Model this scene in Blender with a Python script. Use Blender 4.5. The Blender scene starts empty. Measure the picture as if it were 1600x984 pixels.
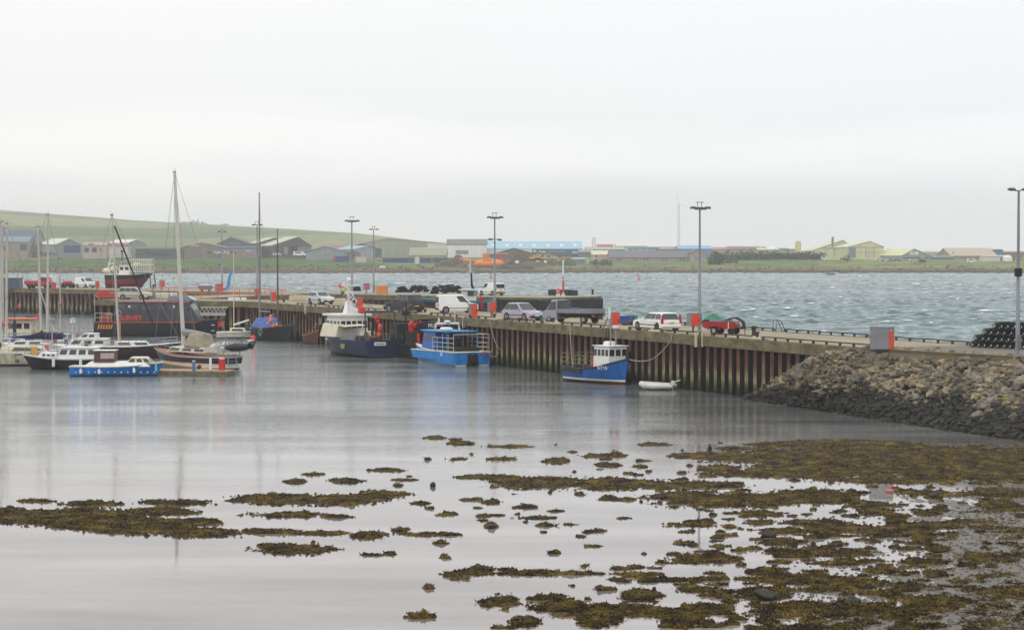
import bpy, math, random
import numpy as np
from mathutils import Vector, Matrix
R = math.radians
random.seed(7)
C = bpy.context.scene.collection
SC = bpy.context.scene

# ------------------------------------------------------------------ camera
F, CZ = 3400.0, 10.6
TH = math.atan(100.0/F)
cam = bpy.data.cameras.new('camera'); co = bpy.data.objects.new('camera', cam); C.objects.link(co)
co.location = (0, 0, CZ); co.rotation_euler = (math.pi/2-TH, 0, 0)
cam.sensor_width = 36; cam.lens = 36*F/1600; cam.clip_end = 12000; cam.clip_start = .5
SC.camera = co
def ray(px, py):
    u = (px-800)/F; v = -(py-492)/F
    return Vector((u, v*math.sin(TH)+math.cos(TH), v*math.cos(TH)-math.sin(TH)))
def G(px, py, z=0.0):            # point of the level z seen at that place of the photo
    d = ray(px, py); t = (z-CZ)/d.z
    return Vector((d.x*t, d.y*t, z))
def A(px, py, Y):                # point at distance Y
    d = ray(px, py); t = Y/d.y
    return Vector((d.x*t, Y, CZ+d.z*t))

# ------------------------------------------------------------------ world, sun, exposure
w = bpy.data.worlds.new('World'); SC.world = w; w.use_nodes = True
nt = w.node_tree; N = nt.nodes; LK = nt.links
bg = N['Background']
sky = N.new('ShaderNodeTexSky'); sky.sky_type = 'NISHITA'; sky.sun_disc = False
sky.sun_elevation = R(48); sky.sun_rotation = R(215); sky.air_density = 1; sky.dust_density = 4
hs = N.new('ShaderNodeHueSaturation'); hs.inputs['Saturation'].default_value = .15; hs.inputs['Value'].default_value = 1.0
LK.new(sky.outputs[0], hs.inputs['Color'])
tc = N.new('ShaderNodeTexCoord'); sx = N.new('ShaderNodeSeparateXYZ'); LK.new(tc.outputs['Generated'], sx.inputs[0])
mp = N.new('ShaderNodeMapping'); mp.inputs['Scale'].default_value = (3.2, 3.2, 26); LK.new(tc.outputs['Generated'], mp.inputs[0])
nz = N.new('ShaderNodeTexNoise'); nz.inputs['Scale'].default_value = 1.3; nz.inputs['Detail'].default_value = 5; nz.inputs['Roughness'].default_value = .5
LK.new(mp.outputs[0], nz.inputs[0])
m1 = N.new('ShaderNodeMath'); m1.operation = 'MULTIPLY_ADD'; m1.inputs[1].default_value = .075; LK.new(nz.outputs['Fac'], m1.inputs[0]); LK.new(sx.outputs['Z'], m1.inputs[2])
rp = N.new('ShaderNodeValToRGB'); LK.new(m1.outputs[0], rp.inputs[0])
cr = rp.color_ramp
def L3(r, g, b):
    f = lambda c: (c/255/12.92) if c/255 <= .04045 else ((c/255+.055)/1.055)**2.4
    return (f(r), f(g), f(b), 1)
stops = [(0.0, (225,225,230)), (.055, (223,223,228)), (.07, (234,233,235)), (.083, (242,241,241)), (.105, (231,231,232)), (.14, (232,232,233)), (.4, (243,244,246)), (1, (250,251,253))]
cr.elements[0].position = 0; cr.elements[0].color = L3(*stops[0][1])
cr.elements[1].position = 1; cr.elements[1].color = L3(*stops[-1][1])
for p, c in stops[1:-1]:
    e = cr.elements.new(p); e.color = L3(*c)
# cool towards the open sea (right), warm over the town (left)
tint = N.new('ShaderNodeMixRGB'); tint.blend_type = 'MULTIPLY'; tint.inputs[0].default_value = 1
tr = N.new('ShaderNodeValToRGB'); tr.color_ramp.elements[0].position = .0; tr.color_ramp.elements[0].color = (1.01, 1.0, .985, 1)
tr.color_ramp.elements[1].position = 1; tr.color_ramp.elements[1].color = (.965, .99, 1.005, 1)
mr = N.new('ShaderNodeMapRange'); mr.inputs[1].default_value = -.25; mr.inputs[2].default_value = .25; LK.new(sx.outputs['X'], mr.inputs[0])
LK.new(mr.outputs[0], tr.inputs[0]); LK.new(rp.outputs[0], tint.inputs[1]); LK.new(tr.outputs[0], tint.inputs[2])
sc_ = N.new('ShaderNodeMixRGB'); sc_.blend_type = 'MULTIPLY'; sc_.inputs[0].default_value = 1; sc_.inputs[2].default_value = (10, 10, 10, 1)
LK.new(tint.outputs[0], sc_.inputs[1])
mx = N.new('ShaderNodeMixRGB'); mx.inputs[0].default_value = .94
LK.new(hs.outputs[0], mx.inputs[1]); LK.new(sc_.outputs[0], mx.inputs[2])
LK.new(mx.outputs[0], bg.inputs[0]); bg.inputs[1].default_value = .118
sd = bpy.data.lights.new('sun', 'SUN'); sd.energy = .7; sd.angle = R(25); sd.color = (1, .97, .93)
so = bpy.data.objects.new('sun', sd); C.objects.link(so); so.rotation_euler = (R(42), 0, R(-35))
SC.view_settings.view_transform = 'Standard'; SC.view_settings.look = 'None'; SC.view_settings.gamma = 1
SC.view_settings.exposure = .14; SC.view_settings.use_curve_mapping = False
SC.render.engine = 'CYCLES'
SC.cycles.max_bounces = 8; SC.cycles.volume_bounces = 1; SC.cycles.caustics_reflective = False; SC.cycles.caustics_refractive = False

# ------------------------------------------------------------------ materials
_m = {}
def mat(name, rgb, rough=.6, metal=0, var=.12, vs=2.0, rgb2=None, bump=0, bs=20, rnd=0, spec=.5, stretch=(1,1,1), lo=.35, hi=.65, space='Object'):
    """procedural paint/stone/metal: noise between two tones, optional bump, optional per-object random value"""
    if name in _m: return _m[name]
    m = bpy.data.materials.new(name); m.use_nodes = True; n = m.node_tree.nodes; l = m.node_tree.links
    b = n['Principled BSDF']; b.inputs['Roughness'].default_value = rough; b.inputs['Metallic'].default_value = metal
    b.inputs['Specular IOR Level'].default_value = spec
    tc = n.new('ShaderNodeTexCoord'); mp = n.new('ShaderNodeMapping'); mp.inputs['Scale'].default_value = stretch
    if space == 'World':
        g = n.new('ShaderNodeNewGeometry'); l.new(g.outputs['Position'], mp.inputs[0])
    else: l.new(tc.outputs['Object'], mp.inputs[0])
    nz = n.new('ShaderNodeTexNoise'); nz.inputs['Scale'].default_value = vs; nz.inputs['Detail'].default_value = 6; nz.inputs['Roughness'].default_value = .65
    l.new(mp.outputs[0], nz.inputs[0])
    cr = n.new('ShaderNodeValToRGB'); l.new(nz.outputs['Fac'], cr.inputs[0])
    c = L3(*rgb)
    c2 = L3(*rgb2) if rgb2 else tuple(x*(1-var*2) for x in c[:3])+(1,)
    cr.color_ramp.elements[0].position = lo; cr.color_ramp.elements[0].color = c2
    cr.color_ramp.elements[1].position = hi; cr.color_ramp.elements[1].color = c
    out = cr.outputs[0]
    if rnd:
        oi = n.new('ShaderNodeObjectInfo'); mm = n.new('ShaderNodeMapRange'); mm.inputs[3].default_value = 1-rnd; mm.inputs[4].default_value = 1+rnd
        l.new(oi.outputs['Random'], mm.inputs[0]); hv = n.new('ShaderNodeHueSaturation'); l.new(mm.outputs[0], hv.inputs['Value']); l.new(out, hv.inputs['Color']); out = hv.outputs[0]
    l.new(out, b.inputs['Base Color'])
    if bump:
        n2 = n.new('ShaderNodeTexNoise'); n2.inputs['Scale'].default_value = bs; n2.inputs['Detail'].default_value = 5; l.new(mp.outputs[0], n2.inputs[0])
        bp = n.new('ShaderNodeBump'); bp.inputs['Strength'].default_value = bump; bp.inputs['Distance'].default_value = .05
        l.new(n2.outputs['Fac'], bp.inputs['Height']); l.new(bp.outputs[0], b.inputs['Normal'])
    _m[name] = m
    return m
P_ = {}
def paint(r, g, b, rough=.4, var=.10):
    k = (r, g, b, rough, var)
    if k not in P_: P_[k] = mat('paint_%d_%d_%d_%d' % (r, g, b, int(rough*100)), (r, g, b), rough, var=var, vs=1.7)
    return P_[k]
def metalm(r, g, b, rough=.45): return mat('metal_%d_%d_%d' % (r, g, b), (r, g, b), rough, .35, var=.12, vs=3)
GLASS = mat('dark_glass', (38, 46, 50), .08, 0, var=.1, vs=1, spec=.8)
TYRE = mat('tyre_rubber', (30, 30, 31), .85, 0, var=.1)
WHITE = paint(226, 226, 222, .4, .06)
BLACK = mat('black_gear', (26, 26, 27), .7, var=.2, vs=4)
GALV = mat('galvanised_steel', (150, 154, 158), .5, .3, var=.08, vs=5)
ROPE = mat('rope', (170, 160, 135), .9)

# ------------------------------------------------------------------ mesh builder
class MB:
    def __init__(s): s.v = []; s.f = []; s.mi = []
    def add(s, vs, fs, m=0):
        o = len(s.v); s.v += [tuple(x) for x in vs]; s.f += [tuple(i+o for i in f) for f in fs]; s.mi += [m]*len(fs); return s
    def box(s, x0, x1, y0, y1, z0, z1, m=0, rz=0, tx=1, ty=1):
        cx, cy = (x0+x1)/2, (y0+y1)/2; hx, hy = (x1-x0)/2, (y1-y0)/2; vs = []
        for z, a, b in ((z0, 1, 1), (z1, tx, ty)):
            for sx_, sy_ in ((-1,-1),(1,-1),(1,1),(-1,1)):
                x, y = sx_*hx*a, sy_*hy*b
                vs.append((cx+x*math.cos(rz)-y*math.sin(rz), cy+x*math.sin(rz)+y*math.cos(rz), z))
        return s.add(vs, [(3,2,1,0),(4,5,6,7),(0,1,5,4),(1,2,6,5),(2,3,7,6),(3,0,4,7)], m)
    def frustum(s, b, t, m=0):        # b,t = (x0,x1,y0,y1,z)
        vs = []
        for x0, x1, y0, y1, z in (b, t): vs += [(x0,y0,z),(x1,y0,z),(x1,y1,z),(x0,y1,z)]
        return s.add(vs, [(3,2,1,0),(4,5,6,7),(0,1,5,4),(1,2,6,5),(2,3,7,6),(3,0,4,7)], m)
    def prism(s, poly, y0, y1, m=0, axis='y'):   # poly in (x,z), extruded along y
        n = len(poly); vs = [(x, y0, z) for x, z in poly]+[(x, y1, z) for x, z in poly]
        if axis == 'z': vs = [(x, y, y0) for x, y in poly]+[(x, y, y1) for x, y in poly]
        if axis == 'x': vs = [(y0, x, z) for x, z in poly]+[(y1, x, z) for x, z in poly]
        return s.add(vs, [tuple(range(n)), tuple(range(2*n-1, n-1, -1))]+[(i, i+n, (i+1)%n+n, (i+1)%n) for i in range(n)], m)
    def tube(s, pts, r, n=6, m=0, cap=True):
        pts = [Vector(p) for p in pts]; k = len(pts)
        rs = r if isinstance(r, (list, tuple)) else [r]*k
        vs = []; fs = []
        for i, p in enumerate(pts):
            d = (pts[min(i+1, k-1)]-pts[max(i-1, 0)]); d = d.normalized() if d.length > 1e-9 else Vector((0,0,1))
            up = Vector((0,0,1)) if abs(d.z) < .9 else Vector((1,0,0))
            a = d.cross(up).normalized(); b = d.cross(a)
            for j in range(n):
                t = 2*math.pi*j/n; vs.append(p+(a*math.cos(t)+b*math.sin(t))*rs[i])
        for i in range(k-1):
            for j in range(n): fs.append((i*n+j, i*n+(j+1)%n, (i+1)*n+(j+1)%n, (i+1)*n+j))
        if cap: fs += [tuple(range(n-1, -1, -1)), tuple(range((k-1)*n, k*n))]
        return s.add(vs, fs, m)
    def lathe(s, prof, c=(0,0,0), n=12, m=0, axis='z'):
        vs = []; fs = []; k = len(prof)
        for r, z in prof:
            for j in range(n):
                t = 2*math.pi*j/n; p = (r*math.cos(t), r*math.sin(t), z)
                if axis == 'y': p = (p[0], p[2], p[1])
                if axis == 'x': p = (p[2], p[0], p[1])
                vs.append((c[0]+p[0], c[1]+p[1], c[2]+p[2]))
        for i in range(k-1):
            for j in range(n): fs.append((i*n+j, i*n+(j+1)%n, (i+1)*n+(j+1)%n, (i+1)*n+j))
        fs += [tuple(range(n-1, -1, -1)), tuple(range((k-1)*n, k*n))]
        return s.add(vs, fs, m)
    def ball(s, c, r, m=0, n=10, sq=(1,1,1), jit=0):
        vs = []; fs = []; k = n//2+1
        for i in range(k):
            a = math.pi*i/(k-1)-math.pi/2
            for j in range(n):
                t = 2*math.pi*j/n; q = 1+random.uniform(-jit, jit)
                vs.append((c[0]+r*sq[0]*math.cos(a)*math.cos(t)*q, c[1]+r*sq[1]*math.cos(a)*math.sin(t)*q, c[2]+r*sq[2]*math.sin(a)*q))
        for i in range(k-1):
            for j in range(n): fs.append((i*n+j, i*n+(j+1)%n, (i+1)*n+(j+1)%n, (i+1)*n+j))
        return s.add(vs, fs, m)
    def torus(s, c, R0, r, m=0, axis='y', n=14, k=6):
        pts = []
        for j in range(n+1):
            t = 2*math.pi*j/n; a, b = R0*math.cos(t), R0*math.sin(t)
            pts.append({'y': (c[0]+a, c[1], c[2]+b), 'x': (c[0], c[1]+a, c[2]+b), 'z': (c[0]+a, c[1]+b, c[2])}[axis])
        return s.tube(pts, r, k, m, cap=False)
    def quad(s, a, b, c, d, m=0): return s.add([a, b, c, d], [(0,1,2,3)], m)
    def plate(s, a, b, c, d, th, m=0):   # thick quad
        a, b, c, d = map(Vector, (a, b, c, d)); nrm = (b-a).cross(d-a).normalized()*th
        return s.add([a, b, c, d, a+nrm, b+nrm, c+nrm, d+nrm], [(3,2,1,0),(4,5,6,7),(0,1,5,4),(1,2,6,5),(2,3,7,6),(3,0,4,7)], m)
def obj(name, mb, mats, parent=None, smooth=False, bevel=0, loc=None, rz=None):
    me = bpy.data.meshes.new(name); me.from_pydata(mb.v, [], mb.f)
    if not isinstance(mats, (list, tuple)): mats = [mats]
    for m in mats: me.materials.append(m)
    if len(mats) > 1: me.polygons.foreach_set('material_index', mb.mi)
    me.validate(); me.update()
    if smooth:
        me.polygons.foreach_set('use_smooth', [True]*len(me.polygons))
        try: me.set_sharp_from_angle(angle=R(38))
        except Exception: pass
    o = bpy.data.objects.new(name, me); C.objects.link(o)
    if parent: o.parent = parent
    if loc is not None: o.location = loc
    if rz is not None: o.rotation_euler = (0, 0, rz)
    if bevel:
        b = o.modifiers.new('bevel', 'BEVEL'); b.width = bevel; b.segments = 2; b.limit_method = 'ANGLE'; b.angle_limit = R(35)
    return o
def tag(o, label=None, cat=None, group=None, kind=None):
    if label: o['label'] = label
    if cat: o['category'] = cat
    if group: o['group'] = group
    if kind: o['kind'] = kind
    return o
def thing(name, label, cat, loc=(0,0,0), rz=0, group=None):
    o = bpy.data.objects.new(name, None); C.objects.link(o); o.empty_display_size = .3
    o.location = loc; o.rotation_euler = (0, 0, rz); return tag(o, label, cat, group)
def dup(o, loc=None, rz=None, label=None, parent=None, scale=None):
    c = o.copy(); C.objects.link(c)
    if parent: c.parent = parent
    if loc is not None: c.location = loc
    if rz is not None: c.rotation_euler = (0, 0, rz)
    if scale is not None: c.scale = scale
    if label: c['label'] = label
    for ch in list(o.children): dup(ch, parent=c)
    return c
def text_part(name, txt, size, m, parent, loc, rot, depth=.01):
    cu = bpy.data.curves.new('txt', 'FONT'); cu.body = txt; cu.size = size; cu.extrude = depth; cu.align_x = 'CENTER'; cu.align_y = 'CENTER'; cu.offset = size*.02
    t = bpy.data.objects.new('txt', cu); C.objects.link(t)
    bpy.context.view_layer.update()
    me = bpy.data.meshes.new_from_object(t.evaluated_get(bpy.context.evaluated_depsgraph_get()))
    bpy.data.objects.remove(t); bpy.data.curves.remove(cu)
    me.materials.clear(); me.materials.append(m)
    o = bpy.data.objects.new(name, me); C.objects.link(o); o.parent = parent; o.location = loc; o.rotation_euler = rot
    return o

# ------------------------------------------------------------------ numpy noise
_rs = np.random.RandomState(3); _perm = _rs.rand(256, 256)
def vnoise(x, y):
    xi = np.floor(x).astype(int); yi = np.floor(y).astype(int); fx = x-xi; fy = y-yi
    fx = fx*fx*(3-2*fx); fy = fy*fy*(3-2*fy); g = lambda a, b: _perm[a & 255, b & 255]
    return (g(xi, yi)*(1-fx)+g(xi+1, yi)*fx)*(1-fy)+(g(xi, yi+1)*(1-fx)+g(xi+1, yi+1)*fx)*fy
def fbm(x, y, o=4, g=.5):
    s = 0; a = 1; t = 0
    for i in range(o):
        s = s+a*vnoise(x*2**i+17.3*i, y*2**i+5.1*i); t += a; a *= g
    return s/t
def grid_obj(name, X, Y, Z, m, mask=None, smooth=True):
    r, c = X.shape
    co_ = np.stack([X, Y, Z], -1).reshape(-1, 3)
    idx = np.arange(r*c).reshape(r, c)
    q = np.stack([idx[:-1, :-1], idx[:-1, 1:], idx[1:, 1:], idx[1:, :-1]], -1).reshape(-1, 4)
    if mask is not None:
        k = mask.reshape(-1); q = q[k[q].any(1)]
        used = np.unique(q); mp_ = np.full(r*c, -1); mp_[used] = np.arange(len(used)); q = mp_[q]; co_ = co_[used]
    me = bpy.data.meshes.new(name); me.vertices.add(len(co_)); me.vertices.foreach_set('co', co_.astype(np.float32).ravel())
    me.loops.add(q.size); me.loops.foreach_set('vertex_index', q.astype(np.int32).ravel())
    me.polygons.add(len(q)); me.polygons.foreach_set('loop_start', np.arange(0, q.size, 4, dtype=np.int32)); me.polygons.foreach_set('loop_total', np.full(len(q), 4, dtype=np.int32))
    me.polygons.foreach_set('use_smooth', np.full(len(q), smooth))
    me.materials.append(m); me.update(calc_edges=True); me.validate()
    o = bpy.data.objects.new(name, me); C.objects.link(o); return o
# ================================================================== SETTING: water, shore, mud, weed
def sm(a, b, x):
    t = np.clip((x-a)/(b-a), 0, 1); return t*t*(3-2*t)
def nodes(m): return m.node_tree.nodes, m.node_tree.links
# quay lines (near edge of the deck, as plan points)
DZ = 4.2
N0 = G(1352, 544, DZ); N1 = G(388, 471, DZ); N2 = G(146, 468, DZ)
q1 = (N1-N0).normalized(); n1 = Vector((-q1.y, q1.x, 0)); n1 = n1 if n1.x > 0 else -n1
q2 = (N2-N1).normalized(); n2 = Vector((-q2.y, q2.x, 0)); n2 = n2 if n2.y > 0 else -n2
QW = 10.0
FP0 = G(850, 465.6, DZ); FP1 = G(-40, 449, DZ); q3 = (FP1-FP0).normalized(); n3 = Vector((-q3.y, q3.x, 0)); n3 = n3 if n3.y > 0 else -n3
ROADN = [G(1352, 544, DZ), G(1380, 545.5, DZ), G(1480, 551, DZ), G(1600, 557.5, DZ), Vector((48, 106, DZ)), Vector((130, 60, DZ))]
ROADF = [N0+n1*QW+q1*0, G(1515, 540.5, DZ), Vector((40, 138, DZ)), Vector((70, 118, DZ)), Vector((140, 90, DZ))]
TOE = [Vector((17.3, 155, 0)), Vector((23.9, 133, 0)), Vector((28.4, 119.5, 0)), Vector((36, 104, 0)), Vector((60, 80, 0)), Vector((125, 45, 0))]

def water_mat(name, deep, shallow, y0, y1, rough, ripple, scale, foam=False):
    m = bpy.data.materials.new(name); m.use_nodes = True; n, l = nodes(m); b = n['Principled BSDF']
    g = n.new('ShaderNodeNewGeometry'); s = n.new('ShaderNodeSeparateXYZ'); l.new(g.outputs['Position'], s.inputs[0])
    mr = n.new('ShaderNodeMapRange'); mr.inputs[1].default_value = y0; mr.inputs[2].default_value = y1
    lo = n.new('ShaderNodeTexNoise'); lo.inputs['Scale'].default_value = .05; lo.inputs['Detail'].default_value = 3; l.new(g.outputs['Position'], lo.inputs[0])
    ad = n.new('ShaderNodeMath'); ad.operation = 'MULTIPLY_ADD'; ad.inputs[1].default_value = 30; l.new(lo.outputs['Fac'], ad.inputs[0]); l.new(s.outputs['Y'], ad.inputs[2])
    l.new(ad.outputs[0], mr.inputs[0])
    mx = n.new('ShaderNodeMixRGB'); l.new(mr.outputs[0], mx.inputs[0]); mx.inputs[1].default_value = L3(*shallow); mx.inputs[2].default_value = L3(*deep)
    if not foam:
        sm_ = n.new('ShaderNodeMapping'); sm_.inputs['Scale'].default_value = (.05, .22, 1); sm_.inputs['Rotation'].default_value = (0, 0, .3); l.new(g.outputs['Position'], sm_.inputs[0])
        sn = n.new('ShaderNodeTexNoise'); sn.inputs['Scale'].default_value = 1; sn.inputs['Detail'].default_value = 7; sn.inputs['Roughness'].default_value = .62; l.new(sm_.outputs[0], sn.inputs[0])
        sr = n.new('ShaderNodeValToRGB'); l.new(sn.outputs['Fac'], sr.inputs[0]); sr.color_ramp.elements[0].position = .36; sr.color_ramp.elements[0].color = (.5, .49, .47, 1); sr.color_ramp.elements[1].position = .62; sr.color_ramp.elements[1].color = (1.15, 1.14, 1.14, 1)
        mu = n.new('ShaderNodeMixRGB'); mu.blend_type = 'MULTIPLY'; mu.inputs[0].default_value = 1; l.new(mx.outputs[0], mu.inputs[1]); l.new(sr.outputs[0], mu.inputs[2]); mx = mu
    b.inputs['IOR'].default_value = 1.333; b.inputs['Roughness'].default_value = rough
    # ripples: finer where the wind reaches the water, nearly none on the sheltered film over the flat
    mp = n.new('ShaderNodeMapping'); mp.inputs['Scale'].default_value = (.55, 1.0, 1); mp.inputs['Rotation'].default_value = (0, 0, .15); l.new(g.outputs['Position'], mp.inputs[0])
    rn = n.new('ShaderNodeTexNoise'); rn.inputs['Scale'].default_value = scale; rn.inputs['Detail'].default_value = 4; rn.inputs['Roughness'].default_value = .6; l.new(mp.outputs[0], rn.inputs[0])
    mp2 = n.new('ShaderNodeMapping'); mp2.inputs['Scale'].default_value = (.018, .085, 1); mp2.inputs['Rotation'].default_value = (0, 0, -.12); l.new(g.outputs['Position'], mp2.inputs[0])
    wn = n.new('ShaderNodeTexNoise'); wn.inputs['Scale'].default_value = 1; wn.inputs['Detail'].default_value = 4; l.new(mp2.outputs[0], wn.inputs[0])
    wr = n.new('ShaderNodeMapRange'); wr.inputs[1].default_value = .38; wr.inputs[2].default_value = .66; wr.inputs[3].default_value = .25; wr.inputs[4].default_value = 1; l.new(wn.outputs['Fac'], wr.inputs[0])
    yr = n.new('ShaderNodeMapRange'); yr.inputs[1].default_value = y0; yr.inputs[2].default_value = y1+25; yr.inputs[3].default_value = ripple*.02; yr.inputs[4].default_value = ripple; l.new(s.outputs['Y'], yr.inputs[0])
    mm = n.new('ShaderNodeMath'); mm.operation = 'MULTIPLY'; l.new(wr.outputs[0], mm.inputs[0]); l.new(yr.outputs[0], mm.inputs[1])
    if not foam:      # the corner by the rocks is sheltered from the wind
        xr = n.new('ShaderNodeMapRange'); xr.inputs[1].default_value = -25; xr.inputs[2].default_value = 10; xr.inputs[3].default_value = 1; xr.inputs[4].default_value = .4; l.new(s.outputs['X'], xr.inputs[0])
        m3 = n.new('ShaderNodeMath'); m3.operation = 'MULTIPLY'; l.new(mm.outputs[0], m3.inputs[0]); l.new(xr.outputs[0], m3.inputs[1]); mm = m3
    hh = n.new('ShaderNodeMath'); hh.operation = 'MULTIPLY'; l.new(rn.outputs['Fac'], hh.inputs[0]); l.new(mm.outputs[0], hh.inputs[1])
    bp = n.new('ShaderNodeBump'); bp.inputs['Strength'].default_value = 1; bp.inputs['Distance'].default_value = 1; l.new(hh.outputs[0], bp.inputs['Height'])
    l.new(bp.outputs[0], b.inputs['Normal']); col = mx.outputs[0]
    if foam:
        fz = n.new('ShaderNodeMapRange'); fz.inputs[1].default_value = FO[0]; fz.inputs[2].default_value = FO[1]; l.new(s.outputs['Z'], fz.inputs[0])
        fm = n.new('ShaderNodeMapping'); fm.inputs['Scale'].default_value = (.06, .11, .1); l.new(g.outputs['Position'], fm.inputs[0])
        fn = n.new('ShaderNodeTexNoise'); fn.inputs['Scale'].default_value = 1; fn.inputs['Detail'].default_value = 2; l.new(fm.outputs[0], fn.inputs[0])
        fr = n.new('ShaderNodeMapRange'); fr.inputs[1].default_value = .56; fr.inputs[2].default_value = .60; l.new(fn.outputs['Fac'], fr.inputs[0])
        f3 = n.new('ShaderNodeTexNoise'); f3.inputs['Scale'].default_value = 1.5; f3.inputs['Detail'].default_value = 4; l.new(g.outputs['Position'], f3.inputs[0])
        f4 = n.new('ShaderNodeMapRange'); f4.inputs[1].default_value = .38; f4.inputs[2].default_value = .5; l.new(f3.outputs['Fac'], f4.inputs[0])
        a = n.new('ShaderNodeMath'); a.operation = 'MULTIPLY'; l.new(fz.outputs[0], a.inputs[0]); l.new(fr.outputs[0], a.inputs[1])
        a2 = n.new('ShaderNodeMath'); a2.operation = 'MULTIPLY'; l.new(a.outputs[0], a2.inputs[0]); l.new(f4.outputs[0], a2.inputs[1])
        c2 = n.new('ShaderNodeMixRGB'); l.new(a2.outputs[0], c2.inputs[0]); l.new(col, c2.inputs[1]); c2.inputs[2].default_value = (.82, .85, .86, 1); col = c2.outputs[0]
        r2 = n.new('ShaderNodeMapRange'); r2.inputs[3].default_value = rough; r2.inputs[4].default_value = .8; l.new(a2.outputs[0], r2.inputs[0]); l.new(r2.outputs[0], b.inputs['Roughness'])
    l.new(col, b.inputs['Base Color']); return m
HARB = [(-420, -60), (160, -60), (160, 75), (60, 115), (33, 138)]
for t in (0, 1): HARB.append(tuple((( N0, N1)[t]+n1*QW*.5).xy))
HARB.append(tuple((N2+n2*QW*.5).xy)); 
w1 = FP1+q3*120+n3*5; HARB += [tuple((G(300, 453.5, DZ)+n3*5).xy), tuple(w1.xy), (-420, 500)]
mb = MB(); mb.add([(x, y, 0) for x, y in HARB], [tuple(range(len(HARB)))])
WH = water_mat('harbour_water', (112, 119, 119), (136, 126, 122), 92, 165, .03, .22, 2.2)
tag(obj('water', mb, WH), kind='structure')

def inpoly(px, py, poly):
    r = np.zeros(px.shape, bool); n = len(poly)
    for i in range(n):
        x1, y1 = poly[i]; x2, y2 = poly[(i+1) % n]
        if y1 == y2: continue
        c = ((y1 > py) != (y2 > py)) & (px < (x2-x1)*(py-y1)/(y2-y1)+x1); r ^= c
    return r
# open bay: real wave geometry, wind from the left and towards the camera
rows = 760; cols = 560
Yg = 118*(1075/118)**(np.arange(rows)/(rows-1)); U = np.linspace(-1, 1, cols)
YY, UU = np.meshgrid(Yg, U, indexing='ij'); XX = UU*YY*.33
rs = np.random.RandomState(11); H = np.zeros_like(XX); DX = np.zeros_like(XX); DY = np.zeros_like(XX)
for i in range(34):
    lam = 1.4*1.16**(i*.36)*rs.uniform(.9, 1.1); k = 2*np.pi/lam; a = R(-68)+rs.normal(0, .6); amp = .0125*lam**.95
    amp *= .74; ph = rs.uniform(0, 6.28); kx, ky = k*math.cos(a), k*math.sin(a); arg = kx*XX+ky*YY+ph
    fade = np.clip(lam/(YY*.0016*1.2), 0, 1)
    H += amp*np.cos(arg)*fade; DX -= .9*amp*math.cos(a)*np.sin(arg); DY -= .9*amp*math.sin(a)*np.sin(arg)
H *= (.75+.6*vnoise(XX*.03, YY*.03)); keep = ~inpoly(XX, YY, HARB)
FO = [float(q) for q in np.percentile(H-.05, [93, 97.8])]
WS = water_mat('bay_water', (42, 84, 88), (44, 86, 88), 100, 400, .10, .75, 1.5, foam=True)
tag(grid_obj('sea', XX+DX, YY+DY, H-.05, WS, keep), kind='structure')
mb = MB(); mb.box(-2500, 2500, -400, 1300, -4, -1.6)
tag(obj('seabed', mb, mat('silt', (70, 75, 68), .9)), kind='structure')

# ---- far land: beach, fields and the long green hill on the left
cols = 420; rows = 280
Yg = np.concatenate([np.linspace(1022, 1110, 70), np.linspace(1112, 1500, 90), np.linspace(1520, 5600, 120)])
U = np.linspace(-1, 1, cols); YY, UU = np.meshgrid(Yg, U, indexing='ij'); XX = UU*YY*.42; PX = 800+XX/YY*F
shore = 1036+10*np.sin(XX*.012)+6*vnoise(XX*.05, YY*0)+np.where(PX < 300, (300-PX)*.0, 0)
base = np.interp(YY-shore, [-30, 0, 10, 28, 60, 160, 460, 2600], [-2.5, 0, 1.5, 2.1, 3.6, 6.8, 8.0, 9.5])
zr = np.interp(PX, [-700, -100, 0, 200, 400, 500, 560, 620, 680, 740, 800, 2400], [110, 82, 72.6, 58, 46.5, 41, 37, 30, 22.5, 16, 9.3, 9.3])
hill = sm(1330, 3400, YY); Z = base*(1-hill)+zr*hill+.25*(fbm(XX*.05, YY*.05)-.5)*np.clip((YY-shore)/20, 0, 1)+2.2*(fbm(XX*.006, YY*.003)-.5)*hill
m = bpy.data.materials.new('farmland'); m.use_nodes = True; n, l = nodes(m); b = n['Principled BSDF']; b.inputs['Roughness'].default_value = .95; b.inputs['Specular IOR Level'].default_value = .1
g = n.new('ShaderNodeNewGeometry'); s = n.new('ShaderNodeSeparateXYZ'); l.new(g.outputs['Position'], s.inputs[0])
vor = n.new('ShaderNodeTexVoronoi'); mpp = n.new('ShaderNodeMapping'); mpp.inputs['Scale'].default_value = (.0050, .0018, 0); mpp.inputs['Rotation'].default_value = (0, 0, .4)
l.new(g.outputs['Position'], mpp.inputs[0]); l.new(mpp.outputs[0], vor.inputs[0]); vor.inputs['Scale'].default_value = 1
cr = n.new('ShaderNodeValToRGB'); sp = n.new('ShaderNodeSeparateXYZ'); l.new(vor.outputs['Color'], sp.inputs[0]); l.new(sp.outputs['X'], cr.inputs[0])
cr.color_ramp.interpolation = 'CONSTANT'
for i, (p, c) in enumerate([(0, (98, 110, 66)), (.25, (120, 128, 82)), (.45, (84, 102, 56)), (.65, (134, 132, 94)), (.8, (108, 120, 76))]):
    e = cr.color_ramp.elements[i] if i < 2 else cr.color_ramp.elements.new(p); e.position = p; e.color = L3(*c)
nz2 = n.new('ShaderNodeTexNoise'); nz2.inputs['Scale'].default_value = .06; nz2.inputs['Detail'].default_value = 6; l.new(g.outputs['Position'], nz2.inputs[0])
ov = n.new('ShaderNodeMixRGB'); ov.blend_type = 'MULTIPLY'; ov.inputs[0].default_value = 1; cr2 = n.new('ShaderNodeValToRGB'); l.new(nz2.outputs['Fac'], cr2.inputs[0])
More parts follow.
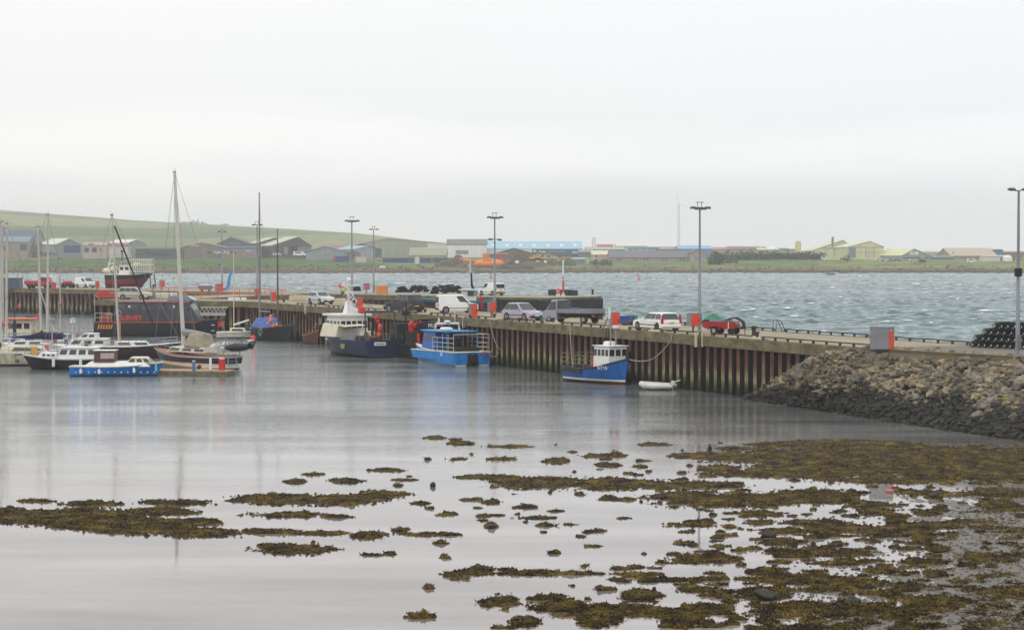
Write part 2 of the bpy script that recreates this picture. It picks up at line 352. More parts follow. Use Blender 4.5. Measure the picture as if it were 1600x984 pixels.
cr2.color_ramp.elements[0].position = .35; cr2.color_ramp.elements[0].color = (.55, .58, .5, 1); cr2.color_ramp.elements[1].position = .62; cr2.color_ramp.elements[1].color = (1.1, 1.08, 1, 1)
l.new(cr.outputs[0], ov.inputs[1]); l.new(cr2.outputs[0], ov.inputs[2])
# beach band by height above the water
ad = n.new('ShaderNodeMath'); ad.operation = 'MULTIPLY_ADD'; ad.inputs[1].default_value = 1.3; l.new(nz2.outputs['Fac'], ad.inputs[0]); l.new(s.outputs['Z'], ad.inputs[2])
br = n.new('ShaderNodeValToRGB'); mr = n.new('ShaderNodeMapRange'); mr.inputs[1].default_value = 0; mr.inputs[2].default_value = 4; l.new(ad.outputs[0], mr.inputs[0]); l.new(mr.outputs[0], br.inputs[0])
for i, (p, c) in enumerate([(.12, (58, 48, 36)), (.4, (84, 72, 54)), (.62, (112, 100, 78)), (.72, (96, 92, 62))]):
    e = br.color_ramp.elements[i] if i < 2 else br.color_ramp.elements.new(p); e.position = p; e.color = L3(*c)
bm_ = n.new('ShaderNodeMapRange'); bm_.inputs[1].default_value = 2.7; bm_.inputs[2].default_value = 3.1; l.new(ad.outputs[0], bm_.inputs[0])
mx = n.new('ShaderNodeMixRGB'); l.new(bm_.outputs[0], mx.inputs[0]); l.new(br.outputs[0], mx.inputs[1]); l.new(ov.outputs[0], mx.inputs[2]); l.new(mx.outputs[0], b.inputs['Base Color'])
tag(grid_obj('terrain', XX, YY, Z, m), kind='structure')

# ---- tidal flat: mud banks just above the film of water, weed mats lying on it
E = [(60,806,92,14),(150,812,90,13),(230,822,85,11),(310,830,57,8),(120,800,120,10),(240,798,60,7),(300,814,42,7),(270,783,52,6),(140,786,45,4),(55,781,28,3),(15,800,30,13),
(430,777,68,8),(500,780,75,9),(545,778,62,8),(602,770,36,5),(450,803,58,6),(520,806,30,3),(430,829,45,5),(500,832,50,4),(575,834,32,6),(625,827,12,4),(660,834,40,3),(700,834,32,2.5),(462,855,58,10),(610,863,8,4),(582,866,18,2),(605,734,25,3),
(460,752,18,4),(490,740,15,2.5),(545,750,25,2.5),(540,753,20,2),(622,756,7,4),(635,749,22,2),(722,691,20,4),(680,683,15,3),(711,686,9,2.5),(797,697,30,2),(780,716,25,2.5),(715,716,15,2.5),(745,744,30,4),(768,783,13,4),(768,820,9,6),(735,780,20,2.5),(755,812,10,2.5),(655,786,16,3),
(850,751,75,11),(790,745,25,5),(960,753,100,10),(1060,756,95,8),(1130,757,30,6),(1130,777,110,13),(1080,772,60,9),(1200,778,60,12),(1026,693,27,3),(870,719,19,5),(815,697,14,2),(945,711,34,3.5),(963,707,8,6),(950,726,22,4),(1000,728,14,3),(1110,711,60,6),(1165,712,62,9),(1125,730,34,7),(1108,741,10,4),(1170,738,40,6),
(1085,818,36,5),(1100,815,18,7),(1140,822,10,3),(1072,830,15,3),(1085,872,40,7),(1130,872,28,7),(965,780,26,2.5),(905,771,8,2.5),(820,792,18,2.5),(838,808,30,2.5),(935,829,15,2.5),(1106,797,8,2),(840,894,62,5),(900,895,46,3),(995,897,26,5),(1060,905,60,3.5),(965,904,15,3),(1000,926,28,10),(1085,920,32,5),(730,893,42,6),(750,889,22,7),(785,936,31,12),(820,968,22,10),(880,944,56,12),(950,950,75,9),(935,961,33,14),(1045,955,90,8),(1068,963,30,14),(1105,946,30,7),
(1400,705,240,19),(1300,715,130,18),(1500,722,150,22),(1250,735,120,10),(1400,748,100,7),(1560,735,80,15),(1270,772,75,13),(1370,787,40,6),(1458,771,13,8),(1440,768,40,5),(1570,768,60,7),(1560,787,30,5),(1290,824,25,12),(1340,823,30,8),(1400,806,15,11),(1400,826,60,12),(1450,800,25,6),(1460,820,50,7),(1530,815,45,10),(1442,838,18,10),(1485,835,14,8),(1270,861,62,7),(1330,861,30,8),(1466,856,18,7),(1555,869,47,12),(1450,876,35,6),(1590,830,40,10),(1250,902,60,10),(1330,906,40,8),(1380,891,30,6),(1420,916,30,7),(1520,923,22,6),(1580,922,40,14),(1550,945,30,8),(1250,946,60,14),(1310,949,50,13),(1195,926,32,12),(1400,956,47,13),(1570,971,57,14),(1500,945,20,5),(1210,980,40,5),(1150,700,30,4),(1230,693,60,5),(1330,690,90,5)]
rr = random.Random(5)
for i in range(52): E.append((rr.uniform(1180, 1650), 755+235*rr.random()**.9, rr.uniform(10, 50), rr.uniform(2, 6.5)))
for i in range(900):
    x = rr.uniform(640, 1640) if i % 3 else rr.uniform(1100, 1640); y = 690+294*rr.random()**.8
    if rr.random() > .15+.85*((x-600)/1000): continue
    q = .5+.9*(y-680)/300; E.append((x, y, rr.uniform(4, 17)*q, rr.uniform(.8, 2.6)*q))
px = np.arange(-120, 1722, 2.0); py = np.arange(676, 1012, .5); PYG, PXG = np.meshgrid(py, px, indexing='ij')
u = (PXG-800)/F; v = -(PYG-492)/F; dz = v*math.cos(TH)-math.sin(TH); dy = v*math.sin(TH)+math.cos(TH); t = -CZ/dz
WX, WY = u*t, dy*t
fld = np.full(WX.shape, -3.0)
for cx, cy, rx, ry in E:
    cy2 = cy+ry*.3; ry2 = ry*.8
    sl = (slice(max(0, int((cy2-3*ry2-676)*2)), max(1, int((cy2+3*ry2-676)*2)+2)), slice(max(0, int((cx-2.2*rx+120)/2)), max(1, int((cx+2.2*rx+120)/2)+2)))
    f = 1-((PXG[sl]-cx)/rx)**2-((PYG[sl]-cy2)/ry2)**2; fld[sl] = np.maximum(fld[sl], f)
fld = fld+1.0*(fbm(WX*.9, WY*.6, 4)-.52)+2.0*(fbm(WX*.8+40, WY*2.8, 4)-.5)+1.3*(fbm(WX*5, WY*6, 3, .7)-.5)
fld = fld+4.5*np.clip(fbm(WX*7+5, WY*8, 2)-.60, 0, 1)*(fld > -.8)
lump = fbm(WX*1.6+9, WY*1.3, 3); fine = fbm(WX*9, WY*7, 3, .7)
hw = np.clip(np.sqrt(np.clip(fld, 0, 1.2))*(.02+.26*np.clip(lump-.36, 0, 1)**1.2)+(fine-.47)*.12*np.clip(fld*2, 0, 1)+.01, -.05, .6)
m = bpy.data.materials.new('bladder_wrack'); m.use_nodes = True; n, l = nodes(m); b = n['Principled BSDF']; b.inputs['Roughness'].default_value = .7; b.inputs['Specular IOR Level'].default_value = .12
g = n.new('ShaderNodeNewGeometry'); a1 = n.new('ShaderNodeTexNoise'); a1.inputs['Scale'].default_value = .9; a1.inputs['Detail'].default_value = 10; a1.inputs['Roughness'].default_value = .8; l.new(g.outputs['Position'], a1.inputs[0])
cr = n.new('ShaderNodeValToRGB'); l.new(a1.outputs['Fac'], cr.inputs[0])
for i, (p, c) in enumerate([(.33, (15, 11, 6)), (.45, (46, 35, 14)), (.53, (80, 65, 23)), (.62, (116, 98, 38)), (.75, (84, 88, 34))]):
    e = cr.color_ramp.elements[i] if i < 2 else cr.color_ramp.elements.new(p); e.position = p; e.color = L3(*c)
l.new(cr.outputs[0], b.inputs['Base Color'])
n5 = n.new('ShaderNodeTexNoise'); n5.inputs['Scale'].default_value = 14; n5.inputs['Detail'].default_value = 6; l.new(g.outputs['Position'], n5.inputs[0]); bp = n.new('ShaderNodeBump'); bp.inputs['Strength'].default_value = 1; bp.inputs['Distance'].default_value = .12; l.new(n5.outputs['Fac'], bp.inputs['Height']); l.new(bp.outputs[0], b.inputs['Normal'])
WRACK = m
o = grid_obj('seaweed', WX, WY, np.where(fld > 0, hw, -.04), m, fld > 0, smooth=False)
tag(o, 'mats of olive brown seaweed lying across the wet tidal flat', 'seaweed', kind='stuff')
# loose fronds standing off the mats
ok = np.argwhere((fld > .02) & (hw > .0)); rs = np.random.RandomState(2); pick = ok[rs.randint(0, len(ok), 70000)]
X0 = WX[pick[:, 0], pick[:, 1]]; Y0 = WY[pick[:, 0], pick[:, 1]]; Z0 = hw[pick[:, 0], pick[:, 1]]
n_ = len(X0); ang = rs.uniform(0, 6.28, n_); ln = rs.uniform(.03, .10, n_); wd = rs.uniform(.015, .04, n_); X0 = X0+rs.uniform(-.06, .06, n_); Y0 = Y0+rs.uniform(-.1, .1, n_)
V = np.zeros((n_*3, 3)); V[0::3] = np.stack([X0-wd, Y0, Z0-.02], 1); V[1::3] = np.stack([X0+wd, Y0+wd*.4, Z0-.02], 1); V[2::3] = np.stack([X0+np.cos(ang)*ln, Y0+np.sin(ang)*ln, Z0+ln*rs.uniform(.1, .8, n_)], 1)
me = bpy.data.meshes.new('seaweed_fronds'); me.from_pydata(V.tolist(), [], [(i, i+1, i+2) for i in range(0, n_*3, 3)]); me.materials.append(WRACK)
o2 = bpy.data.objects.new('seaweed_fronds', me); C.objects.link(o2); tag(o2, 'loose fronds standing up from the olive brown seaweed mats', 'seaweed', kind='stuff')
# mud
mf = sm(1130, 1560, PXG+(PYG-850)*.9)*sm(735, 800, PYG)*.8+sm(1380, 1560, PXG)*sm(745, 775, PYG)*.25
hm = (mf-.66)*.09+.11*(fbm(WX*.8+3, WY*.5, 3)-.5)+.05*(fbm(WX*5, WY*4, 3)-.5)
m = bpy.data.materials.new('wet_mud'); m.use_nodes = True; n, l = nodes(m); b = n['Principled BSDF']; b.inputs['Roughness'].default_value = .45; b.inputs['Specular IOR Level'].default_value = .35
g = n.new('ShaderNodeNewGeometry'); a1 = n.new('ShaderNodeTexNoise'); a1.inputs['Scale'].default_value = 3; a1.inputs['Detail'].default_value = 7; l.new(g.outputs['Position'], a1.inputs[0])
cr = n.new('ShaderNodeValToRGB'); l.new(a1.outputs['Fac'], cr.inputs[0]); cr.color_ramp.elements[0].position = .35; cr.color_ramp.elements[0].color = L3(48, 41, 30); cr.color_ramp.elements[1].position = .62; cr.color_ramp.elements[1].color = L3(92, 82, 64)
l.new(cr.outputs[0], b.inputs['Base Color'])
pk = np.argwhere((mf > .18) & (rs.rand(*mf.shape) < .035*mf)); rs.shuffle(pk); pk = pk[:3600]; mbp = MB(); rq = random.Random(6)
for i_, j_ in pk: mbp.ball((WX[i_, j_], WY[i_, j_], max(0, hm[i_, j_])*.8+.01), rq.uniform(.02, .075), n=5, sq=(1.3, 1, .7), jit=.25)
tag(obj('pebbles', mbp, mat('pebble', (112, 104, 90), .6, rgb2=(54, 48, 40), vs=3, space='World')), 'pebbles and small stones scattered over the wet mud', 'pebbles', kind='stuff')
k = (hm > .004) & (PXG > 1000)
tag(grid_obj('mud', WX, WY, np.where(hm > 0, hm*.8, -.03), m, k), kind='structure')

# weed-covered boulders on the flat
def rock_mesh(seed, sq=(1, .9, .7), n=9, rough=.16):
    r = random.Random(seed); import bmesh
    bm = bmesh.new(); pts = []
    for i in range(13):
        d = Vector((r.gauss(0, 1), r.gauss(0, 1), r.gauss(0, 1))).normalized()*r.uniform(.85, 1.1); pts.append(bm.verts.new((d.x*sq[0], d.y*sq[1], d.z*sq[2])))
    res = bmesh.ops.convex_hull(bm, input=pts); bmesh.ops.delete(bm, geom=[g_ for g_ in res['geom_interior'] if isinstance(g_, bmesh.types.BMVert)], context='VERTS')
    bmesh.ops.bevel(bm, geom=list(bm.edges), offset=.07, segments=1, affect='EDGES'); bmesh.ops.triangulate(bm, faces=list(bm.faces))
    for v_ in bm.verts: v_.co += Vector((r.gauss(0, 1), r.gauss(0, 1), r.gauss(0, 1)))*.02
    me = bpy.data.meshes.new('boulder'); bm.to_mesh(me); bm.free(); return me
wm = mat('weedy_rock', (48, 44, 30), .6, var=.3, vs=4, bump=1, bs=9)
ROCKM = [rock_mesh(i, (1, random.uniform(.6, .95), random.uniform(.5, .9))) for i in range(16)]
def boulder(name, i, loc, s, rot, m, label, group=None, cat='boulder'):
    me = ROCKM[i % 16]
    o = bpy.data.objects.new(name, me); C.objects.link(o); o.location = loc; o.scale = s if isinstance(s, (tuple, list)) else (s,)*3; o.rotation_euler = rot
    if not me.materials: me.materials.append(m)
    o.material_slots[0].link = 'OBJECT'; o.material_slots[0].material = m
    return tag(o, label, cat, group)
for i, (x, y, s, lb) in enumerate([(1199, 836, .38, 'largest dark wet boulder standing alone beside the open pool on the tidal flat'), (1240, 851, .2, 'low dark stone between the big boulder and a smaller upright stone on the flat'), (1271, 850, .17, 'small upright dark stone right of the low stone on the tidal flat'), (1460, 775, .33, 'dark green weedy boulder among the upper mud patches on the right'), (768, 822, .2, 'single small dark boulder in open water left of the central pool'), (676, 757, .22, 'small dark boulder far out among thin weed streaks'), (1195, 933, .42, 'large weedy boulder at the edge of the mud near the bottom of the scene'), (1335, 937, .35, 'dark stone poking from the seaweed mat in the lower right mud')]):
    boulder('boulder', i+3, G(x, y, .08), s, (0, 0, i), wm, lb)
mb = MB(); mb.lathe([(.08, -.2), (.1, .1), (.13, .2), (.06, .3), (.02, .42)], n=7)
tag(obj('mooring_stump', mb, BLACK, loc=G(1109, 705, 0)), 'small dark stump standing in the shallows by the weed edge', 'stump')
mb = MB(); mb.ball((0, 0, .07), .15, n=10, sq=(1.3, 1, .8)); mb.lathe([(.04, .15), (.06, .24)], n=6)
tag(obj('mooring_buoy', mb, paint(178, 118, 112, .8), loc=G(1390, 769, 0), smooth=True), 'faded pink buoy stranded on the mud between weed mats', 'buoy')

# ================================================================== QUAYS
conc = mat('quay_concrete', (158, 146, 122), .85, var=.12, vs=.35, rgb2=(128, 116, 94), space='World', bump=.3, bs=6)
capm = mat('cap_concrete', (124, 114, 84), .9, rgb2=(78, 72, 50), vs=.9, space='World', stretch=(1, 1, 1.8), bump=.4, bs=7)
m = bpy.data.materials.new('sheet_pile_steel'); m.use_nodes = True; n, l = nodes(m); b = n['Principled BSDF']; b.inputs['Roughness'].default_value = .8; b.inputs['Specular IOR Level'].default_value = .25
g = n.new('ShaderNodeNewGeometry'); s = n.new('ShaderNodeSeparateXYZ'); l.new(g.outputs['Position'], s.inputs[0])
mpp = n.new('ShaderNodeMapping'); mpp.inputs['Scale'].default_value = (1.1, 1.1, .35); l.new(g.outputs['Position'], mpp.inputs[0])
a1 = n.new('ShaderNodeTexNoise'); a1.inputs['Scale'].default_value = 1.2; a1.inputs['Detail'].default_value = 7; a1.inputs['Roughness'].default_value = .7; l.new(mpp.outputs[0], a1.inputs[0])
ad = n.new('ShaderNodeMath'); ad.operation = 'MULTIPLY_ADD'; ad.inputs[1].default_value = 1.9; l.new(a1.outputs['Fac'], ad.inputs[0]); l.new(s.outputs['Z'], ad.inputs[2])
mr = n.new('ShaderNodeMapRange'); mr.inputs[1].default_value = .4; mr.inputs[2].default_value = 4.4; l.new(ad.outputs[0], mr.inputs[0])
cr = n.new('ShaderNodeValToRGB'); l.new(mr.outputs[0], cr.inputs[0])
for i, (p, c) in enumerate([(.0, (20, 20, 13)), (.2, (40, 42, 20)), (.3, (72, 76, 40)), (.45, (140, 132, 98)), (.6, (114, 92, 72)), (.78, (94, 62, 54)), (1, (80, 57, 52))]):
    e = cr.color_ramp.elements[i] if i < 2 else cr.color_ramp.elements.new(p); e.position = p; e.color = L3(*c)
a2 = n.new('ShaderNodeTexNoise'); a2.inputs['Scale'].default_value = .8; a2.inputs['Detail'].default_value = 4; l.new(g.outputs['Position'], a2.inputs[0])
mm = n.new('ShaderNodeMixRGB'); mm.blend_type = 'MULTIPLY'; mm.inputs[0].default_value = .9; cr2 = n.new('ShaderNodeValToRGB'); l.new(a2.outputs['Fac'], cr2.inputs[0])
cr2.color_ramp.elements[0].position = .35; cr2.color_ramp.elements[0].color = (.6, .56, .53, 1); cr2.color_ramp.elements[1].position = .65; cr2.color_ramp.elements[1].color = (1.25, 1.2, 1.15, 1)
l.new(cr.outputs[0], mm.inputs[1]); l.new(cr2.outputs[0], mm.inputs[2]); l.new(mm.outputs[0], b.inputs['Base Color'])
PILE = m
trough = mat('shaded_rust_sheet', (24, 18, 16), .9, rgb2=(9, 8, 7), vs=.9, space='World', stretch=(1, 1, .4))  # rusty steel of recesses and flanks, their shade painted in as near black
def pile_wall(mb, P0, P1, out, pitch=1.2, depth=.85, ztop=3.55, zb=-2.5):
    L = (P1-P0).length; d = (P1-P0)/L; k = int(L/pitch); pr = []
    for i in range(k+1):
        for a, b_ in ((0, 0), (.50, 0), (.58, 1), (1.12, 1)):
            x = i*pitch+a+.05*math.sin(i*7.3)
            if x < L: pr.append(P0+d*x-out*(b_*depth))
    vs = [(p.x, p.y, zb) for p in pr]+[(p.x, p.y, ztop) for p in pr]; n_ = len(pr)
    o_ = len(mb.v); mb.v += vs
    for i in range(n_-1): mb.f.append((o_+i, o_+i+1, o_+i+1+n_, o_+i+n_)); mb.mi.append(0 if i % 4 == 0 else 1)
def quay(name, label, near, width_n, capz=3.58, group=None):
    """near: plan points of the harbour side edge; width_n: matching back-edge points"""
    t = thing(name, label, 'quay', (0, 0, 0)); top = [p for p in near]+list(reversed(width_n))
    mb = MB(); mb.prism([(p.x, p.y) for p in top], DZ-.45, DZ, axis='z'); obj('deck', mb, conc, t)
    mc = MB(); mw = MB()
    ring = list(near)+list(reversed(width_n)); cen = sum(ring, Vector())/len(ring)
    for i in range(len(ring)):
        a, b_ = ring[i], ring[(i+1) % len(ring)]; d = (b_-a); L = d.length
        if L < .5: continue
        d /= L; o_ = Vector((d.y, -d.x, 0))
        mq = (a+b_)/2+o_*.5
        if inpoly(np.array([mq.x]), np.array([mq.y]), [(v_.x, v_.y) for v_ in ring])[0]: o_ = -o_
        seg = 7.6; k = max(1, int(L/seg))
        for j in range(k):     # cap beam cast in bays with open joints
            p, q = a+d*(L*j/k+.02), a+d*(L*(j+1)/k-.02)
            poly = [p+o_*.12, q+o_*.12, q-o_*.7, p-o_*.7]
            mc.prism([(v_.x, v_.y) for v_ in poly], capz-.12, DZ+.006, axis='z')
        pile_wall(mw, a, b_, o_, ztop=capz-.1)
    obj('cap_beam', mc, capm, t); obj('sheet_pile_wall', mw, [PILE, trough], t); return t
B0, B1, B2 = N0+n1*QW, N1+n1*QW, N2+n2*QW
bis = N1+(n1+n2).normalized()*QW/max(.5, (n1+n2).normalized().dot(n1))
quay('main_quay', 'long concrete quay on rusty sheet piling running out from the rock slope', [N0, N1, N2], [B0, bis, B2])
quay('far_pier', 'second concrete pier crossing behind the main quay with its black pile end', [FP0, FP1+q3*30], [FP0+n3*12.4, FP1+q3*30+n3*12.4])
# link between the two
L0, L1 = N2+n2*QW, N2+n2*QW-q2*9
def onfp(p, d):
    tt = ((FP0-p).dot(n3))/d.dot(n3); return p+d*tt
dd = (n2*.8+q2*.1).normalized(); quay('link_quay', 'short stretch of quay joining the main quay end to the far pier', [L0+n2*.2, L1+n2*.2], [onfp(L0, dd)-n3*.2, onfp(L1, dd)-n3*.2])
mb = MB(); a = FP0; w_ = .6
mb.prism([((a+n3*-.35).x, (a+n3*-.35).y), ((a-n3*.35+q3*16).x, (a-n3*.35+q3*16).y), ((a+n3*0+q3*16).x, (a+n3*0+q3*16).y), (a.x, a.y)], -2, 3.9, axis='z')
e_ = -q3; mb.prism([((a-n3*.35).x, (a-n3*.35).y), ((a-n3*.35+e_*.35).x, (a-n3*.35+e_*.35).y), ((a+n3*12.4+e_*.35).x, (a+n3*12.4+e_*.35).y), ((a+n3*12.4).x, (a+n3*12.4).y)], -2, 3.9, axis='z')
for i in range(16):
    p = a-n3*.5+q3*(1+i); mb.box(p.x-.12, p.x+.12, p.y-.12, p.y+.12, -2, 3.95)
tag(obj('fender_wall', mb, mat('black_timber', (36, 37, 36), .85, var=.2, vs=1.5, space='World')), 'black timber fender cladding round the end of the far pier', 'fender wall')
# road behind the rock slope
mb = MB(); pts = ROADN+list(reversed(ROADF)); mb.prism([(p.x, p.y) for p in pts], DZ-1, DZ+.012, axis='z')
tag(obj('road', mb, mat('worn_tarmac', (118, 110, 98), .9, rgb2=(98, 92, 84), vs=.5, space='World', bump=.3, bs=8)), kind='structure')
mb = MB(); base_ = [Vector(p) for p in ROADN]
for i in range(1, 4):
    a, b_ = ROADN[i], ROADN[i+1]; d = (b_-a).normalized(); o_ = Vector((d.y, -d.x, 0)); o_ = o_ if o_.y < 0 else -o_
    mb.prism([(v_.x, v_.y) for v_ in (a, b_, b_-o_*.2, a-o_*.2)], DZ-.2, DZ+.03, axis='z')
tag(obj('kerb', mb, mat('yellowed_kerb', (158, 138, 84), .9, rgb2=(132, 112, 66), vs=.8, space='World')), kind='structure')

# rock slope -------------------------------------------------------
def along(poly, s):
    Ls = [(poly[i+1]-poly[i]).length for i in range(len(poly)-1)]; s *= sum(Ls)
    for i, L in enumerate(Ls):
        if s <= L or i == len(Ls)-1: return poly[i].lerp(poly[i+1], min(1, s/L))
        s -= L
TOPL = [Vector((21.8, 146.6, 3.7)), G(1352, 549, 3.95), G(1380, 549.5, 3.98), G(1480, 555, 3.98), G(1600, 562, 3.98), Vector((47.4, 104.6, 4)), Vector((129, 57, 4))]
# match of parameters: (toe place, top place)
def _e(px):
    k = (px-800)/F; d = N1-N0; t_ = (k*N0.y-N0.x)/(d.x-k*d.y); return (N0+d*t_)
TOPL[0] = _e(1306)-n1*1.0; TOPL[0].z = 3.55
TOPL[1] = _e(1350)-n1*.9; TOPL[1].z = 4.1
for i in range(2, 7): TOPL[i].z += .16
T00 = _e(1166)-n1*.9; T00.z = -.6
PAIR = [(T00, TOPL[0]), (Vector((20.6, 144, -.6)), TOPL[1]), (Vector((23.9, 133, -.6)), TOPL[2]), (Vector((26.6, 125.5, -.6)), TOPL[3]), (Vector((29, 118, -.6)), TOPL[4]), (Vector((37, 100, -.6)), TOPL[5]), (Vector((120, 45, -.6)), TOPL[6])]
def slope(s, t):
    s = max(0, min(len(PAIR)-1.0001, s)); i = int(s); f = s-i
    a = PAIR[i][0].lerp(PAIR[i+1][0], f); b_ = PAIR[i][1].lerp(PAIR[i+1][1], f); return a.lerp(b_, t)
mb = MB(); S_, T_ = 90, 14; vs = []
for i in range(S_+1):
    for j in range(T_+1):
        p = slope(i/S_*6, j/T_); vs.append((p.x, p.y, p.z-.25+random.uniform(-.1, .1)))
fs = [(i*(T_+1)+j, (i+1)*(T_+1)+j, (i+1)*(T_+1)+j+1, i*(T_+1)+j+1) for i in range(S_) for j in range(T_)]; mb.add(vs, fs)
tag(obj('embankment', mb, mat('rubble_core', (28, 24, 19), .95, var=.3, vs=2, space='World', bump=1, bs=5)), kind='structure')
RM = mat('armour_stone', (138, 132, 114), .85, rgb2=(78, 74, 62), vs=1.4, rnd=.42, bump=.7, bs=5)
RM2 = mat('ochre_stone', (156, 142, 112), .85, rgb2=(104, 92, 70), vs=1.4, rnd=.25, bump=.7, bs=5)
RM3 = mat('grey_stone', (124, 120, 112), .85, rgb2=(84, 80, 74), vs=1.4, rnd=.35, bump=.7, bs=5)
RMG = mat('algae_stone', (122, 128, 56), .8, rgb2=(92, 92, 44), vs=2, bump=.5, bs=5)
RMW = mat('white_stone', (206, 202, 192), .7, var=.06)
LBS = {'armour': 'tan brown angular armour stone piled on the slope beside the quay', 'ochre': 'pale ochre angular armour stone piled on the slope beside the quay', 'grey': 'dark grey angular armour stone piled on the slope beside the quay'}
GR = 'armour stones on the slope'
cand = []; rr = random.Random(9)
s = 0.0
while s < 5.05:
    du = max((PAIR[min(6, int(s)+1)][q][:2] != 0 and (PAIR[min(6, int(s)+1)][q]-PAIR[int(s)][q]).length) for q in (0, 1)); wdt = (slope(s, 1)-slope(s, 0)).length
    for k in range(max(2, int(wdt/.42))):
        t = (k+.5+rr.uniform(-.4, .4))/int(max(2, wdt/.42)); cand.append((s+rr.uniform(-.3, .3)*.5/du, t))
    s += .5/max(du, 1)
line = lambda s: .43+.07*math.sin(s*5)+.05*math.sin(s*13)-.12*max(0, 1-s)
clean = []; weedy = []
for s, t in cand:
    p = slope(max(0, s), t); (clean if t > line(s)+rr.gauss(0, .06) else weedy).append((p, t, s))
inview = lambda p: p.x/p.y*F+800 < 1615
vis = [c for c in clean if inview(c[0])]; rr.shuffle(vis); n300 = vis[:297]; rest = vis[297:]+[c for c in clean if not inview(c[0])]
for i, (p, t, s) in enumerate(n300):
    z = rr.random(); kind, mt = ('ochre', RM2) if z < .16 else ('grey', RM3) if z < .42 else ('armour', RM)
    sz = rr.choice((.22, .27, .32, .38, .46, .56)); boulder('armour_stone', rr.randrange(16), p+Vector((rr.uniform(-.1, .1), rr.uniform(-.1, .1), rr.uniform(-.02, .16))), (sz*rr.uniform(.9, 1.4), sz, sz*rr.uniform(.75, 1.1)), (rr.uniform(-.5, .5), rr.uniform(-.5, .5), rr.uniform(0, 6.28)), mt, LBS[kind], GR, 'boulder')
for x, y, m_, lb in ((1283, 602, RMW, 'white stone standing out low on the rock slope near the piling'), (1301, 607, RMG, 'bright green algae covered stone right of the white stone'), (1525, 628, RMG, 'yellow green algae stone low on the slope toward the right, left of its neighbour'), (1570, 630, RMG, 'yellow green algae stone low on the slope farthest right'), (1440, 617, RM2, 'flat orange slab lying at the lower edge of the clean stones')):
    best = min(((slope(i*.02, j*.02)) for i in range(250) for j in range(50)), key=lambda q: (q.x/q.y*F+800-x)**2+(492+F*math.tan(math.atan2(CZ-q.z, q.y)-TH)-y)**2)
    boulder('armour_stone', hash(lb) % 16 if False else int(x) % 16, best+Vector((-.05, -.3, .28)), (.5, .32, .3), (.2, .1, x), m_, lb)
def rock_mass(name, lst, m, label, szs, cat):
    V = []; Fc = []; MI = []
    for p, t, s in lst:
        me = ROCKM[rr.randrange(16)]; sz = rr.choice(szs); M = Matrix.Translation(p+Vector((0, 0, rr.uniform(-.05, .12)))) @ Matrix.Rotation(rr.uniform(0, 6.28), 4, 'Z') @ Matrix.Rotation(rr.uniform(-.6, .6), 4, 'X') @ Matrix.Diagonal((sz*rr.uniform(.9, 1.4), sz, sz*rr.uniform(.7, 1), 1))
        o_ = len(V); V += [tuple(M @ v_.co) for v_ in me.vertices]; Fc += [tuple(o_+k for k in pl.vertices) for pl in me.polygons]; mi_ = rr.randrange(len(m)); MI += [mi_]*len(me.polygons)
    mb = MB(); mb.v = V; mb.f = Fc; mb.mi = MI
    return tag(obj(name, mb, m), label, cat, kind='stuff')
rock_mass('armour_stones', rest, [mat('stone_a', (130, 122, 104), .85, rgb2=(74, 68, 56), vs=1.2, bump=.7, bs=5), mat('stone_b', (112, 100, 84), .85, rgb2=(76, 68, 56), vs=1.2, bump=.7, bs=5), mat('stone_c', (156, 140, 110), .85, rgb2=(108, 94, 72), vs=1.2, bump=.7, bs=5)], 'smaller armour stones filling the slope between the large ones', (.3, .36, .45), 'rocks')
ww = weedy+[(slope(s+.03, t*.96), t, s) for p, t, s in weedy]
WD = mat('dark_weed_rock', (32, 30, 16), .7, rgb2=(9, 8, 5), vs=2.2, bump=1, bs=8)
rock_mass('weed_covered_rocks', ww, [WD, mat('dark_weed_rock_b', (42, 40, 21), .7, rgb2=(12, 11, 7), vs=2.5, bump=1, bs=8)], 'dark seaweed covered rocks along the foot of the slope', (.3, .38, .5), 'rocks')
rs = np.random.RandomState(8); V = []
for i in range(26000):
    s = rs.uniform(0, 5); t = rs.uniform(0, line(s)+.02); p = slope(s, t); a = rs.uniform(0, 6.28); r0 = rs.uniform(0, .3)
    q = p+Vector((math.cos(a)*r0, math.sin(a)*r0, rs.uniform(.0, .34))); ln = rs.uniform(.1, .3); d = Vector((rs.uniform(-.6, .3), rs.uniform(-1, -.2), rs.uniform(-.8, .2))).normalized()*ln
    V += [tuple(q+Vector((-.03, 0, .0))), tuple(q+Vector((.04, .02, .03))), tuple(q+d)]
me = bpy.data.meshes.new('rock_weed'); me.from_pydata(V, [], [(i, i+1, i+2) for i in range(0, len(V), 3)]); me.materials.append(WD)
o = bpy.data.objects.new('rock_weed', me); C.objects.link(o); tag(o, 'dark wet weed hanging over the lower rocks', 'seaweed', kind='stuff')
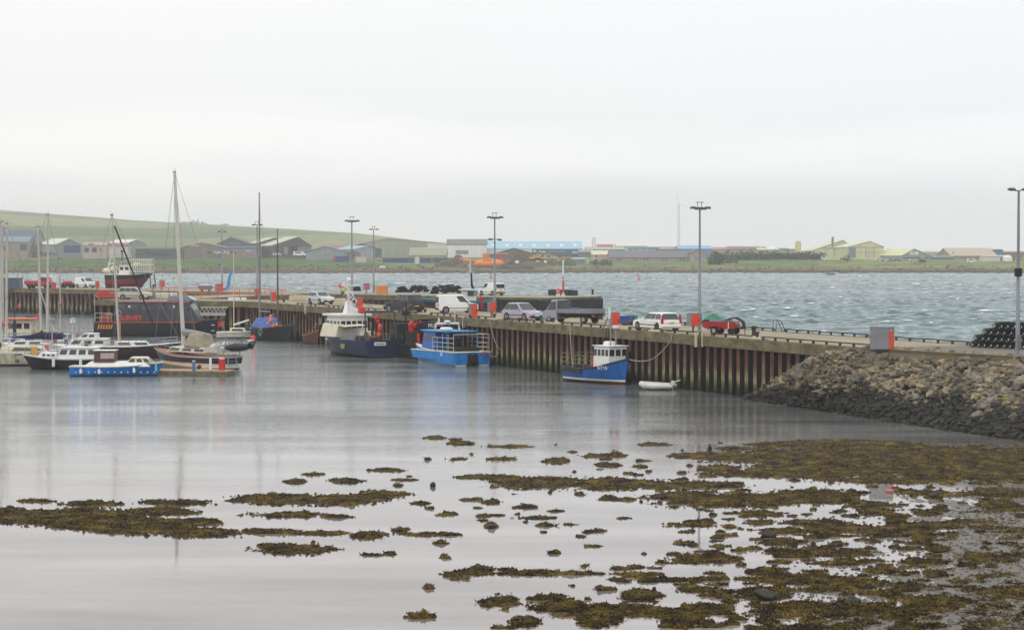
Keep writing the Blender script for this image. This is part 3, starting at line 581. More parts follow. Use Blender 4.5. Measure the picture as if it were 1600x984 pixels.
# ================================================================== FAR SHORE
def gz(x, y):      # height of the land under a building (same profile as the terrain)
    sh = 1036+10*math.sin(x*.012)
    return float(np.interp(y-sh, [-30, 0, 10, 28, 60, 160, 460, 2600], [-2.5, 0, 1.5, 2.1, 3.6, 6.8, 8.0, 9.5]))
def clad(r, g, b, r2=None): return mat('cladding_%d_%d_%d' % (r, g, b), (r, g, b), .7, rgb2=r2, var=.08, vs=.25, stretch=(4, 4, .3))
def shed(name, label, x0, x1, yb, ye, yr, Y, wall, roof, kind='gable', side=None, ang=25, length=None, apex=None, feats=(), cat='building', roofd=None, lights=0, group=None):
    """gable: the gable wall x0..x1 faces the water; side: where the far corner of the long wall shows.  long: ridge runs across, front wall x0..x1"""
    wc = clad(*wall); rc = clad(*roof)
    pl, pr = A(x0, yb, Y), A(x1, yb, Y); zb = min(pl.z, gz(pl.x, Y))-1.0; W = (pr-pl).length
    ze = A(x0, ye, Y).z; zr = A(x0, yr, Y).z; a = 0; L = length or 22
    if kind == 'gable' and side is not None:
        a = R(ang) if side > x1 else -R(ang); ws = abs(side-(x1 if side > x1 else x0))/F*Y
        W = W/math.cos(a); L = ws/abs(math.sin(a))
    org = pl if a >= 0 else pr
    t = thing(name, label, cat, (org.x, Y, zb), a, group)
    X0, X1 = (0, W) if a >= 0 else (-W, 0); ze -= zb; zr -= zb
    mw = MB(); mr_ = MB(); oh = .35; th = .25
    if kind == 'gable':
        ax = (X0+X1)/2 if apex is None else X0+(apex-x0)/(x1-x0)*W
        mw.prism([(X0, 0), (X1, 0), (X1, ze), (ax, zr), (X0, ze)], 0, L)
        for (xa, za), (xb, zb2) in (((X0-oh, ze-.1), (ax, zr)), ((ax, zr), (X1+oh, ze-.1))):
            mr_.prism([(xa, za+.02), (xb, zb2+.02), (xb, zb2+.02+th), (xa, za+.02+th)], -oh, L+oh)
    else:
        D = roofd or L
        mw.prism([(0, 0), (D, 0), (D, ze), (D/2, zr), (0, ze)], X0, X1, axis='x')
        mr_.prism([(-oh, ze-.1), (D/2, zr+.02), (D/2, zr+th), (-oh, ze+th-.1)], X0-oh, X1+oh, axis='x')
        mr_.prism([(D+oh, ze-.1), (D/2, zr+.021), (D/2, zr+th), (D+oh, ze+th-.1)], X0-oh, X1+oh, axis='x')
    obj('wall', mw, wc, t); ro = obj('roof', mr_, rc, t)
    for i in range(lights):
        xx = X0+(i+.5)*W/lights; D = roofd or L; sk = MB(); k0, k1 = .25, .6
        sk.plate((xx-1, D/2*k0, ze+(zr-ze)*k0+th+.06), (xx+1, D/2*k0, ze+(zr-ze)*k0+th+.06), (xx+1, D/2*k1, ze+(zr-ze)*k1+th+.06), (xx-1, D/2*k1, ze+(zr-ze)*k1+th+.06), .08)
        obj('skylight', sk, clad(206, 222, 226), ro)
    for ft in feats:
        nm, fx0, fx1, fy0, fy1, col = ft[:6]
        u0, u1 = X0+(fx0-x0)/(x1-x0)*W, X0+(fx1-x0)/(x1-x0)*W
        zt, zb3 = A(fx0, fy0, Y).z-zb, A(fx0, fy1, Y).z-zb
        mb = MB(); mb.box(u0, u1, -.12, .1, zb3, zt); obj(nm, mb, clad(*col), t)
    return t
def sidefeat(t, nm, u0, u1, z0, z1, col):   # on the long wall right of the gable
    pass
DKD = (60, 58, 60); GL = (52, 60, 66)
S = shed
S('shed', 'slate blue roofed shed at the far left edge behind the masts', -25, 55, 380, 379, 360, 1330, (140, 140, 138), (78, 92, 112), 'long', length=30)
S('warehouse', 'low blue grey roof over pink brown walls at the far left shore', -30, 44, 391, 378, 370, 1190, (152, 136, 126), (120, 132, 142), 'long', length=18, feats=[('door', 31, 42, 382, 391, (58, 78, 104)), ('door', 2, 9, 384, 391, (90, 84, 80))])
S('cottage', 'small brown walled building between two masts at left', 44, 60, 392, 384, 377, 1200, (132, 118, 108), (108, 98, 92), 'long', length=10)
S('cottage', 'white and pink low building left of the blue lorry', 60, 92, 390, 382, 377, 1240, (196, 186, 180), (150, 134, 126), 'long', length=10, feats=[('window', 66, 70, 384, 387, GL), ('window', 78, 82, 384, 387, GL)])
S('shed', 'grey gabled shed with a pale roof and a blue lorry in front', 88, 123, 393, 382, 373, 1210, (136, 140, 144), (206, 204, 190), side=160, ang=35)
S('annex', 'low pinkish annex with two dark doors beside the pale roofed shed', 130, 166, 394, 383, 379, 1180, (180, 164, 156), (176, 150, 144), 'long', length=9, feats=[('door', 132, 139, 387, 394, (72, 62, 62)), ('door', 144, 151, 387, 394, (72, 62, 62)), ('window', 156, 158, 388, 392, DKD), ('sign', 138, 146, 380.5, 383, (190, 96, 86))])
S('cottage', 'reddish roofed white house behind the fishing boat mast', 162, 200, 392, 384, 380, 1200, (198, 190, 182), (140, 88, 82), 'long', length=9)
S('shed', 'pale grey shed with a white roof left of the tallest mast', 197, 226, 389, 381, 374.5, 1260, (146, 148, 150), (218, 214, 198), side=268, ang=35)
S('garage', 'long low dark building behind a hedge left of the tallest mast', 212, 284, 397, 389, 386.5, 1170, (86, 90, 84), (92, 96, 92), 'long', length=9)
S('shed', 'brown roofed shed with a white strip under its gable', 284, 346, 396, 386, 380, 1190, (128, 116, 106), (116, 104, 98), apex=315, length=30, feats=[('sign', 296, 311, 382.5, 384.5, (206, 200, 180))])
S('barn', 'dark grey wide gabled barn above the car park', 333, 402, 388, 385, 371, 1280, (88, 96, 98), (84, 92, 94), apex=360, length=36)
S('workshop', 'long pink brown wall with a blue fascia right of the dark barn', 345, 408, 396, 387.5, 386, 1185, (140, 124, 116), (70, 88, 124), 'long', length=10, feats=[('window', 384, 393, 390, 394, (150, 176, 196))])
S('shed', 'slate blue gabled shed with pale windows behind the trawler masts', 402, 445, 393, 380, 371.5, 1220, (84, 94, 106), (188, 188, 158), side=462, ang=25, apex=428, feats=[('window', 423, 435, 378, 381, (168, 186, 198)), ('door', 420, 424, 387, 393, DKD)])
S('boatyard_shed', 'largest dark brown gabled shed with tall doors on the far shore', 424, 484, 397, 384, 370, 1185, (92, 82, 82), (188, 190, 160), side=508, ang=25, apex=464, feats=[('door', 443, 448, 386, 397, (150, 142, 136)), ('door', 452, 463, 384, 396, (44, 40, 42)), ('door', 464, 484, 386, 395, (128, 130, 128)), ('window', 471, 478, 387.5, 389, DKD), ('door', 428, 434, 385, 394, (66, 62, 66))])
S('shed', 'low blue grey gabled shed with dark barge boards', 478, 541, 400, 394, 385.5, 1160, (138, 148, 158), (92, 104, 120), apex=507, length=24, feats=[('window', 494, 522, 396.5, 398, (168, 152, 140))])
S('cottage', 'red brown roofed house behind the low blue grey shed', 512, 545, 392, 389, 384.5, 1260, (150, 120, 110), (150, 104, 92), 'long', length=9)
S('shed', 'dark roofed wide gable with small lit windows behind the pale shed', 540, 592, 393, 389, 381, 1220, (78, 88, 100), (72, 84, 100), apex=565, length=26, feats=[('window', 552, 554.5, 385.8, 387.2, (200, 206, 210)), ('window', 557, 559.5, 385.4, 387, (200, 206, 210))])
S('shed', 'pale blue grey shed with two dark doors right of the lamp posts', 553, 584, 401, 390, 384.5, 1175, (162, 166, 170), (150, 176, 194), side=618, ang=38, apex=574)
S('hut', 'brown stone hut with a steep roof in front of the pale shed', 542, 562, 402, 396.5, 391.5, 1150, (124, 112, 104), (104, 96, 92), length=8, feats=[('door', 551, 554, 396, 402, DKD)])
S('warehouse', 'huge pale green warehouse with a red edged low roof', 566, 700, 396, 380.5, 373, 1290, (154, 156, 136), (196, 138, 130), apex=606, length=50)
S('shed', 'olive roofed long shed behind the blue containers', 640, 697, 404, 399, 387.5, 1190, (140, 138, 122), (148, 150, 122), 'long', length=22, feats=[('window', 660, 690, 400, 402, (178, 170, 150))])
S('shed', 'grey roofed shed with bright white walls left of the long pale blue roof', 698, 760, 398, 382, 374, 1230, (226, 226, 222), (110, 110, 106), 'long', length=30, feats=[('door', 712, 732, 391, 397, (140, 130, 124))])
S('annex', 'bright white flat annex left of the grey roofed shed', 668, 699, 394, 382, 381.5, 1245, (224, 224, 220), (200, 200, 196), 'long', length=14)
S('factory', 'long pale blue roofed factory with a row of skylights', 760, 910, 402, 389, 377.5, 1260, (66, 92, 106), (150, 186, 204), 'long', length=44, lights=7, feats=[('panel', 760, 831, 388, 397, (216, 220, 220)), ('sign', 833, 838, 391, 393.5, (214, 220, 224)), ('sign', 842, 853, 392, 394, (196, 206, 214)), ('sign', 856, 884, 392, 393.4, (150, 168, 178)), ('sign', 894, 906, 392, 396, (178, 186, 186))])
S('barn', 'brown gabled shed standing behind the orange vessel', 776, 831, 400, 395.5, 388, 1170, (104, 92, 80), (96, 88, 80), apex=803, length=30)
S('hut', 'crimson painted shed left of the brown gable', 773, 793, 404, 397.5, 396, 1140, (164, 74, 78), (150, 80, 82), 'long', length=7)
S('annex', 'grey green lean-to running down from the end of the factory', 905, 926, 402, 394, 390.5, 1250, (110, 116, 116), (138, 142, 142), 'long', length=12)
S('warehouse', 'grey roofed buildings behind the cream gable', 916, 976, 394, 390, 386, 1290, (150, 146, 140), (168, 166, 158), 'long', length=20)
S('warehouse', 'pink walled block with a red roof behind the long grey terrace', 934, 958, 390, 384.5, 382, 1330, (196, 166, 160), (188, 96, 92), 'long', length=12)
S('warehouse', 'long cream roof farthest back above the grey terrace', 964, 1012, 388, 384.5, 381, 1360, (176, 170, 150), (214, 212, 192), 'long', length=20)
S('warehouse', 'white ended block with a bright blue fascia above the grey terrace', 971, 1031, 393, 387.5, 386, 1300, (132, 174, 206), (120, 128, 130), 'long', length=20, feats=[('panel', 971, 981.5, 387.6, 392, (226, 226, 222)), ('window', 988, 990, 388.5, 391, (190, 214, 230)), ('window', 999, 1001, 388.5, 391, (190, 214, 230)), ('window', 1011, 1013, 388.5, 391, (190, 214, 230)), ('window', 1022, 1024, 388.5, 391, (190, 214, 230))])
S('warehouse', 'dull brown roof between the two bright blue ones', 1031, 1061, 394, 390, 386, 1290, (140, 128, 118), (152, 136, 126), 'long', length=18)
S('warehouse', 'bright blue roofed building behind the right end of the terrace', 1060, 1112, 394, 389, 384, 1280, (112, 136, 156), (128, 172, 206), 'long', length=24)
wins = []
for x in (964, 969, 992, 1006, 1011, 1034, 1039.5, 1062, 1067.5): wins.append(('window', x, x+2, 403.5, 407, (66, 64, 66)))
S('terrace', 'long low grey roofed terrace with paired windows above the beach', 952, 1080, 409, 402.5, 392.5, 1150, (154, 148, 142), (108, 108, 114), 'long', length=16, feats=wins)
S('house', 'cream roofed house with pink wall at the left end of the terrace', 925, 952, 405, 398, 392, 1165, (186, 166, 158), (210, 204, 172), 'long', length=12, feats=[('window', 930, 933, 399, 402, DKD)])
S('house', 'grey gabled end house closing the terrace at the right', 1079, 1098, 408, 395, 390.5, 1142, (158, 148, 142), (112, 112, 118), apex=1088, length=20, feats=[('window', 1082, 1084.5, 395, 398, (150, 90, 96)), ('window', 1085, 1089, 402, 403.5, DKD), ('door', 1091, 1094, 401, 407, (110, 104, 104))])
S('hut', 'small grey shed with a pale roof on the shore left of the terrace', 896, 914, 411, 405, 403, 1115, (112, 122, 130), (158, 164, 164), 'long', length=6)
S('hut', 'white hut beside the small grey shore shed', 914, 920, 409, 404.5, 402.5, 1118, (214, 212, 206), (190, 190, 186), length=5)
for i, (x0, x1, yt, c, lb) in enumerate([(1112, 1136, 386.5, (178, 130, 124), 'pink roofed house right of the bright blue roof'), (1137, 1160, 385.5, (134, 112, 104), 'brown roofed house row, left part, above the hedge'), (1161, 1186, 385.5, (128, 110, 102), 'brown roofed house row, right part, above the hedge'), (1186, 1197, 386, (118, 116, 114), 'small slate roofed house above the hedge'), (1216, 1232, 388, (126, 118, 112), 'grey brown house left of the yellow tower'), (1233, 1245, 389.5, (134, 106, 92), 'red brown house against the yellow tower')]):
    S('house', lb, x0, x1, 393, 389.5, yt, 1400, (160, 148, 138), c, 'long', length=9, group='houses above the hedge')
S('shed', 'pale yellow roofed shed above the hedge with a white dome beside it', 1184, 1216, 394, 390.5, 387.5, 1340, (150, 150, 130), (196, 198, 158), 'long', length=14)
PY = (206, 206, 164); PY2 = (186, 186, 146)
S('hangar', 'pale yellow hangar with a long sloping roof behind the slim chimney', 1268, 1340, 402, 392, 375.5, 1250, (196, 198, 158), (202, 202, 168), apex=1317, length=40, feats=[('door', 1281, 1292, 391, 398, (214, 214, 186))])
S('annex', 'pale yellow boxy annex in front of the hangar', 1293, 1313, 402, 387, 386.3, 1175, (198, 198, 156), (170, 170, 136), 'long', length=10, feats=[('panel', 1303, 1304, 387.5, 401, (120, 122, 108))])
S('hangar', 'pale yellow gabled hangar with large doors beside the annex', 1325, 1381, 403, 386, 377, 1180, PY, (206, 208, 172), apex=1359, length=46, side=None, feats=[('door', 1326, 1337, 387, 402.5, (120, 134, 140)), ('panel', 1325, 1381, 385.8, 386.8, (140, 142, 120)), ('door', 1353, 1365, 387.5, 392, (204, 192, 172)), ('panel', 1352, 1353, 387, 402, (150, 152, 128)), ('panel', 1365, 1366, 387, 402, (150, 152, 128)), ('panel', 1338, 1381, 394, 394.6, (150, 152, 128)), ('door', 1354, 1365, 395, 402.5, (202, 190, 162))])
S('garage', 'low grey block with small windows right of the yellow hangar', 1382, 1411, 404, 398.5, 395.5, 1230, (140, 142, 140), (110, 116, 120), 'long', length=12, feats=[('window', 1389, 1391, 400, 403, DKD), ('window', 1397, 1400, 400, 403, DKD), ('window', 1404, 1408, 400, 403, DKD)])
S('hall', 'grey gabled hall with a white sign and a pale yellow roof', 1409, 1457, 408, 399.5, 389, 1160, (150, 156, 156), (204, 206, 160), side=1486, ang=22, apex=1430, feats=[('sign', 1423, 1437, 393, 398, (222, 226, 228)), ('sign', 1428, 1431, 394, 396, (150, 170, 186)), ('window', 1411, 1440, 402, 403.6, (60, 62, 66)), ('window', 1448, 1455, 402, 403.6, (60, 62, 66))])
S('wall_block', 'teal fronted lean-to between the two halls at right', 1457, 1490, 408, 402, 400, 1172, (92, 134, 130), (120, 132, 130), 'long', length=8)
S('hall', 'broad tan roofed hall right of the teal lean-to', 1486, 1558, 408, 400, 388, 1180, (150, 136, 122), (180, 164, 142), 'long', length=40, feats=[('door', 1525, 1530, 402, 407, (120, 112, 104)), ('window', 1488, 1490, 394, 396, DKD)])
S('annex', 'white walled annex with a blue door in front of the tan hall', 1535, 1571, 408, 400.5, 399.5, 1150, (212, 204, 192), (190, 186, 176), 'long', length=8, feats=[('door', 1563, 1570, 402, 408, (84, 104, 126))])
S('block', 'blue upper block rising behind the white annex', 1551, 1567, 402, 391, 390, 1230, (84, 120, 158), (80, 96, 116), 'long', length=12)
S('hall', 'brown flat hall at the far right edge behind the lamp post', 1567, 1640, 404, 394, 392.5, 1240, (140, 122, 108), (170, 158, 146), 'long', length=16)
S('farmhouse', 'white farmhouse alone high on the green hill', 218, 223, 360, 358.5, 356.8, 2900, (230, 228, 220), (190, 186, 178), 'long', length=8)
S('farmhouse', 'white farmhouse in the trees at the hill crest, left one', 294, 300, 357, 355, 353.2, 3250, (226, 224, 216), (176, 172, 164), 'long', length=8)
S('farmhouse', 'white gabled house in the trees at the hill crest, right one', 333, 340, 359, 354, 350.5, 3260, (226, 224, 216), (200, 198, 190), length=8)
# single structures
p = A(1247, 394, 1330); mb = MB(); k = 1330/F
mb.box(-4*k, 4*k, -4, 4, -4, (394-378)*k, tx=.85, ty=.85); t = thing('silo', 'pale yellow tower rising above the row of houses', 'tower', (p.x, 1330, p.z)); obj('shaft', mb, clad(206, 196, 140), t)
mb = MB(); mb.box(-3*k, 3*k, -3, 3, (394-378)*k, (394-376.8)*k); obj('cap', mb, clad(190, 182, 132), t)
p = A(1301, 390, 1200); mb = MB(); mb.lathe([(.8, -8), (.7, 2), (.6, (390-370)*.353)], n=10)
tag(obj('chimney', mb, clad(128, 122, 116), loc=p), 'slim grey chimney standing before the yellow hangar', 'chimney')
p = A(1574, 407, 1150); mb = MB(); mb.lathe([(2.6, -1), (2.7, 1), (2.5, 1.9), (1.6, 2.6), (.2, 2.9)], n=14)
tag(obj('tank', mb, clad(230, 230, 226), loc=p, smooth=True), 'white domed tank at the right end of the far shore', 'tank')
p = A(1206, 389.5, 1330); mb = MB(); mb.ball((0, 0, 0), 2.4, n=12, sq=(1.2, 1, .7)); tag(obj('dome', mb, clad(230, 232, 232), loc=p, smooth=True), 'white dome above the pale yellow roofed shed', 'dome')
# wind turbine
Yt = 5000; p = A(1060.5, 396, Yt); k = Yt/F; Ht = (396-320)*k
t = thing('wind_turbine', 'pale wind turbine fading into the mist behind the blue roof', 'wind turbine', (p.x, Yt, p.z-2), .3)
TW = paint(206, 210, 212, .5, .04); mb = MB(); mb.lathe([(3.8, 0), (3.1, Ht*.5), (2.3, Ht+1.2)], n=16); obj('tower', mb, TW, t, smooth=True)
mb = MB(); mb.box(-1.7, 1.7, -3.2, 5, Ht+.9, Ht+4); obj('nacelle', mb, TW, t, bevel=.5)
mb = MB(); mb.lathe([(.3, -5.2), (1.3, -4.6), (1.7, -3.2)], (0, 0, Ht+2.4), 12, axis='y'); obj('hub', mb, TW, t, smooth=True)
for a in (-14, -106-20, 106):
    mb = MB(); a = R(a); L = 36
    dx, dz = math.cos(a), math.sin(a); nx, nz_ = -dz, dx
    if abs(math.degrees(a)-106) < 1: dx, dz = math.cos(R(106)), math.sin(R(106)); nx, nz_ = -dz, dx; L = 36
    c = Vector((0, -4.1, Ht+2.4)); P = lambda s_, w_, y_: (c.x+dx*s_+nx*w_, c.y+y_, c.z+dz*s_+nz_*w_)
    vs = [P(1, -.5, -.3), P(1, .5, .3), P(4, 1.1, .25), P(4, -.4, -.25), P(L, .25, .08), P(L, -.1, -.08)]
    v2 = [(x, y+.35, z) for x, y, z in vs]
    mb.add(vs+v2, [(0,1,2,3),(3,2,4,5),(7,6,9,8),(8,9,11,10),(0,3,9,6),(3,5,11,9),(1,7,8,2),(2,8,10,4),(0,6,7,1),(5,4,10,11)]); obj('blade', mb, TW, t)
# lattice mast
p = A(928, 396, 1500); k = 1500/F; mb = MB(); h = (396-371)*k
for sx_, sy_ in ((-1,-1),(1,-1),(1,1),(-1,1)): mb.tube([(sx_*1.6, sy_*1.6, -2), (sx_*.8, sy_*.8, h)], .12, 4)
for i in range(6):
    z0, z1 = h*i/6, h*(i+1)/6; a0, a1_ = 1.6-.8*i/6, 1.6-.8*(i+1)/6
    for s_ in (-1, 1): mb.tube([(-a0, s_*a0, z0), (a1_, s_*a1_, z1)], .08, 4); mb.tube([(a0, s_*a0, z0), (-a1_, s_*a1_, z1)], .08, 4)
tag(obj('lattice_mast', mb, GALV, loc=p), 'faint lattice mast behind the end of the factory', 'mast')
# containers, vans, lorries of the far yard
def container(x0, x1, y0, y1, Y, col, label, doorcol=None, g='containers in the far yard'):
    pl = A(x0, y1, Y); W = (x1-x0)/F*Y; H_ = (y1-y0)/F*Y
    t = thing('container', label, 'container', (pl.x, Y, pl.z), 0, g); mb = MB(); n_ = max(6, int(W/.4))
    poly = [(0, 0)]
    for i in range(n_): u0 = W*i/n_; poly += [(u0+W/n_*.1, .0), (u0+W/n_*.3, .12), (u0+W/n_*.7, .12), (u0+W/n_*.9, 0)]
    poly += [(W, 0), (W, 2.4), (0, 2.4)]; mb.prism(poly, -.8, H_, axis='z'); obj('body', mb, clad(*col), t)
    mb = MB(); mb.box(-.06, W+.06, -.06, 2.46, H_, H_+.12); mb.box(-.06, .1, -.05, .1, -.8, H_); mb.box(W-.1, W+.06, -.05, .1, -.8, H_); obj('frame', mb, clad(*[int(c*.8) for c in col]), t)
    if doorcol: mb = MB(); mb.box(-.2, -.07, 0, 2.4, 0, H_); mb.box(-.15, W*.16, -.1, -.05, 0, H_); obj('door', mb, clad(*doorcol), t)
    return t
BC = (56, 78, 130)
container(521, 545, 400.5, 407, 1130, BC, 'blue container with a red end left of the lamp post', (176, 66, 62))
container(555, 572, 401, 408, 1125, (206, 204, 190), 'cream container between the lamp posts')
for i, (x0, x1, lb) in enumerate([(598, 611, 'first blue container from the left of the long row'), (611.6, 624, 'second blue container from the left of the long row'), (624.6, 636, 'third blue container from the left of the long row'), (636.6, 647, 'fourth blue container, left of the white kiosk'), (656, 666, 'blue container right of the white kiosk'), (666.6, 674, 'short blue container second right of the white kiosk'), (676, 690, 'blue container third right of the white kiosk'), (690.6, 701, 'rightmost blue container of the long row')]):
    container(x0, x1, 403.5, 411, 1120+i*.5, BC if i % 3 else (66, 84, 124), lb)
container(100, 124, 384, 392.5, 1185, (58, 80, 124), 'blue lorry body in front of the pale roofed shed')
container(876, 896, 401.5, 405.5, 1130, (206, 160, 152), 'pale pink container with a red end by the factory', (186, 62, 66))
container(872, 876, 398, 404, 1132, (182, 62, 62), 'small red container beside the pale pink one')
S('kiosk', 'white kiosk standing between blue containers', 648, 655, 411.5, 402.5, 400, 1112, (206, 202, 190), (190, 188, 180), length=3)
def blobcar(x, y, Y, L, H_, col, label, cat='car', van=False, name=None, g='vehicles parked in the far yard'):
    p = A(x, y, Y); t = thing(name or ('parked_van' if van else 'parked_car'), label, cat, (p.x, Y, p.z), random.choice((0, .2, -.2)), g)
    mb = MB(); pr = [(-L/2, .3), (L/2, .3), (L/2, H_*.55), (L*.3, H_*.62), (L*.12, H_), (-L*.42, H_), (-L/2, H_*.6)] if not van else [(-L/2, .3), (L/2, .3), (L/2, H_*.5), (L*.34, H_*.6), (L*.24, H_), (-L/2, H_)]
    mb.prism(pr, -.9, .9); obj('body', mb, paint(*col), t, bevel=.12)
    mb = MB(); mb.box(-L*.36, L*.14, -.93, .93, H_*.62, H_*.9); obj('window', mb, GLASS, t)
    for s_ in (-L*.3, L*.3):
        mb = MB(); mb.lathe([(.33, -.95), (.33, .95)], (s_, 0, .33), 10, axis='y'); obj('wheel', mb, TYRE, t)
blobcar(468, 400, 1130, 6.4, 2.4, (228, 228, 226), 'white minibus parked before the dark brown shed', 'minibus', True, 'minibus')
blobcar(433, 399.5, 1130, 4.2, 1.4, (220, 222, 224), 'white car left of the white minibus')
for i, (x, y, c, lb) in enumerate([(340, 397, (214, 216, 218), 'white car leftmost in the far car park'), (349, 396.5, (150, 160, 170), 'grey blue car in the far car park'), (357, 397, (220, 220, 220), 'white car right of the grey blue one'), (365, 396.5, (120, 50, 52), 'dark red car at the right of the far car park'), (329, 396.5, (80, 84, 90), 'dark car at the left end of the far car park'), (1374, 408, (214, 216, 218), 'white car leftmost before the grey hall'), (1383, 408.5, (206, 208, 208), 'silver car second left before the grey hall'), (1393, 408.5, (168, 96, 90), 'faded red car before the grey hall'), (1402, 408, (130, 136, 140), 'grey car before the corner of the grey hall'), (1427, 409, (214, 206, 180), 'cream car under the hall gable'), (1441, 409, (90, 92, 90), 'dark car under the hall gable')]):
    blobcar(x, y, 1125, 4.1, 1.45, c, lb)
blobcar(1518, 410.5, 1110, 4.6, 2.1, (226, 228, 228), 'white van parked before the tan hall', 'van', True)
blobcar(1288.5, 407, 1125, 3.4, 2.3, (222, 222, 216), 'white caravan on the grass before the yellow annex', 'caravan', True, 'caravan')
blobcar(866, 404.5, 1128, 3.6, 1.6, (196, 200, 200), 'pale pickup beside the small red container', 'pickup', False, 'pickup')
blobcar(588, 407.5, 1112, 4.2, 1.5, (196, 170, 96), 'yellow car at the left of the blue container row')
# orange vessel hauled out on the far shore
OR = paint(232, 128, 40, .5, .05); p = A(764, 417, 1075); k = 1075/F
t = thing('orange_vessel', 'bright orange vessel with a boxy cabin hauled up on the far shore', 'vessel', (p.x, 1075, p.z-.3))
mb = MB(); mb.lathe([(.4, -7.5), (1.5, -6.4), (1.9, -4), (1.9, 4.5), (1.3, 6.5), (.3, 7.2)], (0, 0, 2.0), 12, axis='x'); obj('hull', mb, OR, t, smooth=True)
mb = MB(); mb.box(-3, 1.6, -1.5, 1.5, 3.4, 4.6, tx=.9); obj('deck_house', mb, OR, t); mb = MB(); mb.box(-3.2, .4, -1.2, 1.2, 4.4, 6.9); obj('cabin', mb, paint(220, 118, 40), t, bevel=.1)
mb = MB(); mb.tube([(-6, 0, 2.6), (-10, 0, 3.6), (-14.5, 0, 4.4)], [.8, .6, .35], 8); mb.tube([(-6.5, -1, 3.8), (-13, -1, 3.2)], .3, 6); mb.tube([(2, 0, 4.2), (6, 0, 3.2)], .35, 6); obj('arm', mb, OR, t)
mb = MB(); mb.box(-5, -4.2, -2, 2, -.6, .7); mb.box(4, 4.8, -2, 2, -.6, .7); obj('cradle', mb, BLACK, t)
# heaps, machinery and scrap between the vessel and the factory
def heap(x, y, Y, w, h, c, label, name='rubble_heap', cat='heap'):
    p = A(x, y, Y); mb = MB(); n_ = 14; r = random.Random(x)
    vs = [(0, 0, h)]; fs = []
    for j, (q, zz) in enumerate(((.35, .85), (.7, .5), (1, -.4))):
        for i in range(n_): a = 6.283*i/n_; s_ = q*r.uniform(.8, 1.2); vs.append((w/2*s_*math.cos(a), 2.5*s_*math.sin(a), h*zz*r.uniform(.75, 1.15)))
    fs += [(0, 1+i, 1+(i+1) % n_) for i in range(n_)]
    for j in (0, 1): fs += [(1+j*n_+i, 1+(j+1)*n_+i, 1+(j+1)*n_+(i+1) % n_, 1+j*n_+(i+1) % n_) for i in range(n_)]
    mb.add(vs, fs); tag(obj(name, mb, mat('heap_%d_%d_%d' % c, c, .95, var=.3, vs=.8, bump=1, bs=2), loc=p), label, cat, 'heaps along the far shore')
for a in [(700, 414, 1085, 14, 3, (110, 90, 74), 'brown heap right of the last blue container'), (728, 417, 1080, 12, 2.4, (120, 104, 88), 'brown stony heap under the orange arm'), (716, 409, 1110, 9, 3.6, (110, 84, 72), 'rusty scrap heap left of the orange arm'), (806, 414, 1090, 16, 2.6, (92, 76, 62), 'dark brown heap right of the orange vessel'), (816, 404, 1130, 12, 4, (108, 82, 66), 'rust coloured heap before the brown gable'), (834, 414, 1085, 18, 2, (108, 98, 80), 'low grey brown heap at the water edge'), (860, 412, 1100, 14, 2.6, (104, 98, 74), 'olive heap below the pale pink container'), (800, 419, 1060, 26, 1.8, (92, 82, 64), 'long dark bank of stones at the shore'), (884, 413, 1095, 12, 3.2, (96, 104, 74), 'green overgrown heap left of the grey shore shed')]: heap(*a)
YC = paint(206, 164, 70, .6)
for i, (x, y, lb) in enumerate([(832, 406, 'yellow digger leftmost in the group of machines'), (841, 404.5, 'yellow digger in the middle of the group with its arm raised'), (850, 406, 'yellow digger rightmost in the group of machines'), (871, 411, 'yellow digger nearest the water below the factory')]):
    p = A(x, y, 1120+i); t = thing('digger', lb, 'digger', (p.x, 1120+i, p.z), 0, 'yellow diggers on the far shore')
    mb = MB(); mb.box(-1.6, 1.6, -1.2, -.5, -.6, .5); mb.box(-1.6, 1.6, .5, 1.2, -.6, .5); obj('track', mb, TYRE, t, bevel=.15)
    mb = MB(); mb.box(-1.7, .6, -1.1, 1.1, .6, 1.5); mb.box(-.1, 1.1, -1, .1, 1.0, 2.4); obj('cab', mb, YC, t, bevel=.08)
    mb = MB(); mb.tube([(.9, .4, 1.3), (2.6, .4, 3.2), (4.0, .4, 2.2), (4.2, .4, .8)], [.28, .26, .2, .15], 6); obj('arm', mb, YC, t)
for x, y, w_, lb in ((840, 411.5, 7, 'white sack leftmost on the shore rubble'), (808, 411, 6, 'white tarpaulin bundle among the shore rubble'), (852, 411, 5, 'pale sack right of the white ones')):
    mb = MB(); mb.ball((0, 0, .4), 1, n=8, sq=(w_/6, .8, .9), jit=.12); tag(obj('sack', mb, WHITE, loc=A(x, y, 1085)), lb, 'sack')
mb = MB(); mb.box(-1.6, 1.6, -.8, .8, 0, 1.0, tx=.8); tag(obj('upturned_dinghy', mb, WHITE, loc=A(597.5, 419, 1055), bevel=.3), 'small white upturned dinghy on the grass above the beach', 'dinghy')
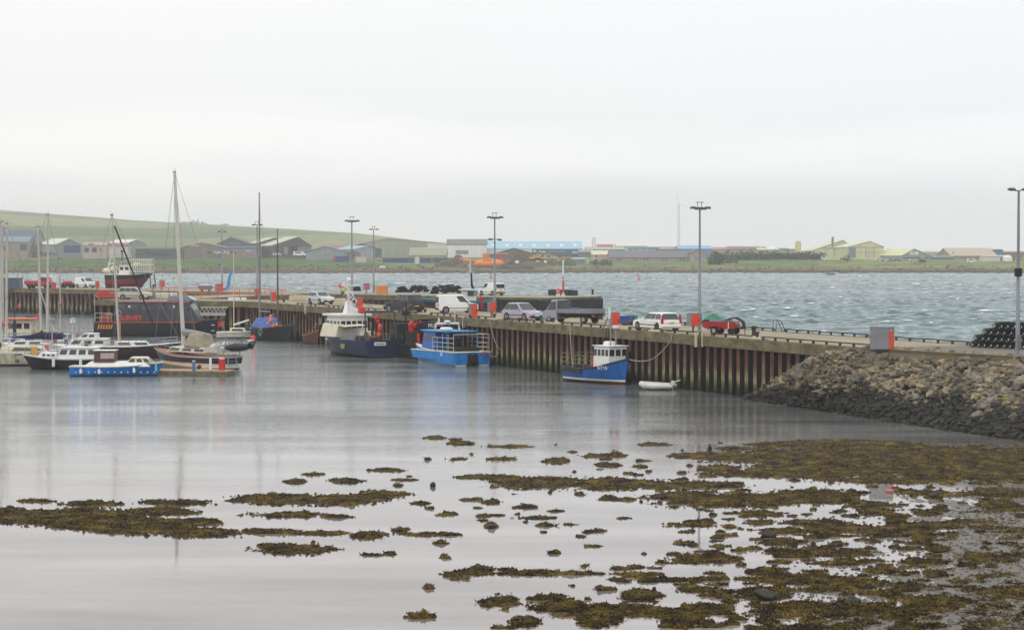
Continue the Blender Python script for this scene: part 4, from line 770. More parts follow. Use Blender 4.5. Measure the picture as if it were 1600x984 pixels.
# bushes, hedges and hilltop trees
LEAF = mat('far_foliage', (70, 82, 50), .9, rgb2=(36, 46, 30), vs=.35, space='World')
LEAF2 = mat('far_shrub', (112, 78, 70), .9, rgb2=(64, 50, 44), vs=.4, space='World')
def bushmb(mb, c, w_, h, d, n_, s_=1.0, r=random):
    for i in range(n_):
        a = r.uniform(0, 6.28); q = math.sqrt(r.random()); z = h*r.uniform(-.2, 1)*(1-.65*q*q); p = Vector((c[0]+w_/2*q*math.cos(a), c[1]+d/2*q*math.sin(a), c[2]+z))
        vs = [p+Vector((r.uniform(-s_, s_), r.uniform(-s_, s_), r.uniform(-s_, s_)*.8)) for _ in range(4)]; mb.add(vs, [(0,1,2),(0,2,3),(0,3,1),(1,3,2)])
def bush(x, y, Y, wpx, hpx, label, n_=160, m=None, name='bush', tree=False):
    k = Y/F; p = A(x, y, Y); t = thing(name, label, 'tree' if tree else 'bush', (p.x, Y, p.z-.3), 0, 'bushes and trees of the far shore')
    mb = MB(); w_, h = wpx*k, hpx*k; bushmb(mb, (0, 0, h*.28 if tree else 0), w_, h*(.75 if tree else 1), w_*.6, n_, max(.5, h*.13)); obj('crown' if tree else 'foliage', mb, m or LEAF, t)
    mb = MB(); mb.tube([(0, 0, -1), (.1, 0, h*.4), (.4, 0, h*.7)], [.3, .22, .1], 6)
    if tree: mb.tube([(.1, 0, h*.35), (-w_*.2, 0, h*.7)], [.15, .06], 5)
    obj('trunk', mb, mat('bark', (74, 62, 50), .9), t)
for i, (x, y, w_, h, lb) in enumerate([(287, 358, 26, 10, 'dark tree clump at the left end of the hilltop wood'), (306, 359, 28, 13, 'tallest dark tree clump on the hill crest'), (322, 360, 22, 9, 'dark tree clump left of the hilltop gable house'), (349, 361, 24, 10, 'dark tree clump right of the hilltop gable house'), (369, 362, 26, 7, 'low tree clump at the right end of the hilltop wood')]):
    bush(x, y, 3220, w_*1.25, h*1.2, lb, 340, tree=True, name='tree')
bush(948, 413, 1100, 20, 11, 'dark bush between the pink wall and the terrace', 200); bush(930, 411, 1105, 18, 7, 'reddish shrub below the cream roofed house', 120, LEAF2); bush(1118, 410, 1110, 26, 20, 'green bush mound right of the terrace', 260); bush(1137, 408, 1130, 34, 18, 'green bush mound at the left end of the hedge', 260)
bush(1324, 405, 1140, 14, 7, 'small bush between annex and gabled hangar', 80); bush(1442, 409, 1140, 10, 4, 'small bush under the hall windows', 60); bush(240, 398, 1140, 60, 7, 'long dark hedge bush before the low dark building', 260); bush(1583, 408, 1160, 34, 8, 'dark scrub at the far right edge behind the lamp post', 140); bush(70, 397, 1150, 40, 5, 'low scrub behind the left masts', 120); bush(738, 412, 1120, 18, 6, 'scrub behind the orange arm', 100, LEAF2)
mb = MB(); rr = random.Random(4)
for i in range(46):
    x = 1148+i*3.2+rr.uniform(-2, 2); p = A(x, 402, 1180+rr.uniform(-8, 8)); bushmb(mb, (p.x, p.y, p.z-.5), 4, rr.uniform(2.6, 4.6), 4, 50, .8, rr)
tag(obj('hedge', mb, LEAF), 'dense green hedge line running below the row of houses', 'hedge', kind='stuff')
mb = MB()
for i in range(120):
    x = rr.uniform(-60, 1650); Y = rr.uniform(1350, 1750) if x < 700 else rr.uniform(1230, 1300); p = Vector(((x-800)/F*Y, Y, 0)); hz = float(np.interp(x, [-700, 0, 400, 700, 2400], [80, 63, 37, 6, 0]))*float(sm(1330, 3400, np.array(Y))); bushmb(mb, (p.x, p.y, gz(p.x, Y)+hz-.3), 9, 1.8, 3, 30, .9, rr)
tag(obj('scrub', mb, LEAF), 'scattered scrub and hedgerows over the far fields', 'scrub', kind='stuff')
mb = MB()
for i in range(900):
    x = rr.uniform(-60, 1660); Y = 1040+rr.random()**2*50; p = A(x, 420, Y); mb.ball((p.x, Y, gz(p.x, Y)+.1), rr.uniform(.2, .8), n=5, sq=(1.3, 1, .6), jit=.3)
tag(obj('shore_stones', mb, mat('shore_stone', (112, 100, 84), .9, var=.35, vs=.3, space='World')), 'scattered stones along the far beach', 'rocks', kind='stuff')
for x, y, Y, lb in ((998, 437, 800, 'small red buoy floating far out below the terrace'), (767, 434, 860, 'small red buoy floating far out left of the lamp post')):
    mb = MB(); mb.lathe([(.5, -.3), (.7, .2), (.35, .8), (.08, 1.9)], n=8); p = G(x, y+1); tag(obj('channel_buoy', mb, paint(206, 60, 50), loc=p), lb, 'buoy')
p = G(1298, 429.5); mb = MB(); mb.ball((0, 0, 0), 1.6, n=10, sq=(1.6, .8, .5), jit=.15); tag(obj('skerry', mb, mat('skerry', (60, 54, 46), .9), loc=p), 'dark rock awash near the far right shore', 'rock')
# ================================================================== QUAY FURNITURE
def D(px, py, dz=.012): return G(px, py, DZ+dz)
QA = math.atan2(q1.y, q1.x)             # direction of the quay, away from the camera
def edge(px):                           # point of the near edge seen at column px
    for a, b_ in ((N0, N1), (N1, N2)):
        k = (px-800)/F; d = b_-a; t = (k*a.y-a.x)/(d.x-k*d.y)
        if -.02 <= t <= 1.001: return a+d*t
    return a+d*t
def bedge(px):
    k = (px-800)/F; a, d = B0, bis-B0; t = (k*a.y-a.x)/(d.x-k*d.y); return a+d*t
LP = [(1590, 557, 10.1, 'tall lamp post at the right edge beside the stacked lobster pots', 1), (1093, 516.5, 10, 'tall lamp post standing left of the red trailer', 4), (773, 489, 10, 'tall lamp post with two tiers of lamps right of the man in red', 6), (550, 479, 10, 'tall lamp post behind the stern of the navy trawler', 4), (584, 458, 9.8, 'lamp post on the far pier left of the orange container', 3), (402, 467, 10, 'lamp post directly left of the tallest bare trawler mast', 3), (347, 453, 9.7, 'lamp post on the far pier beside the blue upright banner', 3), (4, 450, 10.4, 'lamp post on the far pier at the left edge among yacht masts', 3)]
for x, y, h, lb, kind in LP:
    p = D(x, y); t = thing('lamp_post', lb, 'lamp post', p, R(20), 'lamp posts along the quays')
    mb = MB(); mb.lathe([(.22, 0), (.22, .04), (.14, .05), (.125, 3.4), (.11, 3.42), (.09, h*.6), (.07, h-.1)], n=10); obj('pole', mb, mat('lamp_steel', (132, 136, 142), .5, .2, var=.06, vs=3), t, smooth=True)
    mb = MB()
    if kind == 1:
        mb.tube([(0, 0, h-.1), (.5, 0, h+.05)], .05); mb.tube([(0, 0, h-.1), (-.5, 0, h-.02)], .05); obj('crossarm', mb, GALV, t)
        for s_ in (-1, 1): mb = MB(); mb.ball((s_*.5, 0, h+.0), .32, n=8, sq=(1, .6, .34)); obj('lamp_head', mb, paint(96, 98, 106), t, smooth=True)
    else:
        mb.tube([(-.7, 0, h-.15), (.7, 0, h-.15)], .045); mb.tube([(-.35, -.1, h+.28), (.35, .1, h+.28)], .04); mb.tube([(-.2, 0, h-.15), (-.2, 0, h+.28)], .03); mb.tube([(.15, 0, h-.15), (.15, 0, h+.28)], .03)
        if kind == 6: mb.tube([(-.6, 0, h-2.4), (.6, 0, h-2.4)], .045)
        obj('crossarm', mb, GALV, t)
        hs_ = [(-.62, h-.15), (-.2, h-.22), (.25, h-.22), (.66, h-.15)] if kind >= 4 else [(-.5, h-.15), (.5, h-.15)]
        if kind == 6: hs_ += [(-.5, h-2.42), (.5, h-2.46)]
        for i, (a, z) in enumerate(hs_):
            mb = MB(); mb.box(a-.2, a+.2, -.32, .18, z-.11, z+.08, tx=.8, ty=.7); obj('lamp_head', mb, paint(70, 72, 76), t)
    mb = MB(); mb.box(-.13, .13, -.19, -.12, .5, 1.3); obj('access_door', mb, paint(112, 116, 120), t)
mb = MB(); mb.box(-.2, .2, -.2, .2, 0, .5); p = D(1590, 557)
tag(obj('pole_speaker', mb, BLACK, loc=p+Vector((0, 0, 4.85)), bevel=.05), 'black box clamped on the lamp post at the right edge', 'box')

ORG = paint(226, 70, 36, .45, .08); GREYB = paint(128, 130, 134, .5)
def cabinet(px, py, w_, d, h, label, post=0, rz=None, far=False, col=ORG):
    p = D(px, py); t = thing('service_cabinet', label, 'cabinet', p, R(30) if rz is None else rz, 'orange and grey service cabinets')
    mb = MB(); mb.box(-w_/2, w_/2, -d/2, d/2, post, post+h); mb.box(-w_/2-.02, w_/2+.02, -d/2-.02, d/2+.02, post+h, post+h+.04); obj('casing', mb, GREYB, t)
    mb = MB(); mb.box(-w_/2+.02, w_/2-.02, -d/2-.05, -d/2-.003, post+.03, post+h-.04); dr = obj('door', mb, col, t); mb = MB(); mb.box(w_*.28, w_*.34, -d/2-.08, -d/2-.05, post+h*.4, post+h*.6); obj('handle', mb, BLACK, dr)
    if post:
        mb = MB(); mb.tube([(0, 0, 0), (0, 0, post)], .09, 8); mb.box(-.25, .25, -.2, .2, 0, .08); obj('pedestal', mb, paint(120, 116, 104), t)
    return t
t = cabinet(1378, 545, 1.3, .95, 1.42, 'large grey cabinet with an orange flank where the quay meets the rock slope', rz=R(-32))
for c in list(t.children):
    if c.name.startswith('door'):
        for g_ in list(c.children): bpy.data.objects.remove(g_)
        bpy.data.objects.remove(c)
mb = MB(); mb.box(.652, .69, -.46, .40, .05, 1.12); obj('side_panel', mb, ORG, t); mb = MB(); mb.ball((.67, -.1, 1.22), .06, n=8); obj('lamp', mb, WHITE, t)
cabinet(1083, 519, .8, .6, .95, 'grey and orange cabinet on a stout post left of the tall lamp post', .5)
cabinet(960, 514, .7, .6, 1.35, 'orange fronted cabinet above the wheelhouse of the blue fishing boat', rz=R(20))
cabinet(768, 496, .62, .5, .95, 'rounded orange and grey cabinet on a post at the foot of the lamp post', .55)
cabinet(739, 496, .66, .6, 1.3, 'orange and grey cabinet in front of the white van bonnet')
cabinet(561, 481.5, .68, .5, 1.2, 'orange cabinet right of the lamp post above the navy trawler')
cabinet(545, 478, .5, .4, .95, 'orange cabinet on a post left of the lamp post above the navy trawler', .5)
cabinet(427, 470.5, .62, .5, 1.15, 'orange cabinet between the two bare trawler masts')
cabinet(401, 467.5, .5, .4, .9, 'orange cabinet left of the tallest bare trawler mast', .4)
cabinet(572.5, 459, .75, .6, .95, 'grey cabinet with a pink side on a post on the far pier', .6, col=paint(206, 92, 100))
cabinet(342, 455, 1.1, .6, 1.15, 'wide grey cabinet with an orange side on the far pier near the banner', rz=R(50))
cabinet(253, 452.5, .75, .6, 1.0, 'orange cabinet on a post on the far pier left of the tallest mast', .5)
cabinet(152, 451.5, .6, .5, 1.1, 'pinkish orange cabinet right of the small white van on the far pier', .2, col=paint(212, 74, 66))
cabinet(75, 450.5, .75, .5, 1.1, 'orange cabinet beside the red lorry cab', .2); cabinet(84, 451, .65, .5, 1.0, 'pink red cabinet right of the orange one beside the white box body', .0, col=paint(214, 66, 70))

RUST = mat('rust_black_rail', (58, 48, 42), .8, var=.2, vs=3)
def rail(pa, pb, label, off, h=.22):
    d = pb-pa; L = d.length; d.normalize(); mb = MB(); a = pa+off; n_ = max(2, int(L/1.7)+1)
    t = thing('kerb_rail', label, 'kerb rail', a, math.atan2(d.y, d.x), 'low steel kerb rails along the quay edges')
    mb.box(0, L, -.04, .04, h-.04, h+.04); mb.tube([(0, 0, h), (-.12, 0, h-.05), (-.16, 0, 0)], .045, 6); mb.tube([(L, 0, h), (L+.12, 0, h-.05), (L+.16, 0, 0)], .045, 6); obj('bar', mb, RUST, t)
    for i in range(n_):
        mb = MB(); x = .2+(L-.4)*i/(n_-1); mb.box(x-.06, x+.06, -.07, .07, 0, h-.05); obj('foot', mb, RUST, t)
up = Vector((0, 0, .012))
seg = [(1184, 1352, 'near edge kerb rail nearest the grey cabinet'), (1107, 1168, 'near edge kerb rail in front of the red trailer'), (1027, 1090, 'near edge kerb rail between the white estate and the lamp post'), (977, 1010, 'short near edge kerb rail in front of the white estate'), (872, 950, 'near edge kerb rail in front of the flatbed truck'), (782, 842, 'near edge kerb rail in front of the lilac hatchback'), (742, 765, 'short near edge kerb rail left of the lamp post foot'), (668, 730, 'near edge kerb rail in front of the white van'), (600, 655, 'near edge kerb rail in front of the black off-roader'), (560, 592, 'near edge kerb rail behind the trawler gantry'), (460, 540, 'near edge kerb rail in front of the silver hatchback')]
for a, b_, lb in seg: rail(edge(a)+up, edge(b_)+up, lb, n1*.35)
for a, b_, lb in [(1232, 1362, 'sea side kerb rail right of the ladder hoops'), (1060, 1215, 'sea side kerb rail behind the red trailer'), (700, 858, 'sea side kerb rail behind the lilac hatchback'), (480, 690, 'sea side kerb rail behind the black off-roader')]:
    rail(bedge(a)+up, bedge(b_)+up, lb, -n1*.3)
rail(G(1398, 531.5, DZ)+up, G(1514, 539.5, DZ)+up, 'sea side kerb rail right of the grey cabinet', Vector((0, 0, 0)))
def ladder_hoops(p, ang, label):
    t = thing('ladder_hoops', label, 'ladder handrail', p, ang, 'quay ladder hoops')
    for s_ in (-.25, .25):
        mb = MB(); pts = [(.0, s_, 0), (0, s_, .7)]+[(.25-.25*math.cos(a), s_, .7+.25*math.sin(a)) for a in (.6, 1.2, 1.57, 2.0, 2.6)]+[(.62, s_, .5), (.85, s_, 0)]; mb.tube(pts, .035, 6); obj('hoop', mb, paint(82, 90, 92), t, smooth=True)
ladder_hoops(bedge(1226)-n1*.9, QA-1.57, 'pair of grey ladder hoops on the sea side between red trailer and cabinet')
ladder_hoops(edge(948)+n1*.6, QA+1.2, 'ladder hoops beside the orange cabinet right of the flatbed truck'); ladder_hoops(edge(638)+n1*.5, QA+1.57, 'ladder hoops at the near edge under the black off-roader')
PALE = mat('pale_painted_concrete', (196, 186, 158), .8, var=.1)
for i, (x, lb) in enumerate([(1018, 'pale mooring block in front of the white estate'), (1176, 'pale mooring block between trailer and cabinet'), (858, 'pale mooring block at the blue and green tubs'), (766, 'pale mooring block at the foot of the double lamp post'), (658, 'pale mooring block right of the black off-roader'), (595, 'pale mooring block left of the black off-roader'), (500, 'pale mooring block by the silver hatchback'), (438, 'pale mooring block between the bare masts')]):
    p = edge(x)+n1*.5+up; t = thing('mooring_block', lb, 'mooring block', p, QA, 'pale mooring blocks on the quay edge')
    mb = MB(); mb.box(-.9, .9, -.35, .35, 0, .16); obj('block', mb, PALE, t, bevel=.03); mb = MB(); mb.lathe([(.13, .16), (.11, .4), (.2, .46), (.18, .54), (.02, .56)], (.2, 0, 0), 10); obj('bollard', mb, RUST, t)
for x, y, lb in ((1178, 524, 'rusty bollard standing on the sea side right of the trailer'), (926, 460, 'dark bollard at the right end of the far pier'), (240, 451, 'dark bollard on the far pier left of the orange cabinet')):
    mb = MB(); mb.lathe([(.2, 0), (.16, .1), (.15, .5), (.24, .58), (.22, .7), (.05, .74)], n=10); tag(obj('bollard', mb, RUST, loc=D(x, y)), lb, 'bollard')
# pale fender heads, ladders and posts against the piling
def wall_ladder(px, lb):
    e = edge(px)-n1*.32; t = thing('wall_ladder', lb, 'ladder', (e.x, e.y, -.5), QA, 'ladders down the quay wall')
    for s_ in (-.22, .22): mb = MB(); mb.tube([(s_, 0, 0), (s_, 0, 4.75), (s_, -.3, 4.85)], .04, 6); obj('stile', mb, RUST, t)
    for i in range(15): mb = MB(); mb.tube([(-.22, 0, .2+i*.3), (.22, 0, .2+i*.3)], .025, 5); obj('rung', mb, RUST, t)
wall_ladder(1099, 'rusty ladder down the piling below the tall lamp post'); wall_ladder(728, 'rusty ladder down the piling below the white van'); wall_ladder(955, 'rusty ladder down the piling behind the blue fishing boat wheelhouse')
for x, h, lb in [(1092.5, .85, 'thick pale pipe stub over the cap beam below the lamp post'), (1101, .8, 'thin pale pipe stub right of the thick one'), (728, .9, 'pale drain pipe over the cap beam right of the white van'), (437, .9, 'pale pipe stub over the cap beam between bare masts'), (480, .9, 'pale pipe stub over the cap beam left of the silver hatchback')]:
    p = edge(x)-n1*.2; mb = MB(); mb.lathe([(.1 if 'thin' in lb else .17, 0), (.1 if 'thin' in lb else .17, h+.25)], n=8); tag(obj('pipe_stub', mb, PALE, loc=(p.x, p.y, DZ-h), smooth=True), lb, 'pipe')
for i, (x, lb) in enumerate([(431, 'pale fender pile left of the shorter bare mast'), (464, 'pale fender pile right of the shorter bare mast'), (505, 'pale fender pile behind the navy trawler bow'), (514, 'second pale fender pile behind the navy trawler bow'), (584, 'pale fender pile above the trawler name plate'), (573, 'pale fender pile left of the trawler gantry'), (656, 'pale fender pile left of the sky blue catamaran'), (699, 'pale fender pile behind the catamaran wheelhouse')]):
    p = edge(x)-n1*.3; mb = MB(); mb.lathe([(.16, 0), (.17, 3.2)], n=8); tag(obj('fender_pile', mb, mat('pale_pile', (142, 134, 126), .8, rgb2=(80, 72, 62), vs=1, space='World'), loc=(p.x, p.y, -.2), smooth=True), lb, 'fender pile', 'pale fender piles against the quay')
# orange safety railing along the back of the arm
ORR = paint(206, 86, 62, .5)
for nm, (xa, ya), (xb, yb2), lb in (('safety_railing', (238, 466), (372, 467.5), 'orange pipe railing behind the arm of the quay, left run'), ('safety_railing', (374, 467.5), (449, 470), 'orange pipe railing behind the bare masts, right run')):
    a, b_ = D(xa, ya), D(xb, yb2); d = b_-a; L = d.length; t = thing(nm, lb, 'railing', a, math.atan2(d.y, d.x))
    for z in (.75, 1.45): mb = MB(); mb.tube([(0, 0, z), (L, 0, z)], .055, 6); obj('rail', mb, ORR, t)
    for i in range(int(L/2.6)+1): mb = MB(); x = min(L, i*2.6); mb.tube([(x, 0, 0), (x, 0, 1.47)], .05, 6); obj('post', mb, ORR, t)
p = D(168, 466.5, 0); mb = MB(); mb.box(-1.4, 1.4, -.5, .5, .1, .8); mb.box(-1.2, .2, -.4, .4, .8, 1.2); tag(obj('pump_unit', mb, paint(190, 60, 50), loc=p, bevel=.06), 'low red machinery on the quay left of the silver people carrier', 'machinery')

# lobster pots ------------------------------------------------------
def make_pot():
    t = thing('lobster_pot', 'black netted lobster pot', 'lobster pot')
    mb = MB(); L, W, H_ = .72, .5, .42; arch = [(0, 0), (.0, H_*.55), (W*.18, H_*.88), (W*.5, H_), (W*.82, H_*.88), (W, H_*.55), (W, 0)]
    for x in (0, L*.33, L*.66, L): mb.tube([(x, y-W/2, z+.02) for y, z in arch]+[(x, -W/2, .02)], .016, 4)
    for y, z in arch: mb.tube([(0, y-W/2, z+.02), (L, y-W/2, z+.02)], .014, 4)
    obj('frame', mb, BLACK, t)
    mb = MB()
    for i in range(13):
        x = L*i/12; mb.tube([(x, y-W/2+.002, z+.02) for y, z in arch], .0055, 3, cap=False)
    for i in range(12):
        j = i/12*6; k = int(j); f = j-k; y = arch[k][0]*(1-f)+arch[k+1][0]*f-W/2; z = arch[k][1]*(1-f)+arch[k+1][1]*f+.02; mb.tube([(0, y, z), (L, y, z)], .0055, 3, cap=False)
    for x in (.05, L-.05):
        for i in range(5): mb.tube([(x, -W/2+W*i/4, .02), (x, (-W/2+W*i/4)*.8, H_*(.9 if 0 < i < 4 else .6))], .006, 3, cap=False)
    obj('netting', mb, mat('dark_green_net', (34, 44, 40), .8, var=.2), t)
    mb = MB(); mb.box(-.02, .0, -.05, .03, .12, .24); mb.box(-.02, .0, .12, .17, .05, .1); obj('bait_tag', mb, paint(190, 196, 190), t)
    mb = MB(); mb.frustum((.06, L-.06, -.2, .2, .03), (.1, L-.1, -.12, .12, .34)); obj('bait_bag', mb, mat('net_bag', (26, 32, 30), .95, rgb2=(12, 14, 13), vs=9), t)
    return t
POT = make_pot(); first = True
wallp, walld = D(1519, 542.5, 0), (D(1640, 548, 0)-D(1519, 542.5, 0)).normalized(); wn = Vector((-walld.y, walld.x, 0)); pa = math.atan2(walld.y, walld.x)
names = ['second', 'third', 'fourth', 'fifth', 'sixth']
for row in range(2):
    for lvl, (st, cnt) in enumerate(((0, 9), (.35, 8.4), (1.1, 7.2), (1.95, 5.6))):
        for i in range(int(cnt)):
            p = wallp+walld*(st+i*.54+random.uniform(-.03, .03))+wn*(row*.78)+Vector((0, 0, .43*lvl+.0)); a = pa+math.pi/2+random.uniform(-.12, .12)
            lb = 'netted lobster pot in the dark stack at the right edge'
            if row == 0 and i == 0: lb = ['lowest leftmost lobster pot of the stack, resting on the road', 'leftmost lobster pot of the second layer up', 'leftmost lobster pot of the third layer up', 'leftmost lobster pot of the topmost layer'][lvl]
            if first: POT.location = p; POT.rotation_euler = (0, 0, a); POT['label'] = lb; first = False; o = POT
            else: o = dup(POT, p, a, lb)
            if row == 0 and i == 0: o['group'] = 'lobster pots stacked at the right'
            else: o['group'] = 'lobster pots stacked at the right'
# heaps of creels and nets on the far pier
def creel_heap(x0, x1, yb, h, label):
    a, b_ = D(x0, yb, 0), D(x1, yb, 0); L = (b_-a).length; mb = MB(); r = random.Random(x0)
    for i in range(int(L*16*h)+20):
        x = r.uniform(0, L); zt = h*(1-(abs(x/L-.5)*2)**6)*r.uniform(0, 1); mb.box(x-.3, x+.3, r.uniform(-.4, .3), r.uniform(.31, .5), zt-.0, zt+.22, rz=r.uniform(-.3, .3), tx=.8)
        if i % 3 == 0: mb.tube([(x-.4, -.4, zt+.1), (x, -.45, zt+.35), (x+.4, -.4, zt+.1)], .03, 4)
    d = b_-a; tag(obj('creel_heap', mb, mat('creel_black', (44, 46, 42), .9, var=.3, vs=4), loc=a, rz=math.atan2(d.y, d.x)), label, 'creel heap', 'dark creel heaps on the far pier')
creel_heap(621, 636, 457, .75, 'small rounded heap of dark creels, leftmost on the far pier'); creel_heap(641, 670, 457, .85, 'middle heap of dark creels on the far pier'); creel_heap(675, 722, 459, 1.2, 'largest heap of dark creels on the far pier behind the white van')
creel_heap(553, 561, 455, .6, 'little tangle of black gear left of the lamp post on the far pier')
p = D(597, 459, 0); t = thing('orange_tote', 'orange and yellow crate like container on the far pier', 'container', p, R(-20)); mb = MB(); mb.box(-.75, .75, -.5, .5, 0, 1.15); obj('body', mb, paint(216, 130, 50), t, bevel=.04)
mb = MB(); [mb.box(-.7+i*.35, -.62+i*.35, -.54, -.5, .05, 1.1) for i in range(5)]; mb.box(-.78, .78, -.53, .53, 1.15, 1.25); obj('ribs', mb, paint(224, 160, 86), t)
p = D(540, 461.5, 0); t = thing('yellow_skip', 'yellow box under a red bundle left of the lamp post', 'skip', p, R(-5)); mb = MB(); mb.box(-.7, .75, -.5, .5, .55, 1.15); obj('body', mb, paint(200, 184, 84), t); mb = MB(); mb.box(-.6, .6, -.4, .4, 0, .55); obj('base', mb, paint(90, 86, 78), t); mb = MB(); mb.ball((-.65, 0, 1.4), .42, n=8, sq=(1, .8, .8), jit=.2); obj('bundle', mb, paint(210, 72, 60), t)
# black tank, lifebuoy, beacon near the end of the far pier
p = D(852, 463, 0); p2 = D(907, 465, 0)
mb = MB(); mb.box(0, 3.7, .6, 1.9, 0, .85); mb.box(3.72, 4.6, .7, 1.8, 0, .8); tag(obj('steel_tank', mb, mat('tank_black', (44, 48, 52), .6, var=.2), loc=D(852, 461.5, 0), rz=math.atan2(-q3.y, -q3.x), bevel=.05), 'long black steel box lying near the end of the far pier', 'tank')
p = D(872, 463.2, 0); t = thing('lifebuoy_stand', 'red ring lifebuoy on a white board near the pier end', 'lifebuoy', p, R(-15)); mb = MB(); mb.box(-.28, .28, .02, .08, 0, 1.2); obj('board', mb, WHITE, t); mb = MB(); mb.torus((0, -.06, .78), .28, .09); obj('ring', mb, paint(214, 48, 40), t, smooth=True)
mb = MB(); mb.box(-.1, .1, -.12, -.04, .72, .84); obj('badge', mb, WHITE, t)
p = D(880, 463.6, 0); t = thing('beacon_mast', 'white and red navigation mast with a lamp near the pier end', 'beacon', p, 0)
mb = MB(); mb.frustum((-.35, .35, -.35, .35, 0), (-.12, .12, -.12, .12, .6)); obj('base', mb, PALE, t); mb = MB(); mb.tube([(0, 0, .5), (0, 0, 2.2)], .13, 8); obj('lower_mast', mb, paint(214, 50, 42), t); mb = MB(); mb.tube([(0, 0, 2.2), (0, 0, 2.8)], .07, 6); mb.box(-.4, .3, -.1, .1, 2.8, 2.86); obj('bracket', mb, GALV, t)
mb = MB(); mb.tube([(0, 0, 2.86), (0, 0, 4.9)], .12, 8); obj('upper_mast', mb, WHITE, t); mb = MB(); mb.lathe([(.12, 4.9), (.16, 5.05), (.05, 5.15)], n=8); obj('lamp', mb, paint(210, 220, 220), t)
p = D(736, 462, 0); t = thing('beacon_mast', 'black and white beacon pole bent over the white van', 'beacon', p, 0)
mb = MB(); mb.tube([(.9, 0, .3), (.35, 0, .9), (.1, 0, 1.6), (0, 0, 3.3)], [.2, .2, .17, .13], 8); obj('lower_mast', mb, BLACK, t); mb = MB(); mb.tube([(-.1, 0, .0), (-.1, 0, 5.0)], .1, 8); obj('upper_mast', mb, paint(206, 208, 206), t); mb = MB(); mb.box(-.6, .5, -.08, .08, 3.4, 3.46); mb.box(-.4, -.1, -.1, .1, 3.9, 4.5); obj('bracket', mb, paint(190, 192, 190), t)
p = D(357, 455, 0); t = thing('banner', 'curved bright blue feather banner standing on the far pier', 'banner', p, 0); mb = MB(); mb.tube([(.7, 0, 0), (.8, 0, 3.5)], .05, 6); obj('pole', mb, PALE, t)
mb = MB(); outline = [(-.75, .1), (.0, .25), (.3, 1.0), (.35, 2.0), (.7, 3.4), (.35, 3.35), (-.1, 2.0), (-.25, 1.0), (-.45, .6), (-1.1, .35)]; mb.prism(outline, -.04, .04); obj('cloth', mb, paint(58, 146, 206), t)
p = D(321, 455.5, 0); mb = MB(); mb.prism([(-1.2, .9), (1.1, .9), (1.0, .35), (-.9, .35)], -.5, .5); mb.box(-.6, -.4, -.3, .3, 0, .4); mb.box(.5, .7, -.3, .3, 0, .4); tag(obj('dinghy', mb, paint(96, 100, 104), loc=p), 'grey dinghy on trestles left of the wide grey cabinet', 'dinghy')
# tubs by the lilac hatchback and flatbed
def tub(px, py, r, h, col, lb, g='plastic fish tubs on the quay', sq=False):
    p = D(px, py); t = thing('fish_tub', lb, 'tub', p, R(-25), g); mb = MB()
    if sq: mb.box(-r, r, -r*.8, r*.8, .03, h, tx=1.08, ty=1.08)
    else: mb.lathe([(r*.85, 0), (r, h)], n=12)
    obj('body', mb, paint(*col), t, bevel=.02); mb = MB(); mb.lathe([(r*1.08, h-.05), (r*1.08, h+.03), (r*.9, h+.04)], n=12) if not sq else mb.box(-r*1.15, r*1.15, -r*.95, r*.95, h-.05, h+.03); obj('rim', mb, paint(*[int(c*.85) for c in col]), t)
BL = (34, 84, 160); tub(837, 498, .42, .75, (34, 56, 140), 'dark blue tub beside the bonnet of the lilac hatchback', sq=True); tub(847, 500.5, .33, .78, (48, 160, 150), 'green tub between two blue ones by the lilac hatchback'); tub(857.5, 502.5, .30, .95, (30, 106, 178), 'tall bright blue drum left of the flatbed cab')
tub(966, 505, .32, .55, (40, 74, 150), 'small blue tub behind the orange cabinet, left one', sq=True); tub(977, 506, .52, .68, (34, 74, 156), 'larger blue tub right of the orange cabinet', sq=True); tub(987, 505.5, .4, .72, (70, 130, 120), 'grey green tub behind the net pile', sq=True)
p = D(987, 508, 0); mb = MB(); r = random.Random(2)
for i in range(60): x, y = r.uniform(-.8, .8), r.uniform(-.3, .3); mb.ball((x, y, r.uniform(.05, .4)*(1-abs(x)*.7)), r.uniform(.08, .16), n=6, jit=.25)
tag(obj('net_pile', mb, mat('net_grey', (92, 96, 86), .95, rgb2=(50, 54, 48), vs=5), loc=p), 'heap of grey green netting left of the white estate', 'net pile')
p = D(920, 503, 0); mb = MB(); mb.box(-.5, .5, -.4, .4, 0, .75); tag(obj('concrete_block', mb, PALE, loc=bedge(928)-n1*1.2), 'pale concrete block behind the tail of the flatbed truck', 'block')
p = D(480, 470, 0); mb = MB(); mb.box(-2.6, 1.6, -.5, .5, .15, .75, tx=.97); tag(obj('pallet_stack', mb, PALE, loc=D(478, 470.5, 0), rz=R(-40), bevel=.03), 'low pale flat stack with dark edges left of the silver hatchback', 'stack')
mb = MB(); mb.box(-.9, .9, -.5, .5, 0, .75, tx=.95); tag(obj('covered_pallet', mb, PALE, loc=D(536, 476, 0), rz=R(-10), bevel=.06), 'pale covered pallet right of the trawler mast top', 'pallet')
for i, (x, lb) in enumerate([(248, 'white bulk bag leftmost behind the survey vessel roof'), (258, 'white bulk bag second behind the survey vessel roof'), (271, 'biggest white bulk bag right of the tallest mast foot')]):
    t = thing('bulk_bag', lb, 'bulk bag', D(x, 467.3, 0), random.uniform(0, 1), 'white bulk bags on the quay arm'); mb = MB(); mb.box(-.38, .38, -.38, .38, 0, .85, tx=1.12, ty=1.12); obj('bag', mb, paint(220, 214, 200, .8), t, bevel=.16); mb = MB(); [mb.tube([(a*.35, b_*.35, .8), (a*.2, b_*.2, 1.05), (-a*.1, b_*.3, .85)], .03, 5) for a, b_ in ((1, 1), (-1, -1))]; obj('strap', mb, paint(120, 90, 60), t)
